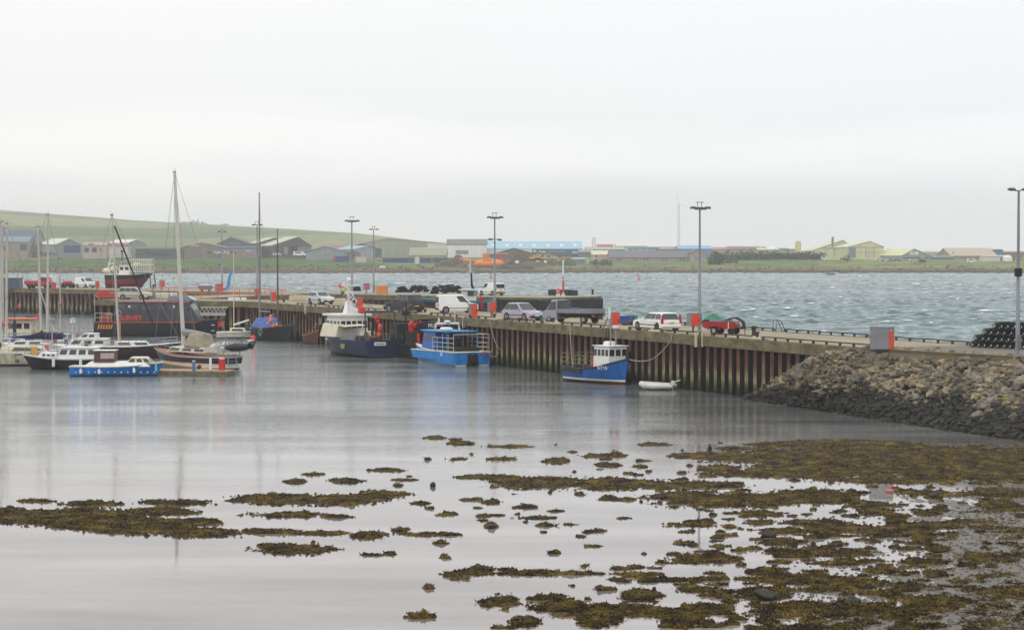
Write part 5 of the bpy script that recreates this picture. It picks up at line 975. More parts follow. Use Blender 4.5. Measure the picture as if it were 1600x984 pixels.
mb = MB(); mb.box(-.7, .7, -.4, .4, 0, 1.0); tag(obj('grey_crate', mb, GREYB, loc=D(236, 467.2, 0), bevel=.03), 'plain grey crate right of the silver people carrier', 'crate')
for x, lb in ((361, 'low white box left on the arm behind the small sailing boat'), (371, 'middle low white box on the arm'), (381, 'low white box right on the arm beside the lamp post')):
    mb = MB(); mb.box(-.35, .35, -.25, .25, 0, .35); tag(obj('fish_box', mb, WHITE, loc=D(x, 469, 0), bevel=.03), lb, 'box')
# ================================================================== VEHICLES
def car(name, label, px, py, rz, col, kind='hatch', L=4.1, W=1.75, H_=1.46, plate=None, cat=None, lower=None, group='vehicles parked on the quays'):
    t = thing(name, label, cat or 'car', D(px, py), rz, group); C_ = paint(*col, .28, .03); w2 = W/2; f = L/2; r = -L/2; wr = .31 if kind != 'suv' else .37
    sh = {'hatch': dict(belt=.92, fb=.86, b0=-f*.93, b1=f*.42, t0=-f*.62, t1=f*.02), 'estate': dict(belt=.90, fb=.84, b0=-f*.97, b1=f*.34, t0=-f*.84, t1=-f*.02), 'mpv': dict(belt=.98, fb=.95, b0=-f*.97, b1=f*.62, t0=-f*.84, t1=f*.12), 'suv': dict(belt=1.12, fb=1.08, b0=-f*.97, b1=f*.34, t0=-f*.86, t1=f*.08), 'van': dict(belt=1.05, fb=1.0, b0=-f*.99, b1=f*.62, t0=-f*.96, t1=f*.24)}[kind]
    bt = sh['belt']; mb = MB()
    low = [(r+.08, .22), (f-.12, .22), (f, .45), (f-.03, sh['fb']-.16), (f-.2, sh['fb']-.04), (sh['b1'], bt), (sh['b0'], bt), (r, bt-.15), (r, .5)]
    mb.prism(low, -w2, w2); wt = w2*(.80 if kind != 'van' else .90)
    mb.frustum((sh['b0'], sh['b1'], -w2+.03, w2-.03, bt-.01), (sh['t0'], sh['t1'], -wt, wt, H_)); obj('body', mb, C_, t, bevel=.07, smooth=False)
    # glazing, laid just proud of the pillars
    def side(u, v, s_, o_=.012):
        x = sh['b0']+(sh['b1']-sh['b0'])*u; xt = sh['t0']+(sh['t1']-sh['t0'])*u; X = x+(xt-x)*v; Y = (w2-.03)+(wt-w2+.03)*v; return (X, s_*(Y+o_), bt+(H_-bt)*v)
    wins_ = {'hatch': [(.06, .30), (.34, .60), (.63, .93)], 'estate': [(.04, .33), (.37, .64), (.67, .95)], 'mpv': [(.04, .30), (.33, .58), (.61, .93)], 'suv': [(.05, .30), (.34, .62), (.65, .94)], 'van': [(.68, .93)]}[kind]
    for s_ in (-1, 1):
        for a, b_ in wins_:
            mb = MB(); q = [side(a, .12, s_), side(b_, .12, s_), side(b_, .84, s_), side(a, .84, s_)]
            if s_ < 0: mb.plate(*q, .012)
            else: mb.plate(*reversed(q), .012)
            obj('side_window', mb, GLASS, t)
    mb = MB(); dx = .012
    fr = lambda v, s_: (sh['b1']+(sh['t1']-sh['b1'])*v+dx, s_*((w2-.03)+(wt-w2+.03)*v-.12), bt+(H_-bt)*v+.012)
    mb.plate(fr(.1, -1), fr(.1, 1), fr(.9, 1), fr(.9, -1), .012); obj('windscreen', mb, GLASS, t)
    rr_ = lambda v, s_, k=.12: (sh['b0']+(sh['t0']-sh['b0'])*v-dx, s_*((w2-.03)+(wt-w2+.03)*v-k), bt+(H_-bt)*v+.01)
    if kind == 'van':
        for s_ in (-1, 1):
            mb = MB(); a, b_ = (.07, .62) if s_ > 0 else (-.62, -.07); mb.box(r-.03, r+.06, a*w2*1.3, b_*w2*1.3, 1.08, 1.6); obj('rear_window', mb, GLASS, t)
        mb = MB(); mb.box(r-.02, r+.04, -.012, .012, .4, H_-.15); obj('door_seam', mb, BLACK, t)
    else:
        mb = MB(); mb.plate(rr_(.08, 1), rr_(.08, -1), rr_(.86, -1), rr_(.86, 1), .012); obj('rear_window', mb, GLASS, t)
    for sx_ in (f-.82, r+.78):
        for s_ in (-1, 1):
            mb = MB(); mb.lathe([(wr+.07, s_*(w2-.20)), (wr+.07, s_*(w2+.004))], (sx_, 0, wr+.02), 16, axis='y'); obj('wheel_arch', mb, BLACK, t)
            wh = MB(); wh.lathe([(wr*.6, s_*(w2-.18)), (wr, s_*(w2-.16)), (wr, s_*(w2-.0)), (wr*.62, s_*(w2+.02))], (sx_, 0, wr), 16, axis='y'); wo = obj('wheel', wh, TYRE, t)
            wh = MB(); wh.lathe([(wr*.62, s_*(w2-.0)), (wr*.6, s_*(w2+.03)), (.05, s_*(w2+.015))], (sx_, 0, wr), 14, axis='y'); obj('rim', wh, metalm(168, 170, 172), wo)
    red = paint(190, 24, 26, .3)
    for s_ in (-1, 1):
        mb = MB()
        if kind == 'estate': mb.box(r-.02, r+.14, s_*w2-.02 if s_ > 0 else -w2-.012, s_*w2+.012 if s_ > 0 else -w2+.16-.14, .62, .98); mb.box(r-.015, r+.1, s_*(w2-.16), s_*(w2-.02), .6, 1.3) if s_ > 0 else mb.box(r-.015, r+.1, -(w2-.02), -(w2-.16), .6, 1.3)
        elif kind == 'van': mb.box(r-.02, r+.05, *sorted((s_*(w2-.01), s_*(w2-.14))), .7, 1.0)
        else: mb.box(r-.02, r+.05, *sorted((s_*(w2-.02), s_*(w2-.28))), .68, .86)
        obj('tail_light', mb, red, t)
        mb = MB(); mb.box(f-.22, f+.005, *sorted((s_*(w2-.04), s_*(w2-.42))), sh['fb']-.3, sh['fb']-.13); obj('headlight', mb, paint(214, 220, 224, .15), t, bevel=.03)
        mb = MB(); mb.box(sh['b1']-.45, sh['b1']-.28, *sorted((s_*(w2+.16), s_*w2)), bt+.0, bt+.14); obj('mirror', mb, BLACK if kind == 'van' else C_, t, bevel=.03)
        mb = MB(); mb.box(r+.9, f-.95, *sorted((s_*(w2+.012), s_*(w2-.03))), .45, .52); obj('side_strip', mb, BLACK, t)
    mb = MB(); mb.box(f-.06, f+.03, -w2+.2, w2-.2, .28, .46); obj('grille', mb, BLACK, t); mb = MB(); mb.box(r-.05, r+.05, -w2+.02, w2-.02, .32, .5); obj('bumper', mb, BLACK if kind in ('suv', 'van') else C_, t, bevel=.03)
    mb = MB(); mb.box(r-.045, r-.03 if kind != 'suv' else r-.02, -.26, .26, .62, .74); obj('number_plate', mb, paint(222, 190, 50) if plate is None else paint(*plate), t)
    mb = MB(); mb.box(f+.0, f+.045, -.26, .26, .4, .51); obj('number_plate', mb, WHITE, t)
    return t
AW = QA
car('estate_car', 'white estate car with tall red tail lights seen from behind', 1026, 516, R(116), (232, 232, 228), 'estate', 4.75, 1.8, 1.46)
car('hatchback', 'silver lilac hatchback facing right beside the blue and green tubs', 817, 500, R(-52), (172, 166, 180), 'hatch', 4.2, 1.78, 1.6)
car('hatchback', 'silver hatchback nose towards the navy trawler mast', 501, 474.5, R(-55), (198, 202, 208), 'hatch', 4.0, 1.7, 1.45)
car('off_roader', 'black boxy off-roader with a white roof edge seen from behind', 632, 487.5, R(128), (40, 44, 48), 'suv', 4.5, 1.9, 1.85)
car('people_carrier', 'silver beige people carrier parked side on above the survey vessel', 211, 467.6, R(-14), (184, 178, 164), 'mpv', 4.3, 1.75, 1.62)
car('panel_van', 'white panel van parked side on with closed rear doors', 714, 488.5, R(12), (232, 232, 230), 'van', 4.2, 1.8, 1.86, cat='van')
car('panel_van', 'white van with two rear windows parked on the far pier', 768, 461.2, R(128), (230, 230, 228), 'van', 4.2, 1.75, 1.82, cat='van')
car('panel_van', 'small white van with its bonnet to the right on the far pier at left', 133.5, 449.5, R(-42), (232, 232, 230), 'van', 4.0, 1.7, 1.8, cat='van')
# flatbed truck
t = thing('flatbed_truck', 'silver flatbed truck with ribbed sides and a dark headboard', 'truck', D(896, 504.5), R(142), 'vehicles parked on the quays'); SV = paint(150, 152, 158, .3, .04)
mb = MB(); mb.prism([(1.15, .35), (2.75, .35), (2.8, .95), (2.45, 1.12), (1.15, 1.12)], -.95, .95); mb.frustum((1.15, 2.42, -.93, .93, 1.1), (1.15, 1.8, -.84, .84, 2.05)); obj('cab', mb, SV, t, bevel=.07)
for s_ in (-1, 1): mb = MB(); mb.plate(*([(1.3, -.945, 1.2), (2.2, -.945, 1.2), (1.85, -.89, 1.85), (1.3, -.885, 1.9)] if s_ < 0 else [(1.3, .885, 1.9), (1.85, .89, 1.85), (2.2, .945, 1.2), (1.3, .945, 1.2)]), .014); obj('side_window', mb, GLASS, t)
mb = MB(); mb.plate((2.43, -.82, 1.2), (2.43, .82, 1.2), (1.9, .76, 1.95), (1.9, -.76, 1.95), .014); obj('windscreen', mb, GLASS, t)
mb = MB(); mb.box(-2.7, 1.05, -1.0, 1.0, .78, .9); mb.box(-2.4, 1.0, -.4, .4, .5, .78); obj('chassis', mb, BLACK, t)
for y0, y1, x0, x1, nm in ((-1.03, -.98, -2.7, -.85, 'side_board'), (-1.03, -.98, -.78, 1.05, 'side_board'), (.98, 1.03, -2.7, 1.05, 'side_board'), (-1, 1, -2.72, -2.67, 'tail_board')):
    mb = MB(); mb.box(x0, x1, y0, y1, .9, 1.0); mb.box(x0, x1, y0, y1, 1.02, 1.14); mb.box(x0, x1, y0, y1, 1.16, 1.28); mb.box(x0+.02, x1-.02, y0+.01, y1-.01, .9, 1.28); obj(nm, mb, metalm(140, 144, 148), t)
mb = MB(); [mb.box(.98, 1.04, -.95, .95, z, z+.12) for z in (1.3, 1.5, 1.7, 1.9)]; [mb.box(.98, 1.04, y-.03, y+.03, .9, 2.05) for y in (-.92, -.3, .3, .92)]; mb.box(.99, 1.03, -.9, .9, 1.0, 2.0); obj('headboard', mb, paint(84, 90, 96), t)
for x in (2.0, -1.75):
    for s_ in (-1, 1):
        wh = MB(); wh.lathe([(.33, s_*.68), (.35, s_*.72), (.35, s_*.93), (.2, s_*.96)], (x, 0, .35), 14, axis='y'); wo = obj('wheel', wh, TYRE, t); wh = MB(); wh.lathe([(.19, s_*.95), (.18, s_*.98), (.03, s_*.97)], (x, 0, .35), 12, axis='y'); obj('rim', wh, metalm(150, 152, 154), wo)
for s_ in (-1, 1): mb = MB(); mb.box(-2.76, -2.7, *sorted((s_*.6, s_*.95)), .6, .76); obj('tail_light', mb, paint(190, 24, 26), t)
t2 = D(899, 500, 0); mb = MB(); mb.box(-.38, .38, -.3, .3, 0, .42, tx=1.1); tag(obj('fish_tub', mb, paint(34, 96, 170), loc=(t.location.x+.1, t.location.y-.1, DZ+.93), bevel=.03), 'blue tub riding on the bed of the flatbed truck', 'tub')
# red lorry, white box body, tractor pieces on the far pier at left
t = thing('red_lorry', 'red recovery lorry with its cab to the right behind yacht masts', 'lorry', D(62, 450.5), R(-12), 'vehicles parked on the quays'); RD = paint(182, 44, 62, .35)
mb = MB(); mb.prism([(.4, .5), (2.2, .5), (2.25, 1.1), (1.95, 1.2), (.4, 1.2)], -.9, .9); mb.frustum((.4, 1.95, -.88, .88, 1.2), (.5, 1.6, -.8, .8, 1.95)); obj('cab', mb, RD, t, bevel=.06); mb = MB(); mb.box(.7, 1.7, -.91, .91, 1.28, 1.8); obj('side_window', mb, GLASS, t)
mb = MB(); mb.box(-2.4, .35, -.9, .9, .7, 1.3); obj('bed', mb, RD, t); mb = MB(); mb.box(-2.2, 2.1, -.5, .5, .4, .7); obj('chassis', mb, BLACK, t)
for x in (1.5, -1.5):
    for s_ in (-1, 1): wh = MB(); wh.lathe([(.38, s_*.65), (.38, s_*.9)], (x, 0, .38), 12, axis='y'); obj('wheel', wh, TYRE, t)
t = thing('box_trailer', 'white box trailer on the far pier right of the red lorry', 'trailer', D(80, 450), R(-8)); mb = MB(); mb.box(-1.2, 1.1, -.9, .9, .5, 2.05); obj('body', mb, WHITE, t, bevel=.03); mb = MB(); mb.lathe([(.32, -.95), (.32, .95)], (0, 0, .32), 12, axis='y'); obj('wheel', mb, TYRE, t)
t = thing('quad_tractor', 'small red and black tractor between the trailer and the white van', 'tractor', D(106, 450), R(-10)); mb = MB(); mb.box(-.8, .7, -.4, .4, .7, 1.25); obj('body', mb, paint(190, 66, 56), t, bevel=.1); mb = MB(); mb.box(-1.1, 1, -.5, .5, .35, .7); obj('chassis', mb, BLACK, t)
for x in (-.8, .7): mb = MB(); mb.lathe([(.42, -.7), (.42, .7)], (x, 0, .42), 12, axis='y'); obj('wheel', mb, TYRE, t)
t = thing('store_container', 'dark blue store container at the far left of the pier', 'container', D(22, 450), R(-8)); mb = MB(); mb.box(-1.6, 1.2, -1, 1, 0, 1.75); obj('body', mb, paint(70, 84, 104), t, bevel=.03); mb = MB(); mb.box(-1.7, 1.3, -1.1, 1.1, 1.75, 1.85); obj('roof', mb, paint(190, 190, 186), t)
# red trailer with the green tarpaulin
t = thing('car_trailer', 'red two wheeled trailer loaded under a green tarpaulin', 'trailer', D(1127, 522), R(-24)); RT = paint(156, 20, 34, .35)
mb = MB(); mb.prism([(-1.3, .62), (-1.1, .45), (1.25, .45), (1.3, 1.0), (-1.35, 1.0)], -.72, .72); obj('body', mb, RT, t, bevel=.04)
mb = MB(); mb.box(.78, .83, -.745, -.72, .45, 1.0); mb.box(1.3, 1.32, -.5, .5, .84, .9); obj('strap', mb, WHITE, t)
for x in (-.32,):
    for s_ in (-1, 1): wh = MB(); wh.lathe([(.3, s_*.7), (.3, s_*.88), (.16, s_*.9)], (x, 0, .3), 14, axis='y'); wo = obj('wheel', wh, TYRE, t); wh = MB(); wh.lathe([(.17, s_*.89), (.15, s_*.92), (.03, s_*.91)], (x, 0, .3), 12, axis='y'); obj('rim', wh, GALV, wo)
    for s_ in (-1, 1): mb = MB(); mb.box(x-.42, x+.42, *sorted((s_*.72, s_*.92)), .62, .7); mb.box(x-.48, x-.40, *sorted((s_*.72, s_*.92)), .35, .68); mb.box(x+.4, x+.48, *sorted((s_*.72, s_*.92)), .35, .68); obj('mudguard', mb, RT, t)
mb = MB(); mb.tube([(1.25, 0, .5), (2.0, 0, .48)], .05); mb.tube([(1.9, 0, .5), (1.9, 0, 0)], .03); obj('drawbar', mb, BLACK, t)
# second axle wheel seen under the tail
for s_ in (-1, 1): wh = MB(); wh.lathe([(.28, s_*.5), (.28, s_*.68)], (1.0, 0, .28), 14, axis='y'); obj('wheel', wh, TYRE, t)
mb = MB(); r = random.Random(3); g_ = [[(-1.42+2.5*i/10, -.78+1.56*j/6, 1.02+(.52*math.exp(-((i-3.2)/2.8)**2)+.1*r.random())*(1-abs(j/3-1)**3*.8) if 0 < i < 10 else .92) for j in range(7)] for i in range(11)]
mb.add([p for row in g_ for p in row], [(i*7+j, (i+1)*7+j, (i+1)*7+j+1, i*7+j+1) for i in range(10) for j in range(6)]); tp = obj('tarpaulin', mb, mat('green_tarp', (48, 122, 98), .55, rgb2=(34, 88, 74), vs=3), t, smooth=True)
mb = MB(); [mb.tube([(.5, -.6+.2*k, 1.12), (1.2, -.5+.2*k, 1.3), (1.75, -.45+.18*k, 1.0), (1.95, -.4+.1*k, .55)], .04, 5) for k in range(5)]; obj('load', mb, mat('load_dark', (40, 50, 46), .8), t)

# ------------------------------------------------------------------ person in red overalls
def person(label, loc, rz, suit, hair, pose):
    t = thing('person', label, 'person', loc, rz)
    J, Ed, Rd = pose
    me = bpy.data.meshes.new('body'); me.from_pydata(J, Ed, []); o = bpy.data.objects.new('body', me); C.objects.link(o); o.parent = t
    o.modifiers.new('skin', 'SKIN'); bpy.context.view_layer.objects.active = o
    if not me.skin_vertices: me.skin_vertices.new()
    for i, r_ in enumerate(Rd): me.skin_vertices[0].data[i].radius = r_
    me.skin_vertices[0].data[0].use_root = True
    s_ = o.modifiers.new('sub', 'SUBSURF'); s_.levels = 1; s_.render_levels = 2; o.modifiers['skin'].use_smooth_shade = True
    me.materials.append(suit)
    return t
J = [(0,0,.93), (.05,0,1.12), (.14,0,1.35), (.2,0,1.48), (.26,0,1.6), (.28,0,1.7),
     (0,.10,.9), (.04,.11,.5), (-.03,.12,.08), (.1,.12,.04), (0,-.10,.9), (.1,-.12,.52), (.16,-.12,.1), (.28,-.12,.05),
     (.16,.19,1.40), (.32,.24,1.16), (.52,.18,1.08), (.6,.15,1.06), (.16,-.19,1.40), (.34,-.24,1.18), (.54,-.16,1.05), (.62,-.12,1.03)]
Ed = [(0,1),(1,2),(2,3),(3,4),(4,5),(0,6),(6,7),(7,8),(8,9),(0,10),(10,11),(11,12),(12,13),(2,14),(14,15),(15,16),(16,17),(2,18),(18,19),(19,20),(20,21)]
Rd = [(.15,.13),(.155,.125),(.18,.13),(.07,.07),(.075,.085),(.06,.07),(.095,.1),(.075,.075),(.06,.06),(.05,.04),(.095,.1),(.075,.075),(.06,.06),(.05,.04),(.07,.07),(.055,.055),(.045,.045),(.035,.03),(.07,.07),(.055,.055),(.045,.045),(.035,.03)]
t = person('person in red overalls bending forward beside the white van bonnet', D(754, 485), R(205), mat('red_overalls', (186, 36, 44), .7, var=.15, vs=6), None, (J, Ed, Rd))
SKIN = mat('skin', (190, 138, 112), .6); mb = MB(); mb.ball((.285, 0, 1.665), .105, n=12, sq=(1, .85, 1.15)); mb.ball((.39, 0, 1.655), .022, n=6); hd = obj('head', mb, SKIN, t, smooth=True)
mb = MB(); mb.ball((.265, 0, 1.70), .112, n=12, sq=(1, .92, .95)); obj('hair', mb, mat('brown_hair', (70, 56, 46), .9), hd, smooth=True)
for s_ in (-1, 1):
    mb = MB(); bx_, by_, bz_ = .62, s_*.135, 1.045; mb.ball((bx_+.03, by_, bz_), .045, n=8, sq=(1.1, .8, .45))
    for k in range(4): mb.tube([(bx_+.05, by_-.03+.02*k, bz_), (bx_+.095, by_-.032+.021*k, bz_-.01), (bx_+.115, by_-.03+.02*k, bz_-.035)], [.010, .009, .007], 5)
    mb.tube([(bx_+.01, by_-s_*.035, bz_), (bx_+.05, by_-s_*.06, bz_-.01), (bx_+.075, by_-s_*.055, bz_-.02)], [.012, .01, .008], 5); obj('hand', mb, SKIN, t, smooth=True)
    mb = MB(); a = (.04, .12) if s_ > 0 else (.22, -.12); mb.box(a[0]-.1, a[0]+.16, a[1]-.055, a[1]+.055, -.0, .11, tx=.8, ty=.9); obj('boot', mb, BLACK, t, bevel=.03)
# ================================================================== BOATS
class Hull:
    def __init__(s, t, L, B, zb, zm, zs, mats, deck=None, gun=None, bw=.3, tw=.8, draft=.35, rake=.5, fine=2.2, tr=0, n=16, gr=.045, boot=(.1, .2), strake=.14, k0=.22, oy=0, name='hull'):
        s.L, s.B, s.zb, s.zm, s.zs, s.tw, s.dr, s.rake, s.fine, s.tr, s.k0 = L, B, zb, zm, zs, tw, draft, rake, fine, tr, k0
        mb = MB(); rows = []
        for i in range(n+1):
            u = i/n; sh = s.sheer(u); lv = [-draft, boot[0], boot[1], boot[1]+(sh-strake-boot[1])*.35, boot[1]+(sh-strake-boot[1])*.7, sh-strake, sh]; rows.append([(s.x(u, z), s.y(u, z), z) for z in lv])
        k = 7; off = {}
        for sd in (-1, 1):
            off[sd] = len(mb.v)
            for r_ in rows:
                for x, y, z in r_: mb.v.append((x, sd*y+oy, z))
            for i in range(n):
                for j in range(k-1):
                    q = [off[sd]+i*k+j, off[sd]+(i+1)*k+j, off[sd]+(i+1)*k+j+1, off[sd]+i*k+j+1]
                    mb.f.append(tuple(q if sd < 0 else q[::-1])); mb.mi.append((0, 1, 2, 2, 2, 3)[j])
        for j in range(k-1):
            mb.f.append((off[-1]+j, off[-1]+j+1, off[1]+j+1, off[1]+j)); mb.mi.append((0, 1, 2, 2, 2, 3)[j])
        obj(name, mb, mats, t, smooth=True); s.oy = oy
        mb = MB(); k = 3
        for sd in (-1, 1):
            o_ = len(mb.v)
            for i in range(n+1):
                u = i/n; sh = s.sheer(u); zd = sh-bw; mb.v += [(s.x(u, sh)-(.03 if u > .9 else 0), sd*max(0, s.y(u, sh)-.04)+oy, sh), (s.x(u, zd)-.05*u, sd*max(0, s.y(u, zd)*.97-.05)+oy, zd), (s.x(u, zd)-.05*u, oy, zd+.05)]
            for i in range(n):
                for j in range(2): mb.f.append((o_+i*3+j, o_+i*3+j+1, o_+(i+1)*3+j+1, o_+(i+1)*3+j)); mb.mi.append(0)
        mb.add([(s.x(0, zs)+.03, -s.y(0, zs)+.04+oy, zs), (s.x(0, zs)+.03, s.y(0, zs)-.04+oy, zs), (s.x(0, zs)+.03, s.y(0, zs-bw)-.05+oy, zs-bw), (s.x(0, zs)+.03, -s.y(0, zs-bw)+.05+oy, zs-bw)], [(0,1,2,3)])
        obj('deck', mb, deck or WHITE, t)
        mb = MB(); P = [s.e(1-i/n, -1) for i in range(n+1)]+[s.e(i/n, 1) for i in range(n+1)]; mb.tube(P, gr, 5); obj('gunwale', mb, gun or WHITE, t)
    def sheer(s, u): return s.zm+(s.zs-s.zm)*((.4-u)/.4)**2 if u < .4 else s.zm+(s.zb-s.zm)*((u-.4)/.6)**1.8
    def hb(s, u): return s.B/2*((s.tw+(1-s.tw)*math.sin(math.pi/2*min(1, u/.45))) if u < .45 else (1-((u-.45)/.55)**s.fine))
    def y(s, u, z): f = (z+s.dr)/(s.sheer(u)+s.dr); return s.hb(u)*max(0, f)**(s.k0+.7*u*u)
    def x(s, u, z): return -s.L/2+s.L*u+s.rake*((z-s.zb)/s.zb)*u**5-s.tr*((s.zs-z)/s.zs)*(1-u)**4*-1
    def e(s, u, sd, dz=0, inn=0): return (s.x(u, s.sheer(u)), sd*max(0, s.y(u, s.sheer(u))-inn)+s.oy if True else 0, s.sheer(u)+dz)
def mats4(a, b, c, d): return [a, b, c, d]
def stanch(t, H, u0, u1, h=.6, n=6, m=GALV, sides=(-1, 1), rails=(1, .5), name='guard_rail', r=.018):
    for sd in sides:
        mb = MB(); us = [u0+(u1-u0)*i/(n-1) for i in range(n)]
        for u in us: mb.tube([H.e(u, sd, 0, .05), H.e(u, sd, h, .05)], r, 4)
        for k in rails: mb.tube([H.e(u, sd, h*k, .05) for u in us], r*.9, 4)
        obj(name, mb, m, t)
def house(t, x0, x1, w, z0, z1, m, roofm=None, name='wheelhouse', fr=.15, rr_=.05, ty=.92, win=None, oy=0, over=.08, rt=.06, frontwin=True, backwin=False, wm=None, bev=.05):
    """a cabin with sloped ends; windows set proud of its walls.  win = number per side"""
    mb = MB(); h = z1-z0; b = (x0, x1, -w/2+oy, w/2+oy, z0); tp = (x0+rr_, x1-fr, -w/2*ty+oy, w/2*ty+oy, z1); mb.frustum(b, tp); c = obj(name, mb, m, t, bevel=bev)
    if roofm: mb = MB(); mb.box(x0+rr_-over, x1-fr+over, -w/2*ty-over+oy, w/2*ty+over+oy, z1, z1+rt); obj('roof', mb, roofm, c, bevel=.025)
    if win:
        n_, za, zb_ = win
        for sd in (-1, 1):
            for i in range(n_):
                def pt(u, v): xa = x0+(x1-x0)*u; xb = (x0+rr_)+(x1-fr-x0-rr_)*u; return (xa+(xb-xa)*v, oy+sd*(w/2+(w/2*ty-w/2)*v+.008), z0+h*v)
                a, b2 = (i+.14)/n_, (i+.86)/n_; mb = MB(); q = [pt(a, za), pt(b2, za), pt(b2, zb_), pt(a, zb_)]; mb.plate(*(q if sd < 0 else q[::-1]), .012); obj('window', mb, wm or GLASS, c)
        fw = max(2, int(w/.6))
        for on, front in ((frontwin, 1), (backwin, 0)):
            if not on: continue
            for i in range(fw):
                a, b2 = -1+2*(i+.12)/fw, -1+2*(i+.88)/fw
                def pt2(s_, v): xx = (x1-fr*v+.008) if front else (x0+rr_*v-.008); return (xx, oy+s_*(w/2+(w/2*ty-w/2)*v), z0+h*v)
                q = [pt2(a, za), pt2(b2, za), pt2(b2, zb_), pt2(a, zb_)]; mb = MB(); mb.plate(*(q if front else q[::-1]), .012); obj('window', mb, wm or GLASS, c)
    return c
def boat(name, label, cat, px, py, rz, group='boats moored in the harbour'):
    p = G(px, py, 0); return thing(name, label, cat, (p.x, p.y, 0), rz, group)
def fenders(t, H, us, sd, m=WHITE, r=.11, l=.5, round_=False):
    for u in us:
        mb = MB(); x, y, z = H.e(u, sd, 0); y += sd*r*.9
        if round_: mb.ball((x, y, z-.35), r, n=8)
        else: mb.lathe([(r*.5, -l/2), (r, -l/2+.06), (r, l/2-.06), (r*.4, l/2)], (x, y, z-.4), 8)
        mb.tube([(x, y, z-.2), (x, y-sd*r, z+.05)], .012, 3); obj('fender', mb, m, t, smooth=True)
def buoyset(t, pts, cols, r=.2):
    for i, p in enumerate(pts): mb = MB(); mb.ball(p, r*(.85+.3*((i*37) % 10)/10), n=8, sq=(1, 1, 1.12)); obj('buoy', mb, cols[i % len(cols)], t, smooth=True)
def rope(name, label, pts, r=.03, sag=0, cat='rope', m=ROPE):
    pts = [Vector(p) for p in pts]; P = []
    for i in range(len(pts)-1):
        for k in range(8): f = k/8; q = pts[i].lerp(pts[i+1], f); q.z -= sag*4*f*(1-f); P.append(q)
    P.append(pts[-1]); mb = MB(); o = P[0]; mb.tube([p-o for p in P], r, 5); return tag(obj(name, mb, m, loc=o), label, cat)
hp = lambda nm, a, b: mat(nm, a, .4, rgb2=b, vs=1.6, stretch=(1.6, 1.6, .25), lo=.38, hi=.56)
NAVY = hp('navy_hull_paint', (24, 44, 86), (30, 38, 56)); DK = mat('dark_hull', (28, 30, 36), .5, var=.15); REDB = paint(200, 34, 30, .5); CRM = paint(222, 214, 190, .5); AF = paint(92, 34, 26, .6); ORB = paint(226, 140, 70, .5); PKB = paint(220, 130, 120, .5)
QT = QA+math.pi      # heading towards the camera along the quay

# --- blue fishing boat K710 at the wall
t = boat('fishing_boat', 'blue fishing boat with a white wheelhouse and white letters on its bow', 'boat', 948, 590, QT+R(9)); BLU = hp('blue_hull_paint', (14, 96, 176), (26, 84, 140))
at_wall = lambda t, px, out: setattr(t, 'location', (edge(px)-n1*out).xy.to_3d())
at_wall(t, 978, 2.2)
H = Hull(t, 7.6, 3.1, 2.1, 1.15, 1.25, [AF, WHITE, BLU, paint(24, 44, 84)], paint(90, 84, 76), paint(30, 34, 44), bw=.45, tw=.86, rake=.5, fine=2.8, boot=(.22, .38), strake=.12, k0=.14)
c = house(t, .2, 2.4, 1.9, 1.3, 3.0, WHITE, WHITE, fr=.05, win=(4, .56, .86), ty=.94, over=.12, backwin=False, frontwin=True)
mb = MB(); mb.box(.7, 1.5, -.4, .5, 2.98, 3.38, tx=.8, ty=.8); obj('liferaft', mb, WHITE, t, bevel=.1)
mb = MB(); mb.tube([(1.6, -.2, 2.95), (1.6, -.2, 5.6)], .045, 6); mb.tube([(1.6, .3, 2.95), (1.6, .3, 4.4)], .06, 6); mb.tube([(1.2, -.2, 5.0), (2.0, -.2, 5.0)], .02, 4); obj('mast', mb, GALV, t)
mb = MB(); mb.box(1.35, 1.85, .1, .5, 4.4, 4.65); obj('radar', mb, WHITE, t, bevel=.04); mb = MB(); mb.tube([(1.65, -.35, 5.2), (1.65, -.35, 6.1)], .09, 8); mb.tube([(1.4, -.1, 5.2), (1.4, -.1, 6.0)], .07, 8); obj('aerial', mb, WHITE, t)
mb = MB(); mb.torus((.16, -.6, 1.95), .28, .075, axis='x'); obj('lifebuoy', mb, REDB, t, smooth=True); mb = MB(); mb.torus((.16, -.78, 1.4), .24, .07, axis='x'); obj('lifebuoy', mb, REDB, t, smooth=True)
mb = MB()
for sd in (-1, 1):
    for z in (.35, .7, 1.05): mb.tube([H.e(0, sd, z, .05), H.e(.22, sd, z, .05), H.e(.46, sd, z, .05)], .03, 5)
    for u in (0, .15, .3, .46): mb.tube([H.e(u, sd, 0, .05), H.e(u, sd, 1.05, .05)], .03, 5)
for z in (.35, .7, 1.05): mb.tube([H.e(0, -1, z, .05), H.e(0, 1, z, .05)], .03, 5)
obj('pot_rail', mb, paint(110, 100, 84, .7), t)
mb = MB(); mb.box(-3.4, -.6, -1.62, -1.54, .78, 1.1); obj('hauling_plate', mb, DK, t); mb = MB(); mb.box(-3, -1, -.6, .6, .75, 1.25); mb.tube([(-1.5, -.9, .8), (-1.5, -.9, 2.0)], .06); obj('gear', mb, BLACK, t)
for sd in (-1, 1):
    yw_ = math.atan2(H.y(.68, 1.35)-H.y(.84, 1.35), H.L*.16); fl = math.atan2(H.y(.76, 1.5)-H.y(.76, 1.15), .35)
    text_part('registration', 'K710', .42, WHITE, t, (H.x(.76, 1.3), sd*(H.y(.76, 1.3)+.075), 1.3), (R(90)+fl, 0, yw_ if sd < 0 else math.pi-yw_), .012)
text_part('registration', 'K710', .28, WHITE, t, (H.x(.05, .8), -H.y(.05, .85)-.03, .86), (R(90), 0, 0), .01)
bw_ = t.matrix_basis @ Vector(H.e(.98, 1)); st_ = t.matrix_basis @ Vector(H.e(.25, -1))
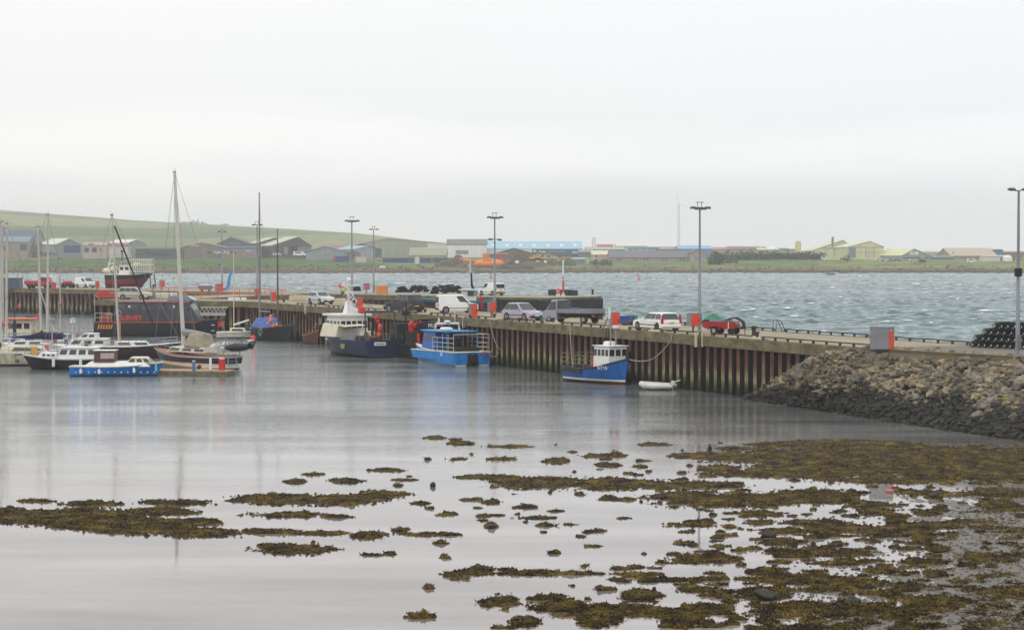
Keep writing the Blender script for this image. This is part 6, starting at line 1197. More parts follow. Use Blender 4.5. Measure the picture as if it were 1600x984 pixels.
rope('mooring_rope', 'bow rope curving from the blue fishing boat up to the quay', [bw_, (bw_+edge(1055))/2+Vector((0, 0, -1.0)), edge(1054)-n1*.3+Vector((0, 0, -.5)), edge(1054)-n1*.2+Vector((0, 0, .02))], .04, .15)
rope('mooring_rope', 'slack rope from the flatbed truck edge down to the blue fishing boat stern', [edge(893)-n1*.15, st_], .03, .5)
p = edge(995)-n1*.75; mb = MB(); mb.torus((0, 0, 0), .34, .15, axis='y', n=16, k=8); tag(obj('tyre_fender', mb, TYRE, loc=(p.x, p.y, 2.1), rz=QA+math.pi/2*0+R(-65), smooth=True), 'round tyre fender hanging on the piling beside the bow of the blue fishing boat', 'fender')
# --- grey inflatable
t = boat('inflatable_dinghy', 'grey white inflatable dinghy with an outboard floating by the wall', 'dinghy', 1038, 603, R(165)); at_wall(t, 1064, 1.9); G1 = paint(206, 204, 196, .5)
mb = MB(); mb.tube([(-1.25, -.78, .3), (0.4, -.8, .3), (1.05, -.6, .36), (1.35, 0, .42), (1.05, .6, .36), (.4, .8, .3), (-1.25, .78, .3)], [.15, .23, .23, .22, .23, .23, .15], 10); obj('tube', mb, G1, t, smooth=True)
mb = MB(); mb.box(-1.0, 1.0, -.7, .7, .06, .14); obj('floor', mb, paint(150, 148, 140), t); mb = MB(); mb.box(-1.0, -.94, -.7, .7, .05, .5); obj('transom', mb, WHITE, t); mb = MB(); mb.box(-.1, .2, -.5, .5, .4, .44); obj('seat', mb, paint(180, 176, 166), t)
mb = MB(); mb.box(-1.3, -.95, -.12, .12, .35, .7, tx=.8); mb.tube([(-1.1, 0, .3), (-1.1, 0, -.3)], .05); mb.tube([(-1.2, 0, .6), (-1.7, .1, .75)], .05); obj('outboard', mb, paint(214, 210, 196), t, bevel=.04)
# --- sky blue catamaran, stern to the camera
SKY = hp('sky_hull_paint', (24, 130, 212), (40, 114, 174)); t = boat('catamaran', 'sky blue catamaran workboat with its open stern to the camera', 'boat', 713, 563, QA+R(6)); at_wall(t, 742, 2.6)
for sd in (-1, 1): Hull(t, 9.2, 1.55, 1.75, 1.3, 1.25, [paint(206, 204, 190), SKY, SKY, SKY], CRM, CRM, bw=.05, tw=.95, rake=.5, fine=2.0, strake=.1, oy=sd*1.2, k0=.12, name='hull')
mb = MB(); mb.frustum((-4.55, 3.9, -1.9, 1.9, .5), (-4.55, 4.2, -1.96, 1.96, 1.22)); obj('bridge_deck', mb, SKY, t); mb = MB(); mb.box(-4.6, 4.2, -2.0, 2.0, 1.22, 1.3); obj('side_deck', mb, CRM, t, bevel=.03)
mb = MB(); mb.torus((-2.2, 1.98, 1.0), .14, .05); obj('porthole', mb, WHITE, t)
c = house(t, .1, 2.9, 3.0, 1.3, 3.05, paint(24, 96, 178, .4), paint(40, 146, 214, .4), fr=.3, rr_=0, win=(2, .5, .82), over=.25, rt=.1)
mb = MB(); mb.box(-2.6, .2, -1.7, 1.7, 3.05, 3.15); mb.tube([(-2.5, -1.6, 3.05), (-2.5, -1.6, 1.3)], .04); mb.tube([(-2.5, 1.6, 3.05), (-2.5, 1.6, 1.3)], .04); obj('canopy', mb, paint(40, 140, 206), t, bevel=.03)
mb = MB(); mb.tube([(.4, -1.3, 3.1), (.4, -1.2, 3.75), (.4, 1.2, 3.75), (.4, 1.3, 3.1)], .11, 8); obj('radar_arch', mb, WHITE, t, smooth=True); mb = MB(); mb.lathe([(.3, 0), (.32, .1), (.2, .2)], (.4, 0, 3.86), 12); obj('radar', mb, WHITE, t); mb = MB(); mb.tube([(.2, -.7, 3.8), (.2, -.7, 5.1)], .025, 5); mb.tube([(.4, .9, 3.8), (.4, .9, 4.3)], .1, 6); obj('aerial', mb, WHITE, t)
mb = MB(); mb.box(-2.2, -1.0, .7, 1.6, 3.18, 3.5, tx=.9, ty=.9); obj('liferaft', mb, WHITE, t, bevel=.12)
mb = MB()
for sd in (-1, 1):
    for z in (1.7, 2.1, 2.55): mb.tube([(-4.4, sd*1.85, z), (-.2, sd*1.85, z)], .03, 5)
    for x in (-4.4, -3.3, -2.2, -1.1, -.2): mb.tube([(x, sd*1.85, 1.3), (x, sd*1.85, 2.9 if x < -2 else 2.55)], .03, 5)
mb.tube([(-4.4, -1.85, 2.9), (-4.4, 1.85, 2.9)], .035, 5); mb.tube([(-4.4, -1.85, 2.9), (-2.2, -1.85, 2.9)], .035, 5); [mb.tube([(-4.4, -1.85+.0, z), (-4.4, -.7, z)], .03, 5) for z in (1.7, 2.1)]
obj('guard_rail', mb, paint(190, 192, 190), t)
mb = MB(); mb.box(-3.8, -1.2, -1.2, 1.2, 1.3, 1.65); mb.box(-1.5, -.4, -.5, .6, 1.3, 2.4); obj('deck_gear', mb, BLACK, t, bevel=.05); mb = MB(); [mb.box(-4.75, -4.58, s_*.32-.18, s_*.32+.18, .1, 1.1) for s_ in (-1, 1)]; mb.box(-4.63, -4.57, -.5, .5, .25, 1.0); obj('stern_gear', mb, BLACK, t)
buoyset(t, [(-4.75, -1.2, 1.15)], [REDB], .2); mb = MB(); mb.box(.06, .12, -1.2, -.5, 1.8, 2.6); obj('window', mb, paint(150, 156, 160), t)
p = t.matrix_basis @ Vector((-4.4, -1.7, 1.3)); rope('mooring_rope', 'stern rope from the sky blue catamaran to the piling', [p, edge(788)-n1*.4+Vector((0, 0, -2.6)), edge(768)-n1*.2], .03, .6)
# --- black fishing boat between the trawler and the catamaran
t = boat('fishing_boat', 'black fishing boat hung with red buoys seen from its dark stern', 'boat', 634, 551, QA+R(4)); t.location = (-9.9, 216.5, 0)
H = Hull(t, 9.5, 3.3, 2.1, 1.35, 1.4, [DK, DK, DK, DK], BLACK, DK, bw=.4, tw=.92)
house(t, 1.0, 3.0, 2.4, 1.0, 3.3, DK, BLACK, win=(2, .55, .85)); mb = MB()
for sd in (-1, 1): mb.tube([(-4.4, sd*1.45, 1.3), (-4.4, sd*1.45, 3.9)], .07); mb.tube([(-1.6, sd*1.45, 1.3), (-1.6, sd*1.45, 3.9)], .07); mb.tube([(-4.4, sd*1.45, 3.8), (1.2, sd*1.45, 3.6)], .06)
mb.tube([(-4.4, -1.45, 3.9), (-4.4, 1.45, 3.9)], .08); obj('gantry', mb, BLACK, t)
mb = MB(); mb.box(-4.5, -4.4, -1.5, 1.5, 2.95, 3.65); sb = obj('name_board', mb, mat('board_black_blue', (20, 34, 52), .6), t); text_part('lettering', 'FR33', .5, WHITE, sb, (-4.53, -.1, 3.3), (R(90), 0, R(-90)), .01)
mb = MB(); [mb.box(-4.2+random.uniform(-.1, 2.4), -3.6+random.uniform(0, 2.4), y, y+.5, 1.1, 1.1+random.uniform(.6, 1.7), rz=random.uniform(-.3, .3)) for y in (-1.4, -1.0, -.6, -.2, .2, .6, .9) for _ in (0, 1)]; obj('stacked_creels', mb, BLACK, t)
buoyset(t, [(-3.9, 1.5, 3.3), (-3.9, 1.9, 3.0), (-3.5, 1.7, 3.5), (-4.1, 2.1, 3.4), (-4.2, 1.2, 3.6)], [REDB], .3); buoyset(t, [(-4.65, -.95, 3.35), (-4.65, -.7, 3.45)], [ORB, REDB], .26); buoyset(t, [(-4.5, .9, 1.35), (-4.5, -.5, 1.15), (-4.5, -1.3, 1.25)], [paint(230, 160, 50), PKB, paint(170, 170, 110)], .17)
mb = MB(); mb.tube([(-4.5, 1.35, 1.2), (-4.45, 1.4, 2.6)], .16, 8); obj('oilskins', mb, REDB, t); mb = MB(); mb.tube([(-1, 1.2, 1), (-1, 1.2, 5.6)], .06); mb.tube([(-1, 1.2, 5.2), (-2.2, 1.2, 4.2)], .04); mb.box(-1.2, -.7, .9, 1.5, 4.2, 4.7); obj('mast', mb, BLACK, t)
# --- navy trawler
t = boat('trawler', 'navy blue trawler with white wheelhouse roof and cream canvas canopy', 'boat', 560, 547, QA+R(8)); t.location = (-15.9, 220.5, 0)
H = Hull(t, 12.5, 4.6, 2.7, 1.7, 1.75, [DK, paint(60, 70, 84), NAVY, NAVY], paint(70, 74, 80), NAVY, bw=.5, tw=.92, rake=.7, fine=2.6, boot=(.25, .32))
c = house(t, .2, 3.6, 3.3, 1.5, 4.0, WHITE, WHITE, fr=.25, win=(4, .52, .8), over=.35, rt=.22, backwin=True)
mb = MB(); mb.frustum((1.0, 2.0, -.45, .45, 4.2), (1.1, 1.7, -.25, .25, 5.5)); obj('mast_casing', mb, WHITE, t, bevel=.05)
mb = MB(); mb.tube([(1.4, 0, 5.4), (1.4, 0, 7.6)], .12, 8); mb.tube([(1.0, .3, 4.2), (1.0, .3, 7.4)], .06); mb.tube([(.9, 0, 6.8), (1.9, 0, 6.8)], .05); mb.tube([(1.4, -.6, 6.2), (1.4, .6, 6.2)], .05); mb.tube([(1.4, 0, 6.8), (.2, -.3, 5.4)], .05); obj('mast', mb, paint(214, 216, 216), t)
mb = MB(); mb.box(1.2, 1.6, -.8, .8, 7.0, 7.15); mb.box(1.0, 1.8, -.3, .3, 6.3, 6.5); mb.lathe([(.22, 7.5), (.25, 7.7), (.1, 7.9)], (1.4, 0, 0), 10); [mb.box(1.4+dx_, 1.55+dx_, dy_, dy_+.15, z, z+.2) for dx_, dy_, z in ((-.5, .2, 6.1), (.3, -.5, 5.8), (-.4, -.4, 5.6), (.3, .4, 6.6), (.0, .5, 7.2))]; obj('radar', mb, WHITE, t)
mb = MB(); mb.lathe([(.05, -.7), (.34, -.6), (.34, .6), (.05, .7)], (2.4, -.9, 4.5), 12, axis='x'); obj('liferaft', mb, WHITE, t, smooth=True); mb = MB(); mb.box(-.1, .6, -1.2, -.6, 4.25, 4.9, tx=.7); obj('dinghy_bundle', mb, REDB, t, bevel=.1)
mb = MB(); mb.prism([(-1.35, 0), (-1.1, 1.55), (1.35, 2.05), (1.35, 0)], .0, .01) if False else None
mb = MB(); mb.frustum((.0, 3.7, 1.0, 2.2, 1.9), (-.2, 3.3, 1.35, 2.0, 3.2)); mb.plate((-1.4, -.6, 3.05), (3.2, -.6, 3.35), (3.2, 2.0, 3.2), (-1.4, 1.9, 2.95), .06) ; cv = None
obj('canopy', mb, CRM, t, bevel=.04)
mb = MB(); mb.box(-1.6, -.6, -1.4, .2, 1.5, 2.5); mb.box(-2.2, -1.6, -.8, .4, 1.3, 1.9); obj('fish_bins', mb, CRM, t, bevel=.03)
stanch(t, H, .0, .45, .55, 6, m=paint(130, 132, 134)); mb = MB()
for sd in (-1, 1): mb.tube([(-5.6, sd*1.7, 1.7), (-5.3, sd*1.6, 4.6)], .09)
mb.tube([(-5.3, -1.6, 4.6), (-5.3, 1.6, 4.6)], .1); mb.tube([(-5.3, 0, 4.6), (.8, 0, 6)], .03); obj('gantry', mb, paint(60, 62, 66), t)
buoyset(t, [(-4.6, -.2, 3.5), (-4.8, -.3, 3.1), (-4.9, -.2, 2.7), (-5.2, 0, 2.3), (-4.4, -.2, 3.9)], [REDB, paint(220, 90, 80)], .24)
mb = MB(); mb.lathe([(.7, -.6), (.25, -.55), (.25, .55), (.7, .6)], (-4.0, .2, 1.9), 14, axis='y'); obj('net_drum', mb, paint(110, 72, 50), t); mb = MB(); mb.box(-3.6, -2.4, -1.2, 1.2, 1.2, 2.1); mb.lathe([(.15, 2.1), (.15, 2.9)], (-3, -.4, 0), 8); obj('winch', mb, BLACK, t)
mb = MB(); mb.box(-6.31, -6.26, -.2, 1.1, 1.25, 1.6); nb = obj('name_plate', mb, WHITE, t); mb = MB(); mb.box(-6.33, -6.31, -.0, .9, 1.38, 1.44); obj('lettering_line', mb, paint(60, 70, 80), nb)
mb = MB(); mb.box(-1.8, -.9, H.y(.36, 1.1)+.02, H.y(.36, 1.1)+.07, .8, 1.3); obj('side_plate', mb, paint(150, 140, 90), t); fenders(t, H, (.9, .96), 1, BLACK, .3, .9)
mb = MB(); mb.torus((5.2, 1.2, 2.5), .5, .12, axis='y'); mb.torus((5.5, .8, 2.5), .45, .12, axis='y'); obj('bow_tyre', mb, TYRE, t, smooth=True)
stx = t.matrix_basis @ Vector((6.2, 0, 2.6)); rope('mooring_rope', 'long dark bow rope from the navy trawler up to the quay', [stx, edge(470)-n1*.1], .03, .5, m=BLACK)
# --- small brown clinker bow
t = boat('wooden_boat', 'small brown wooden boat bow beside the navy trawler', 'boat', 489, 537, QA+R(176)); H = Hull(t, 5.2, 2.2, 1.7, 1.0, 1.0, [paint(70, 52, 44), paint(70, 52, 44), paint(96, 56, 42), paint(170, 84, 50)], paint(150, 84, 60), paint(176, 100, 70), bw=.35, tw=.6, fine=2)
mb = MB(); mb.box(-.3, 0, -.9, .9, .9, .96); mb.torus((1.2, 0, 2.1), .3, .06, axis='y'); obj('thwart', mb, paint(160, 130, 110), t); fenders(t, H, (.75,), 1, CRM, .12, .5)
t['label'] = 'small brown wooden boat moored by the bow of the navy trawler'
# --- blue tarped old boat with two bare masts
t = boat('fishing_boat', 'dark wooden fishing boat under a blue tarpaulin with two bare masts', 'boat', 428, 528, QT+R(6)); at_wall(t, 458, 2.4); H = Hull(t, 11.0, 3.3, 2.1, 1.5, 1.9, [DK, DK, DK, paint(74, 58, 46)], paint(70, 64, 56), paint(80, 64, 50), bw=.35, tw=.5, rake=.9, fine=2.2)
mb = MB(); r = random.Random(8); g_ = [[(-4.9+6.2*i/8, -1.25+2.5*j/6, 1.55+(1.15 if 1 < j < 5 else .5)*(1-(abs(i/4-1))**4*.6)+r.uniform(-.1, .12) if 0 < j < 6 else 1.3) for j in range(7)] for i in range(9)]
mb.add([p for row in g_ for p in row], [(i*7+j, (i+1)*7+j, (i+1)*7+j+1, i*7+j+1) for i in range(8) for j in range(6)]); obj('tarpaulin', mb, mat('blue_tarp', (34, 88, 176), .5, rgb2=(24, 54, 120), vs=2), t, smooth=True)
zt = lambda py, Y: CZ+(392-py)/F*Y
Yb = t.location.y
for px_, pt, nm in ((408.5, 301, 'tall'), (435, 358, 'short')):
    x = -4.3 if nm == 'tall' else 1.2; h = zt(pt, Yb+(3.9 if nm == 'tall' else -1)); mb = MB(); mb.tube([(x, 0, 1.2), (x, 0, 3), (x, 0, h*.7), (x, 0, h)], [.17, .15, .12, .07] if nm == 'tall' else [.14, .13, .1, .05], 8); mb.tube([(x-.1, 0, h-.1), (x+.12, 0, h-.1)], .08); obj('mast', mb, mat('grey_spar', (132, 128, 120), .7, var=.15) if nm == 'tall' else mat('dark_spar', (96, 88, 74), .7), t)
mb = MB(); x0 = -4.3; mb.tube([(x0, 0, 3.4), (x0+3.2, 0, 3.4)], .06); mb.tube([(x0, 0, 12.0), (x0-.9, .2, 12.4)], .03); mb.tube([(x0-1.6, 0, zt(432, Yb)), (x0+1.4, 0, zt(431, Yb))], .035); obj('boom', mb, paint(170, 168, 160), t)
mb = MB(); 
for a in ((x0, 0, 16), (x0, 0, 12)): mb.tube([a, (x0-2.4, 1.0, 1.9)], .012, 3); mb.tube([a, (x0+1.8, 1.3, 1.9)], .012, 3)
mb.tube([(1.2, 0, 12.5), (4, 0, 2.2)], .012, 3); mb.tube([(-3.4, .3, 6.8), (-3.2, .3, 1.9)], .03, 4); obj('rigging', mb, paint(110, 112, 108), t)
buoyset(t, [(1.6, -1.4, 2.1), (1.9, -1.2, 2.5), (2.5, -1.1, 1.8), (3.0, -.9, 2.0), (3.4, -.6, 1.7), (1.7, -1.1, 2.9)], [paint(232, 160, 60), ORB, PKB], .24); mb = MB(); mb.torus((-.2, -1.62, 1.2), .4, .07); mb.torus((-.1, -1.64, 1.0), .4, .06); obj('green_rope', mb, paint(90, 150, 140), t, smooth=True)
# --- small white sailing boat
t = boat('sailing_boat', 'little white sailing boat with a short pale mast and red ensign', 'boat', 373, 528, R(-6)); H = Hull(t, 5.2, 2.0, .95, .75, .75, [BLACK, WHITE, CRM, WHITE], CRM, WHITE, bw=.06, tw=.6, fine=2, rake=.5)
house(t, -1.0, 1.2, 1.2, .7, 1.25, CRM, None, 'coachroof', fr=.5, win=(1, .3, .8)); Yb = t.location.y; h = zt(391, Yb); mb = MB(); mb.tube([(-.6, 0, .9), (-.6, 0, h)], [.07, .045], 6); obj('mast', mb, mat('pale_spar', (204, 198, 172), .5, var=.05), t)
mb = MB(); mb.tube([(-.6, 0, h-.4), (2.5, 0, 1.0)], .012, 3); mb.tube([(-.6, 0, h-.4), (-2.5, 0, 1.0)], .012, 3); obj('rigging', mb, GALV, t); mb = MB(); mb.plate((-2.5, -.2, 1.4), (-1.9, -.2, 1.4), (-1.9, -.2, 2.0), (-2.5, -.2, 2.0), .02); mb.tube([(-2.5, 0, .9), (-2.5, -.19, 2.1)], .02, 4); obj('ensign', mb, REDB, t); mb = MB(); mb.tube([(-.6, 0, 1.6), (1.3, 0, 2.2)], .12, 6); obj('furled_sail', mb, WHITE, t)
mb = MB(); mb.ball((0, 0, .35), .38, n=10); tag(obj('mooring_buoy', mb, paint(206, 54, 66), loc=G(396, 533), smooth=True), 'bright red round buoy between white sailing boat and tarped boat', 'buoy')
# --- dark survey vessel
t = boat('survey_vessel', 'large dark grey survey vessel with orange stripes and orange lettering', 'boat', 252, 525, R(-4)); Yb = t.location.y; SD = hp('survey_hull_paint', (46, 52, 62), (58, 46, 44)); ORT = paint(196, 82, 50, .5)
H = Hull(t, 16.0, 4.4, 2.2, 1.75, 1.75, [DK, SD, SD, SD], paint(90, 80, 74), paint(120, 70, 60), bw=.1, tw=.95, rake=1.5, fine=3, strake=.1)
c = house(t, -5.6, 5.4, 3.4, 1.75, 4.25, SD, paint(92, 104, 124), 'deckhouse', fr=1.6, win=(6, .62, .9), over=.1, rt=.16)
mb = MB(); mb.box(-5.7, 3.9, -1.70, -1.62, 4.22, 4.32); mb.box(-7.9, 5.0, -2.24, -2.18, 1.75, 1.84); obj('orange_stripe', mb, ORT, t); mb = MB(); mb.frustum((1.0, 4.6, -1.3, 1.3, 4.4), (1.2, 3.3, -1.0, 1.0, 5.0)); cc = obj('bridge', mb, paint(70, 78, 96), t, bevel=.05); mb = MB(); mb.plate((4.4, -1.1, 4.5), (4.4, 1.1, 4.5), (3.4, .9, 5.0), (3.4, -.9, 5.0), .02); obj('window', mb, paint(120, 130, 170, .15), cc)
text_part('lettering', 'SURVEY', .84, paint(220, 76, 50, .6), t, (-3.4, -1.79, 2.3), (R(90), 0, 0), .012)
mb = MB(); mb.box(-4.9, -1.9, -1.76, -1.70, 1.85, 2.7); obj('side_panel', mb, paint(54, 58, 66), t)
for i in range(6): mb = MB(); x = -7.5+i*.32; mb.prism([(x, .95), (x+.18, .95), (x+.36, 1.5), (x+.18, 1.5)], -2.26, -2.2); obj('hazard_stripe', mb, paint(220, 130, 50), t)
mb = MB(); [mb.tube([(x, -2.1, 1.8), (x, -2.1, 2.9)], .035, 4) for x in (-7.8, -7, -6.2, -5.7)]; [mb.tube([(-7.8, -2.1, z), (-5.7, -2.1, z)], .035, 4) for z in (2.35, 2.9)]; mb.tube([(-7.9, -1.9, 1.8), (-7.9, -1.9, 5.2)], .04); mb.tube([(-7.9, -1.9, 5.2), (-7.2, -1.9, 4.6)], .03); obj('guard_rail', mb, paint(180, 172, 160), t)
mb = MB(); mb.box(-7.2, -6.0, -1.2, 1.2, 1.8, 2.7); obj('deck_gear', mb, paint(150, 62, 50), t); mb = MB(); mb.box(5.2, 8.4, -1.4, -1.3, 2.6, 3.0); [mb.tube([(5.2+i*.5, -1.4, 2.9), (5.5+i*.5, -1.4, 3.6)], .05) for i in range(7)]; [mb.tube([(5.8+i*.5, -1.4, 2.9), (5.5+i*.5, -1.4, 3.6)], .05) for i in range(6)]; [mb.tube([(5.2, y, 3.6), (8.6, y, 3.6)], .06) for y in (-1.4, -.6)]; obj('gangway', mb, paint(170, 168, 164), t)
mb = MB(); mb.torus((-4.9, -1.8, 2.9), .3, .08); obj('lifebuoy', mb, paint(150, 150, 140), t, smooth=True)
for x in (-3.6, 2.0): mb = MB(); mb.box(x-.12, x+.12, -1.78, -1.7, 3.6, 3.85); obj('lamp', mb, WHITE, t)
mb = MB(); mb.box(6.6, 7.0, -1.4, -1.34, 1.4, 1.48); mb.box(6.6, 7.0, -1.5, -1.44, .7, .78); obj('draught_mark', mb, WHITE, t)
# --- red hulled fishing boat standing on the pier
p = D(203, 450, 0); t = thing('fishing_boat', 'maroon and black fishing boat standing on legs on the far pier', 'boat', p, R(-4), 'boats moored in the harbour'); Yb = p.y
class HH(Hull): pass
e_ = bpy.data.objects.new('raised', None)
hb_ = MB(); 
H = Hull(t, 8.2, 3.0, 2.6, 2.3, 2.3, [paint(120, 44, 48), paint(128, 50, 54), paint(128, 48, 52), DK], CRM, CRM, bw=.05, tw=.9, rake=2.2, fine=2.4, boot=(.7, .9), strake=.75)
for sd in (-1, 1):
    for x in (-3, 3.6): mb = MB(); mb.tube([(x+.3, sd*1.4, 2.4), (x+.5, sd*1.9, .0)], .1, 6); obj('prop', mb, paint(96, 92, 84), t)
mb = MB(); mb.box(-2.5, 2, -.15, .15, 0, .3); obj('keel', mb, DK, t)
house(t, -1.7, .2, 1.7, 2.3, 3.9, WHITE, WHITE, win=(2, .5, .85)); CG = paint(222, 218, 204); mb = MB()
for sd in (-1.3, 1.3):
    for z in (2.8, 3.9, 4.9): mb.tube([(.3, sd, z), (3.9, sd, z)], .08, 4)
    for i in range(11): x = .3+i*.36; mb.tube([(x, sd, 2.5), (x, sd, 4.9)], .05, 4)
for z in (2.8, 3.9, 4.9): mb.tube([(3.9, -1.3, z), (3.9, 1.3, z)], .08, 4); mb.tube([(.3, -1.3, z), (.3, 1.3, z)], .08, 4)
mb.tube([(-1.5, 0, 3.9), (-1.5, 0, 4.6)], .05); mb.tube([(-1.6, 0, 4.5), (.3, -.8, 4.9)], .05); obj('pot_cage', mb, CG, t)
mb = MB(); mb.box(.6, 3.4, -.9, .9, 2.5, 2.9); obj('bins', mb, paint(56, 96, 160), t, bevel=.05); [obj('bundle', MB().ball(c_, r_, n=10, sq=q_, jit=.12), CRM, t) for c_, r_, q_ in (((-3.9, -.6, 3.0), .6, (1.3, .8, .8)), ((-3, .3, 3.3), .5, (1, 1, 1)), ((1.2, 0, 4.1), .5, (1.4, .8, .6)))]
mb = MB(); mb.tube([(-4.1, 0, 2.3), (-3.1, 0, 5.9)], .14); mb.tube([(-2.3, 0, 2.3), (-3.0, 0, 5.9)], .14); mb.tube([(-3.7, 0, 4.2), (-2.6, 0, 4.2)], .11); mb.tube([(-3.05, 0, 5.9), (-3.05, 0, 7.2)], .08); mb.tube([(-2.9, 0, 4.4), (-1.5, 0, 2.6)], .08); mb.box(-3.5, -2.5, -.3, .3, 5.9, 6.3); obj('a_frame', mb, CG, t)
mb = MB(); mb.tube([(-1.4, .2, 2.3), (-1.4, .2, 6.2)], .12, 8); mb.box(-1.6, -1.1, -.1, .3, 6.2, 6.5); obj('mast', mb, paint(90, 94, 96), t)
# --- teal boat and creels under the far pier
t = boat('fishing_boat', 'teal blue fishing boat tucked under the far pier wall at left', 'boat', 122, 488, R(176)); TL = paint(62, 118, 136, .5); H = Hull(t, 5.4, 2.2, 1.5, 1.1, 1.1, [DK, TL, TL, TL], CRM, TL, bw=.2, tw=.8)
house(t, .6, 1.6, 1.4, 1.0, 2.2, WHITE, WHITE, win=(1, .5, .85)); mb = MB(); mb.box(-2.6, .4, -.9, .9, 1.1, 1.5); mb.ball((1.8, 0, 1.5), .45, n=8, sq=(1.2, 1, .6), jit=.2); obj('gear', mb, paint(190, 160, 140), t); mb = MB()
for z in (1.9, 2.2, 2.5, 2.8, 3.1): mb.tube([(-2.8, -1, z), (.3, -1, z+.1)], .04, 4)
for x in (-2.6, -1.2, .2): mb.tube([(x, -1, 1), (x, -1, 3.1)], .04, 4)
obj('rack', mb, paint(190, 186, 174), t)
# --- teal trawler lying in the basin beyond the quay
t = boat('trawler', 'teal sheered trawler in the basin showing over the white van', 'boat', 712, 508, R(170)); t.location = (A(714, 480, 262).x, 262, 0); H = Hull(t, 9, 3.2, 4.9, 4.6, 4.7, [DK, TL, DK, paint(40, 110, 118)], CRM, paint(50, 124, 130), bw=.4, tw=.9, strake=.3)
mb = MB(); mb.box(-2.2, -.7, -1, 1, 4.4, 5.9); obj('wheelhouse', mb, paint(206, 208, 204), t, bevel=.06); mb = MB(); mb.box(-2.6, -.4, -1.2, 1.2, 5.9, 6.0); obj('roof', mb, WHITE, t); mb = MB(); mb.box(-2.25, -1.5, -1.05, 1.05, 5.2, 5.8); obj('window', mb, GLASS, t)

# --- yachts -------------------------------------------------------
SPAR = mat('pale_mast', (196, 192, 180), .4, .15, var=.05); TEAK = mat('teak_deck', (158, 120, 92), .7, rgb2=(128, 94, 72), stretch=(1, 14, 1), vs=3)
def sail_rig(t, H, mx, h, lean=0, boom=None, cover=None, spreaders=(.5, .75), furl=True, top=True, r=.12, m=SPAR, z0=1.0):
    mb = MB(); mb.tube([(mx, 0, z0), (mx+lean*.5, 0, h*.5), (mx+lean, 0, h)], [r*1.15, r, r*.8], 8); mo = obj('mast', mb, m, t, smooth=True)
    if top: mb = MB(); mb.box(mx+lean-.16, mx+lean+.16, -.06, .06, h, h+.1); mb.tube([(mx+lean, 0, h), (mx+lean+.25, 0, h+.35)], .012, 3); mb.tube([(mx+lean-.1, 0, h), (mx+lean-.1, 0, h+.45)], .012, 3); obj('masthead', mb, paint(110, 108, 100), mo)
    mb = MB()
    for s_ in spreaders: mb.tube([(mx+lean*s_, -.75, h*s_), (mx+lean*s_, .75, h*s_)], .025, 4)
    obj('spreader', mb, m, mo); mb = MB()
    for sd in (-1, 1):
        mb.tube([(mx+lean, 0, h-.1), (mx+lean*spreaders[0], sd*.75, h*spreaders[0]), H.e(.5+mx/H.L, sd)], .02, 3)
        mb.tube([(mx+lean*spreaders[0], 0, h*spreaders[0]), H.e(.45+mx/H.L, sd)], .011, 3)
    mb.tube([(mx+lean, 0, h), H.e(1, 1)], .022, 3); mb.tube([(mx+lean, 0, h), (-H.L/2, 0, H.zs)], .02, 3); obj('rigging', mb, paint(120, 124, 126), t)
    if boom:
        mb = MB(); mb.tube([(mx, 0, boom[0]), (mx-boom[1], boom[2] if len(boom) > 2 else 0, boom[0]+.05)], .06, 6); b_ = obj('boom', mb, m, t)
        if cover: mb = MB(); L = boom[1]; mb.tube([(mx+.05, 0, boom[0]+.25), (mx-L*.3, 0, boom[0]+.26), (mx-L*.7, 0, boom[0]+.18), (mx-L, 0, boom[0]+.1)], [.3, .24, .17, .08], 8); obj('sail_cover', mb, cover, b_, smooth=True)
    return mo
def sprayhood(t, x, z, w, h, m): mb = MB(); r = 8; rows = []
def yacht(label, px, py, rz, L, B, hullm, deckm, mpx=None, mtop=None, mx=.6, boom=None, cover=None, lean=0, name='yacht', fb=1.15, cab=True, **k):
    t = boat(name, label, 'yacht', px, py, rz); H = Hull(t, L, B, fb*1.15, fb*.9, fb*.95, hullm, deckm, WHITE, bw=.05, tw=.7, rake=1.2, fine=2.1, strake=.08, tr=.2)
    if cab: house(t, -L*.12, L*.22, B*.5, fb*.9, fb*.9+.5, WHITE, None, 'coachroof', fr=.5, rr_=.0, win=(2, .3, .8), bev=.08)
    if mtop: sail_rig(t, H, mx, zt(mtop, t.location.y), lean, boom, cover, **k)
    stanch(t, H, .04, .96, .6, 9, r=.024); q_ = random.Random(px)
    for nm, col in (('locker', (96, 100, 108)), ('fuel_can', (190, 60, 44)), ('sail_bag', (52, 70, 130)), ('bucket', (210, 206, 190))):
        x_, y_ = q_.uniform(-L*.42, L*.3), q_.uniform(-.6, .6); mb = MB(); mb.box(x_-.2, x_+.2, y_-.16, y_+.16, fb*.85, fb*.9+q_.uniform(.25, .7), tx=.8, ty=.8); obj(nm, mb, paint(*col), t, bevel=.04)
    return t, H
CRH = hp('cream_hull_paint', (214, 206, 180), (182, 170, 140))
# cream yacht in front left
t, H = yacht('cream hulled yacht with a long dark cabin window at the left edge', 36, 571, R(2), 8.8, 2.9, [DK, paint(120, 100, 84), CRH, CRH], CRM, mtop=350, mx=-2.0, lean=-.1, fb=1.35)
mb = MB(); mb.frustum((-2.0, 2.4, -1.0, 1.0, 1.25), (-1.8, 1.6, -.8, .8, 1.85)); c = obj('coachroof', mb, CRM, t, bevel=.08); mb = MB(); mb.prism([(-.9, 1.4), (1.9, 1.45), (1.5, 1.68), (-.6, 1.7)], -.99, -.93); obj('window', mb, paint(70, 52, 46, .2), c)
mb = MB(); mb.ball((-3.0, -.3, 1.8), .35, n=8, jit=.2); mb.ball((-2.2, -.2, 1.9), .3, n=8, jit=.2); mb.box(-4, -2.4, -.9, .9, 1.4, 1.9, tx=.8); obj('cockpit_gear', mb, paint(60, 60, 66), t)
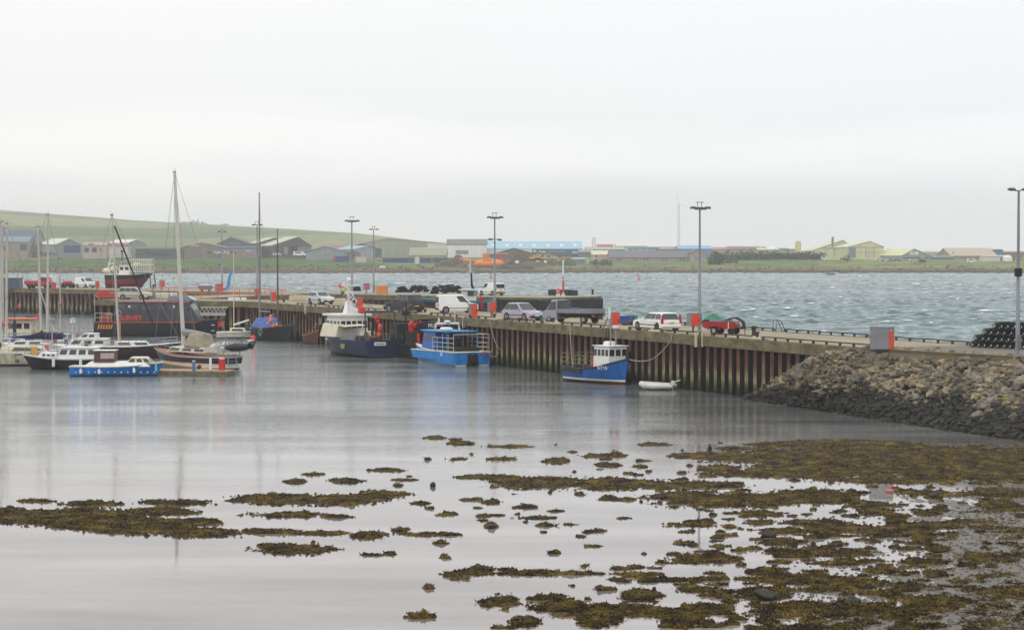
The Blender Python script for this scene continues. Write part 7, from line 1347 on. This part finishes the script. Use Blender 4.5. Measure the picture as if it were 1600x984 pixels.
# yacht behind with the navy sail cover
NVC = mat('navy_canvas', (28, 34, 62), .9, var=.1)
t, H = yacht('white yacht whose navy blue sail cover droops over its boom', 50, 556, R(184), 9.4, 3.0, [DK, NAVY, WHITE, WHITE], CRM, mtop=336, mx=-1.55, boom=(2.9, -3.6) if False else None, lean=-.1, fb=1.2)
Yb = t.location.y; zc = zt(527, Yb); mb = MB(); mb.tube([(-3.0, -.0, zc), (2.0, 0, zc-.1)], .06, 6); b_ = obj('boom', mb, SPAR, t); mb = MB(); mb.tube([(-3.15, 0, zc+.35), (-2.9, 0, zc+.1), (-1.9, 0, zc+.1), (-.9, 0, zc+.2), (.2, 0, zc+.05), (2.0, 0, zc)], [.3, .34, .42, .38, .2, .08], 8); mb.tube([(-.95, 0, zc+.4), (-1.0, 0, zc+.75)], [.25, .05], 6); obj('sail_cover', mb, NVC, b_, smooth=True)
mb = MB(); mb.box(-.2, .6, -.5, .5, 1.4, 1.75); mb.ball((1.8, .2, 1.6), .3, n=8, sq=(1.3, 1, .6)); obj('deck_bags', mb, paint(60, 76, 150), t)
t, H = yacht('white yacht with the tall pale mast second from the left edge', 22, 551, R(178), 8.0, 2.7, [DK, NAVY, WHITE, WHITE], WHITE, mtop=350, mx=.8, lean=-.12)
t, H = yacht('white yacht with the slightly leaning mast right of the navy sail cover', 70, 547, R(180), 8.4, 2.8, [DK, BLU, WHITE, WHITE], WHITE, mtop=355, mx=.35, lean=.32, spreaders=(.45, .72))
mb = MB(); mb.tube([(.6, -.4, zt(452, t.location.y)), (-.9, -.4, 2.2)], .07, 6); obj('lowered_pole', mb, SPAR, t)
t, H = yacht('smaller white yacht whose slim mast tops out below the far field', 96, 543, R(180), 6.8, 2.4, [DK, WHITE, WHITE, WHITE], WHITE, mtop=405, mx=.1, lean=0, r=.06)
mb = MB(); mb.tube([(-.2, 0, 5.6), (1.2, .3, 1.2)], .06, 6); obj('furled_jib', mb, paint(170, 100, 92), t)
t, H = yacht('white yacht cut by the left edge with a red covered sail', 2, 546, R(0), 7.4, 2.6, [DK, REDB, WHITE, WHITE], WHITE, mtop=347, mx=.2, lean=-.05)
mb = MB(); mb.tube([(-1.0, -.3, 2.7), (.9, -.3, 2.75)], [.3, .24], 8); obj('sail_cover', mb, paint(206, 34, 50), t, smooth=True); mb = MB(); mb.box(1.3, 1.6, -.3, .3, 1.2, 3.2, tx=.5); obj('dodger', mb, NVC, t)
# cabin cruiser with the orange roof
t = boat('cabin_cruiser', 'cream cabin cruiser with an orange red roof between yacht masts', 'boat', 36, 543, R(176)); H = Hull(t, 7.5, 2.8, 1.5, 1.2, 1.2, [DK, CRM, CRM, CRM], CRM, CRM, bw=.1)
house(t, -1.2, 1.5, 2.2, 1.1, 3.1, CRM, paint(216, 104, 66), win=(3, .5, .8), over=.5, rt=.14); mb = MB(); mb.tube([(1.0, -.3, 3.2), (1.0, -.3, 5.0)], .05); mb.box(.9, 1.2, -.4, -.1, 4.6, 5.0); mb.box(-1.2, -.4, -.3, .3, 3.35, 3.45); obj('roof_gear', mb, BLACK, t); mb = MB(); mb.prism([(-1.9, 3.2), (-1.3, 3.3), (-1.4, 3.7), (-1.7, 3.8)], -.5, -.45); mb.prism([(.5, 4.3), (.8, 4.4), (.6, 4.9)], -.5, -.45); obj('flag', mb, paint(206, 60, 84), t)
mb = MB(); mb.box(-2.9, -1.6, -.7, .7, 1.3, 1.9); mb.box(-3.4, -2.9, -.5, .5, 1.3, 1.7); obj('yellow_locker', mb, paint(214, 186, 70), t)
# black hulled motor yacht
t = boat('motor_yacht', 'black hulled motor yacht with white upperworks and anchor at its bow', 'boat', 102, 577, R(180)); BH = mat('gloss_black_hull', (26, 27, 34), .25, var=.05)
H = Hull(t, 7.6, 2.8, 1.35, 1.0, 1.05, [BLACK, BH, BH, WHITE], WHITE, WHITE, bw=.05, tw=.85, rake=.8, strake=.1)
c = house(t, -3.0, .6, 2.1, 1.0, 1.95, WHITE, WHITE, fr=.4, win=(4, .4, .85), over=.12); mb = MB(); mb.frustum((.6, 2.4, -.8, .8, 1.1), (.6, 2.1, -.65, .65, 1.55)); fc = obj('fore_cabin', mb, WHITE, t, bevel=.06)
for i in range(3): mb = MB(); mb.box(.8+i*.42, 1.05+i*.42, -.78, .78, 1.22, 1.4); obj('window', mb, GLASS, fc)
mb = MB(); mb.box(2.55, 3.0, -.4, .4, 1.3, 2.1, tx=.8); obj('yellow_bag', mb, paint(222, 160, 50), t, bevel=.08)
mb = MB(); mb.tube([(-.7, 0, 3.1), (-.7, 0, 4.4)], .05); mb.lathe([(.28, 4.4), (.3, 4.5), (.1, 4.6)], (-.7, 0, 0), 10); mb.tube([(1.2, -.2, 1.9), (1.2, -.2, zt(498, t.location.y))], .05); mb.lathe([(.06, 0), (.28, .35), (.3, .42)], (1.2, -.2, zt(500, t.location.y)-.3), 8); obj('mast', mb, paint(170, 172, 172), t)
stanch(t, H, .55, .98, .65, 6); fenders(t, H, (.28, .6), 1, WHITE, .14, .7); mb = MB(); mb.box(3.9, 4.5, -.15, .15, 1.25, 1.4); mb.tube([(4.4, 0, 1.3), (4.5, 0, .9), (4.1, .2, .8)], .05); mb.ball((4.1, 1.0, .85), .22, n=8); obj('anchor', mb, paint(90, 92, 96), t)
# white cabin boat behind, and maroon hulled ketch with the big mast
t = boat('motor_cruiser', 'white motor cruiser with radar behind the black motor yacht', 'boat', 128, 560, R(176)); H = Hull(t, 8.4, 2.8, 1.5, 1.2, 1.2, [DK, WHITE, WHITE, WHITE], WHITE, WHITE, bw=.05)
house(t, -2.6, 1.4, 2.2, 1.15, 1.95, WHITE, WHITE, fr=.9, win=(3, .4, .85)); house(t, -1.6, .2, 1.7, 2.0, 2.45, WHITE, WHITE, 'flybridge', fr=.6, win=(2, .3, .85)); mb = MB(); mb.tube([(.9, 0, 1.9), (.9, 0, 3.5)], .06); mb.lathe([(.1, 3.5), (.28, 3.55), (.28, 3.68), (.1, 3.76)], (.9, 0, 0), 12); obj('radar_mast', mb, WHITE, t)
MRH = paint(62, 40, 48, .4); t, H = yacht('maroon hulled ketch whose varnished mast foot stands behind the blue cruiser', 200, 560, R(14), 10.5, 3.1, [DK, MRH, MRH, MRH], CRM, mtop=337, mx=-.8, lean=-.7, spreaders=(.5, .75), r=.11, fb=1.35, cab=True)
Yb = t.location.y; h = zt(337, Yb)
mb = MB(); mb.tube([(-.8, 0, 1.0), (-.85, 0, 3.6)], .135, 8); obj('mast_foot', mb, mat('varnished_wood', (196, 140, 70), .4), t); mb = MB(); mb.tube([(-1.25, -.1, h-1.0), (2.9, -.05, 2.2)], .085, 6); obj('furled_jib', mb, BLACK, t); mb = MB(); mb.ball((2.6, 0, 1.7), .4, n=8, sq=(1.4, .8, .5), jit=.15); obj('purple_bag', mb, paint(70, 64, 130), t)
mb = MB(); mb.box(-1.65, -1.35, -.1, .1, h, h+.14); obj('masthead_box', mb, paint(120, 110, 100), t)
# the blue long cabin cruiser in front
BC2 = hp('cruiser_hull_paint', (22, 122, 204), (34, 104, 170)); t = boat('cabin_cruiser', 'long bright blue cabin cruiser with maroon wheelhouse moored at the pontoon', 'boat', 184, 587, R(1)); H = Hull(t, 7.9, 2.5, 1.15, .82, .85, [paint(24, 60, 110), BC2, BC2, WHITE], CRM, CRM, bw=.08, tw=.75, rake=.7, fine=2.3, boot=(.1, .2), strake=.06)
mb = MB(); mb.frustum((-2.8, 2.9, -.95, .95, .8), (-2.2, 2.3, -.7, .7, 1.25)); fc = obj('coachroof', mb, WHITE, t, bevel=.08)
c = house(t, -1.9, -.1, 1.7, 1.2, 2.15, paint(112, 42, 50), WHITE, fr=.05, over=.1); mb = MB(); mb.box(-1.3, -.15, -.89, -.84, 1.5, 1.98); obj('window', mb, paint(176, 170, 166, .2), c); mb = MB(); mb.box(-1.75, -1.5, -.89, -.85, 1.35, 2.0); obj('door', mb, GLASS, c)
c = house(t, .9, 3.1, 1.5, 1.1, 1.62, CRM, None, 'fore_cabin', fr=.6, rr_=.3, win=(3, .2, .75))
mb = MB(); [mb.box(-3.4+i*.55, -3.28+i*.55, -1.31, -1.25, .34, .42) for i in range(13)]; obj('rubbing_blocks', mb, WHITE, t); fenders(t, H, (.13, .33, .7), -1, WHITE, .12, .4)
mb = MB(); mb.tube([(3.3, -.5, 1.1), (3.35, -.7, .4)], .1); obj('rope_coil', mb, paint(90, 180, 180), t)
# the big yacht with dark blue sheer strake at the pontoon
ang = math.atan2(12, -8.2+.0); t = boat('yacht', 'large dark blue yacht with tan deck and grey sprayhood under the tallest mast', 'yacht', 301, 573, R(134)); Yb = t.location.y; BLD = paint(34, 42, 66, .35)
H = Hull(t, 12.2, 3.7, 1.55, 1.12, 1.2, [DK, WHITE, BLD, WHITE], TEAK, TEAK, bw=.06, tw=.6, rake=1.4, fine=2.0, strake=.14, boot=(.12, .5))
house(t, -3.2, 2.8, 1.9, 1.35, 1.85, CRM, None, 'coachroof', fr=.7, win=(3, .3, .75)); mx_ = 1.3; d_ = Vector((math.cos(R(134)), math.sin(R(134)))); 
xw = t.location.x+d_.x*mx_; yw = t.location.y+d_.y*mx_; h = zt(269, yw); sail_rig(t, H, mx_, h, 1.4, (2.9, 4.0), mat('grey_sail', (150, 150, 146), .9), spreaders=(.37, .68), r=.17)
mb = MB()
for i in range(7):
    a = math.pi*i/6
mb.frustum((-2.4, .1, -1.1, 1.1, 1.8), (-1.9, -.5, -.8, .8, 3.1)); obj('sprayhood', mb, mat('canvas_grey', (158, 150, 128), .9, var=.12), t, bevel=.2); mb = MB(); mb.tube([(-5.0, -1.1, 1.5), (-5.0, -1.0, 3.2), (-5.0, 1.0, 3.2), (-5.0, 1.1, 1.5)], .04, 5); mb.tube([(-3.4, -1.1, 1.5), (-3.4, -1.0, 3.0), (-3.4, 1.0, 3.0), (-3.4, 1.1, 1.5)], .04, 5); obj('bimini_frame', mb, GALV, t)
mb = MB(); mb.box(-5.4, -3.6, -1.2, 1.2, 1.5, 1.9, tx=.9); mb.ball((-5.0, .9, 2.1), .3, n=8, jit=.2); mb.ball((-5.3, .2, 2.2), .32, n=8, jit=.2); mb.ball((-4.4, .9, 2.0), .3, n=8, jit=.2); obj('cockpit_gear', mb, paint(200, 198, 190), t)
stanch(t, H, .05, .97, .65, 11); mb = MB()
for sd in (-1, 1): mb.tube([(-5.9, sd*.9, 1.3), (-6.4, sd*.9, 3.0)], .05, 5)
mb.box(-6.8, -6.1, -1.0, 1.0, 3.0, 3.04); obj('stern_gantry', mb, paint(150, 152, 156), t)
mb = MB(); mb.ball((-6.9, 0, 2.0), .6, n=12, sq=(.55, 2.5, .62)); mb.tube([(-6.9, -1.3, 2.1), (-6.9, -1.9, 2.5)], [.4, .1], 8); obj('dinghy', mb, BH, t, smooth=True); mb = MB(); mb.tube([(-6.85, -1.0, 2.45), (-6.85, -1.85, 2.62)], [.22, .06], 6); obj('dinghy_deck', mb, paint(196, 190, 190), t)
mb = MB(); mb.tube([(-6.1, .5, 1.4), (-6.3, .7, .4)], .05); mb.tube([(-6.1, -.3, 1.4), (-6.35, -.3, .3)], .05); [mb.tube([(-6.15-.04*k, -.3, 1.3-.28*k), (-6.15-.04*k, .6, 1.3-.28*k)], .03) for k in range(4)]; obj('stern_ladder', mb, GALV, t)
# dark strip of the dark green boat's boom etc. : the pontoon
t = thing('pontoon', 'floating tan pontoon with a grey brown edge in front of the yachts', 'pontoon', G(306, 585)); PT = mat('pontoon_planks', (176, 150, 124), .8, rgb2=(148, 126, 104), vs=2, stretch=(6, 1, 1))
def rect_between(mb, a, b_, w_, z0, z1):
    d = (b_-a).normalized(); n_ = Vector((-d.y, d.x, 0))*w_/2; mb.prism([((a+n_).x, (a+n_).y), ((b_+n_).x, (b_+n_).y), ((b_-n_).x, (b_-n_).y), ((a-n_).x, (a-n_).y)], z0, z1, axis='z')
o0 = t.location.copy(); a = G(361, 587)-o0; b_ = G(236, 585.5)-o0; c_ = G(262, 572)-o0
mb = MB(); rect_between(mb, a, b_, 2.2, .38, .48); rect_between(mb, G(340, 583)-o0, c_, 2.6, .384, .484); obj('deck', mb, PT, t); mb = MB(); rect_between(mb, a, b_, 2.3, -.15, .376); rect_between(mb, G(338, 583)-o0, c_, 2.7, -.15, .372); obj('float', mb, mat('pontoon_edge', (120, 112, 92), .8, rgb2=(74, 68, 52), vs=2), t)
mb = MB(); [mb.box(x, x+.3, -1.2, -1.12, .1, .3) for x in (0.2, 1.0, 2.0)]; obj('cleat_plate', mb, BLACK, t)
def pedestal(px, py, h, w_, col, lb, cat='pedestal', name='service_pedestal'):
    p = G(px, py, .48); t = thing(name, lb, cat, p, R(-15)); mb = MB(); mb.box(-w_/2, w_/2, -w_*.4, w_*.4, 0, h, tx=.95, ty=.95); obj('body', mb, col, t, bevel=.05); mb = MB(); mb.box(-w_*.4, w_*.4, -w_*.35, w_*.35, h, h+.06); obj('cap', mb, WHITE, t); return t
pedestal(303, 580, .85, .28, paint(84, 116, 160), 'blue grey service pedestal on the pontoon'); pedestal(329, 579, 1.0, .22, WHITE, 'slim white service pedestal on the pontoon'); pedestal(347, 578, .95, .5, REDB, 'stout red post box like cabinet on the pontoon end', 'cabinet', 'red_cabinet')
p = G(311, 577, .48); mb = MB(); mb.ball((0, 0, .22), .2, n=8, jit=.15); tag(obj('rope_bundle', mb, paint(70, 40, 40), loc=p), 'small dark red bundle beside the blue grey pedestal', 'bundle')
# gulls: small white birds on the pier
for i, (x, y, lb) in enumerate([(430, 396, 'gull')]): pass
# ------------------------------------------------------------------ haze
mb = MB(); mb.box(-2900, 2900, -450, 5900, -5, 125)
hz = obj('haze', mb, [])
m = bpy.data.materials.new('haze'); m.use_nodes = True; n, l = nodes(m); n.remove(n['Principled BSDF'])
v = n.new('ShaderNodeVolumePrincipled'); v.inputs['Color'].default_value = (1, 1, 1, 1); v.inputs['Density'].default_value = .0002; v.inputs['Anisotropy'].default_value = .0
l.new(v.outputs[0], n['Material Output'].inputs['Volume']); hz.data.materials.append(m); hz['kind'] = 'stuff'; hz['label'] = 'thin grey sea haze over the whole bay'
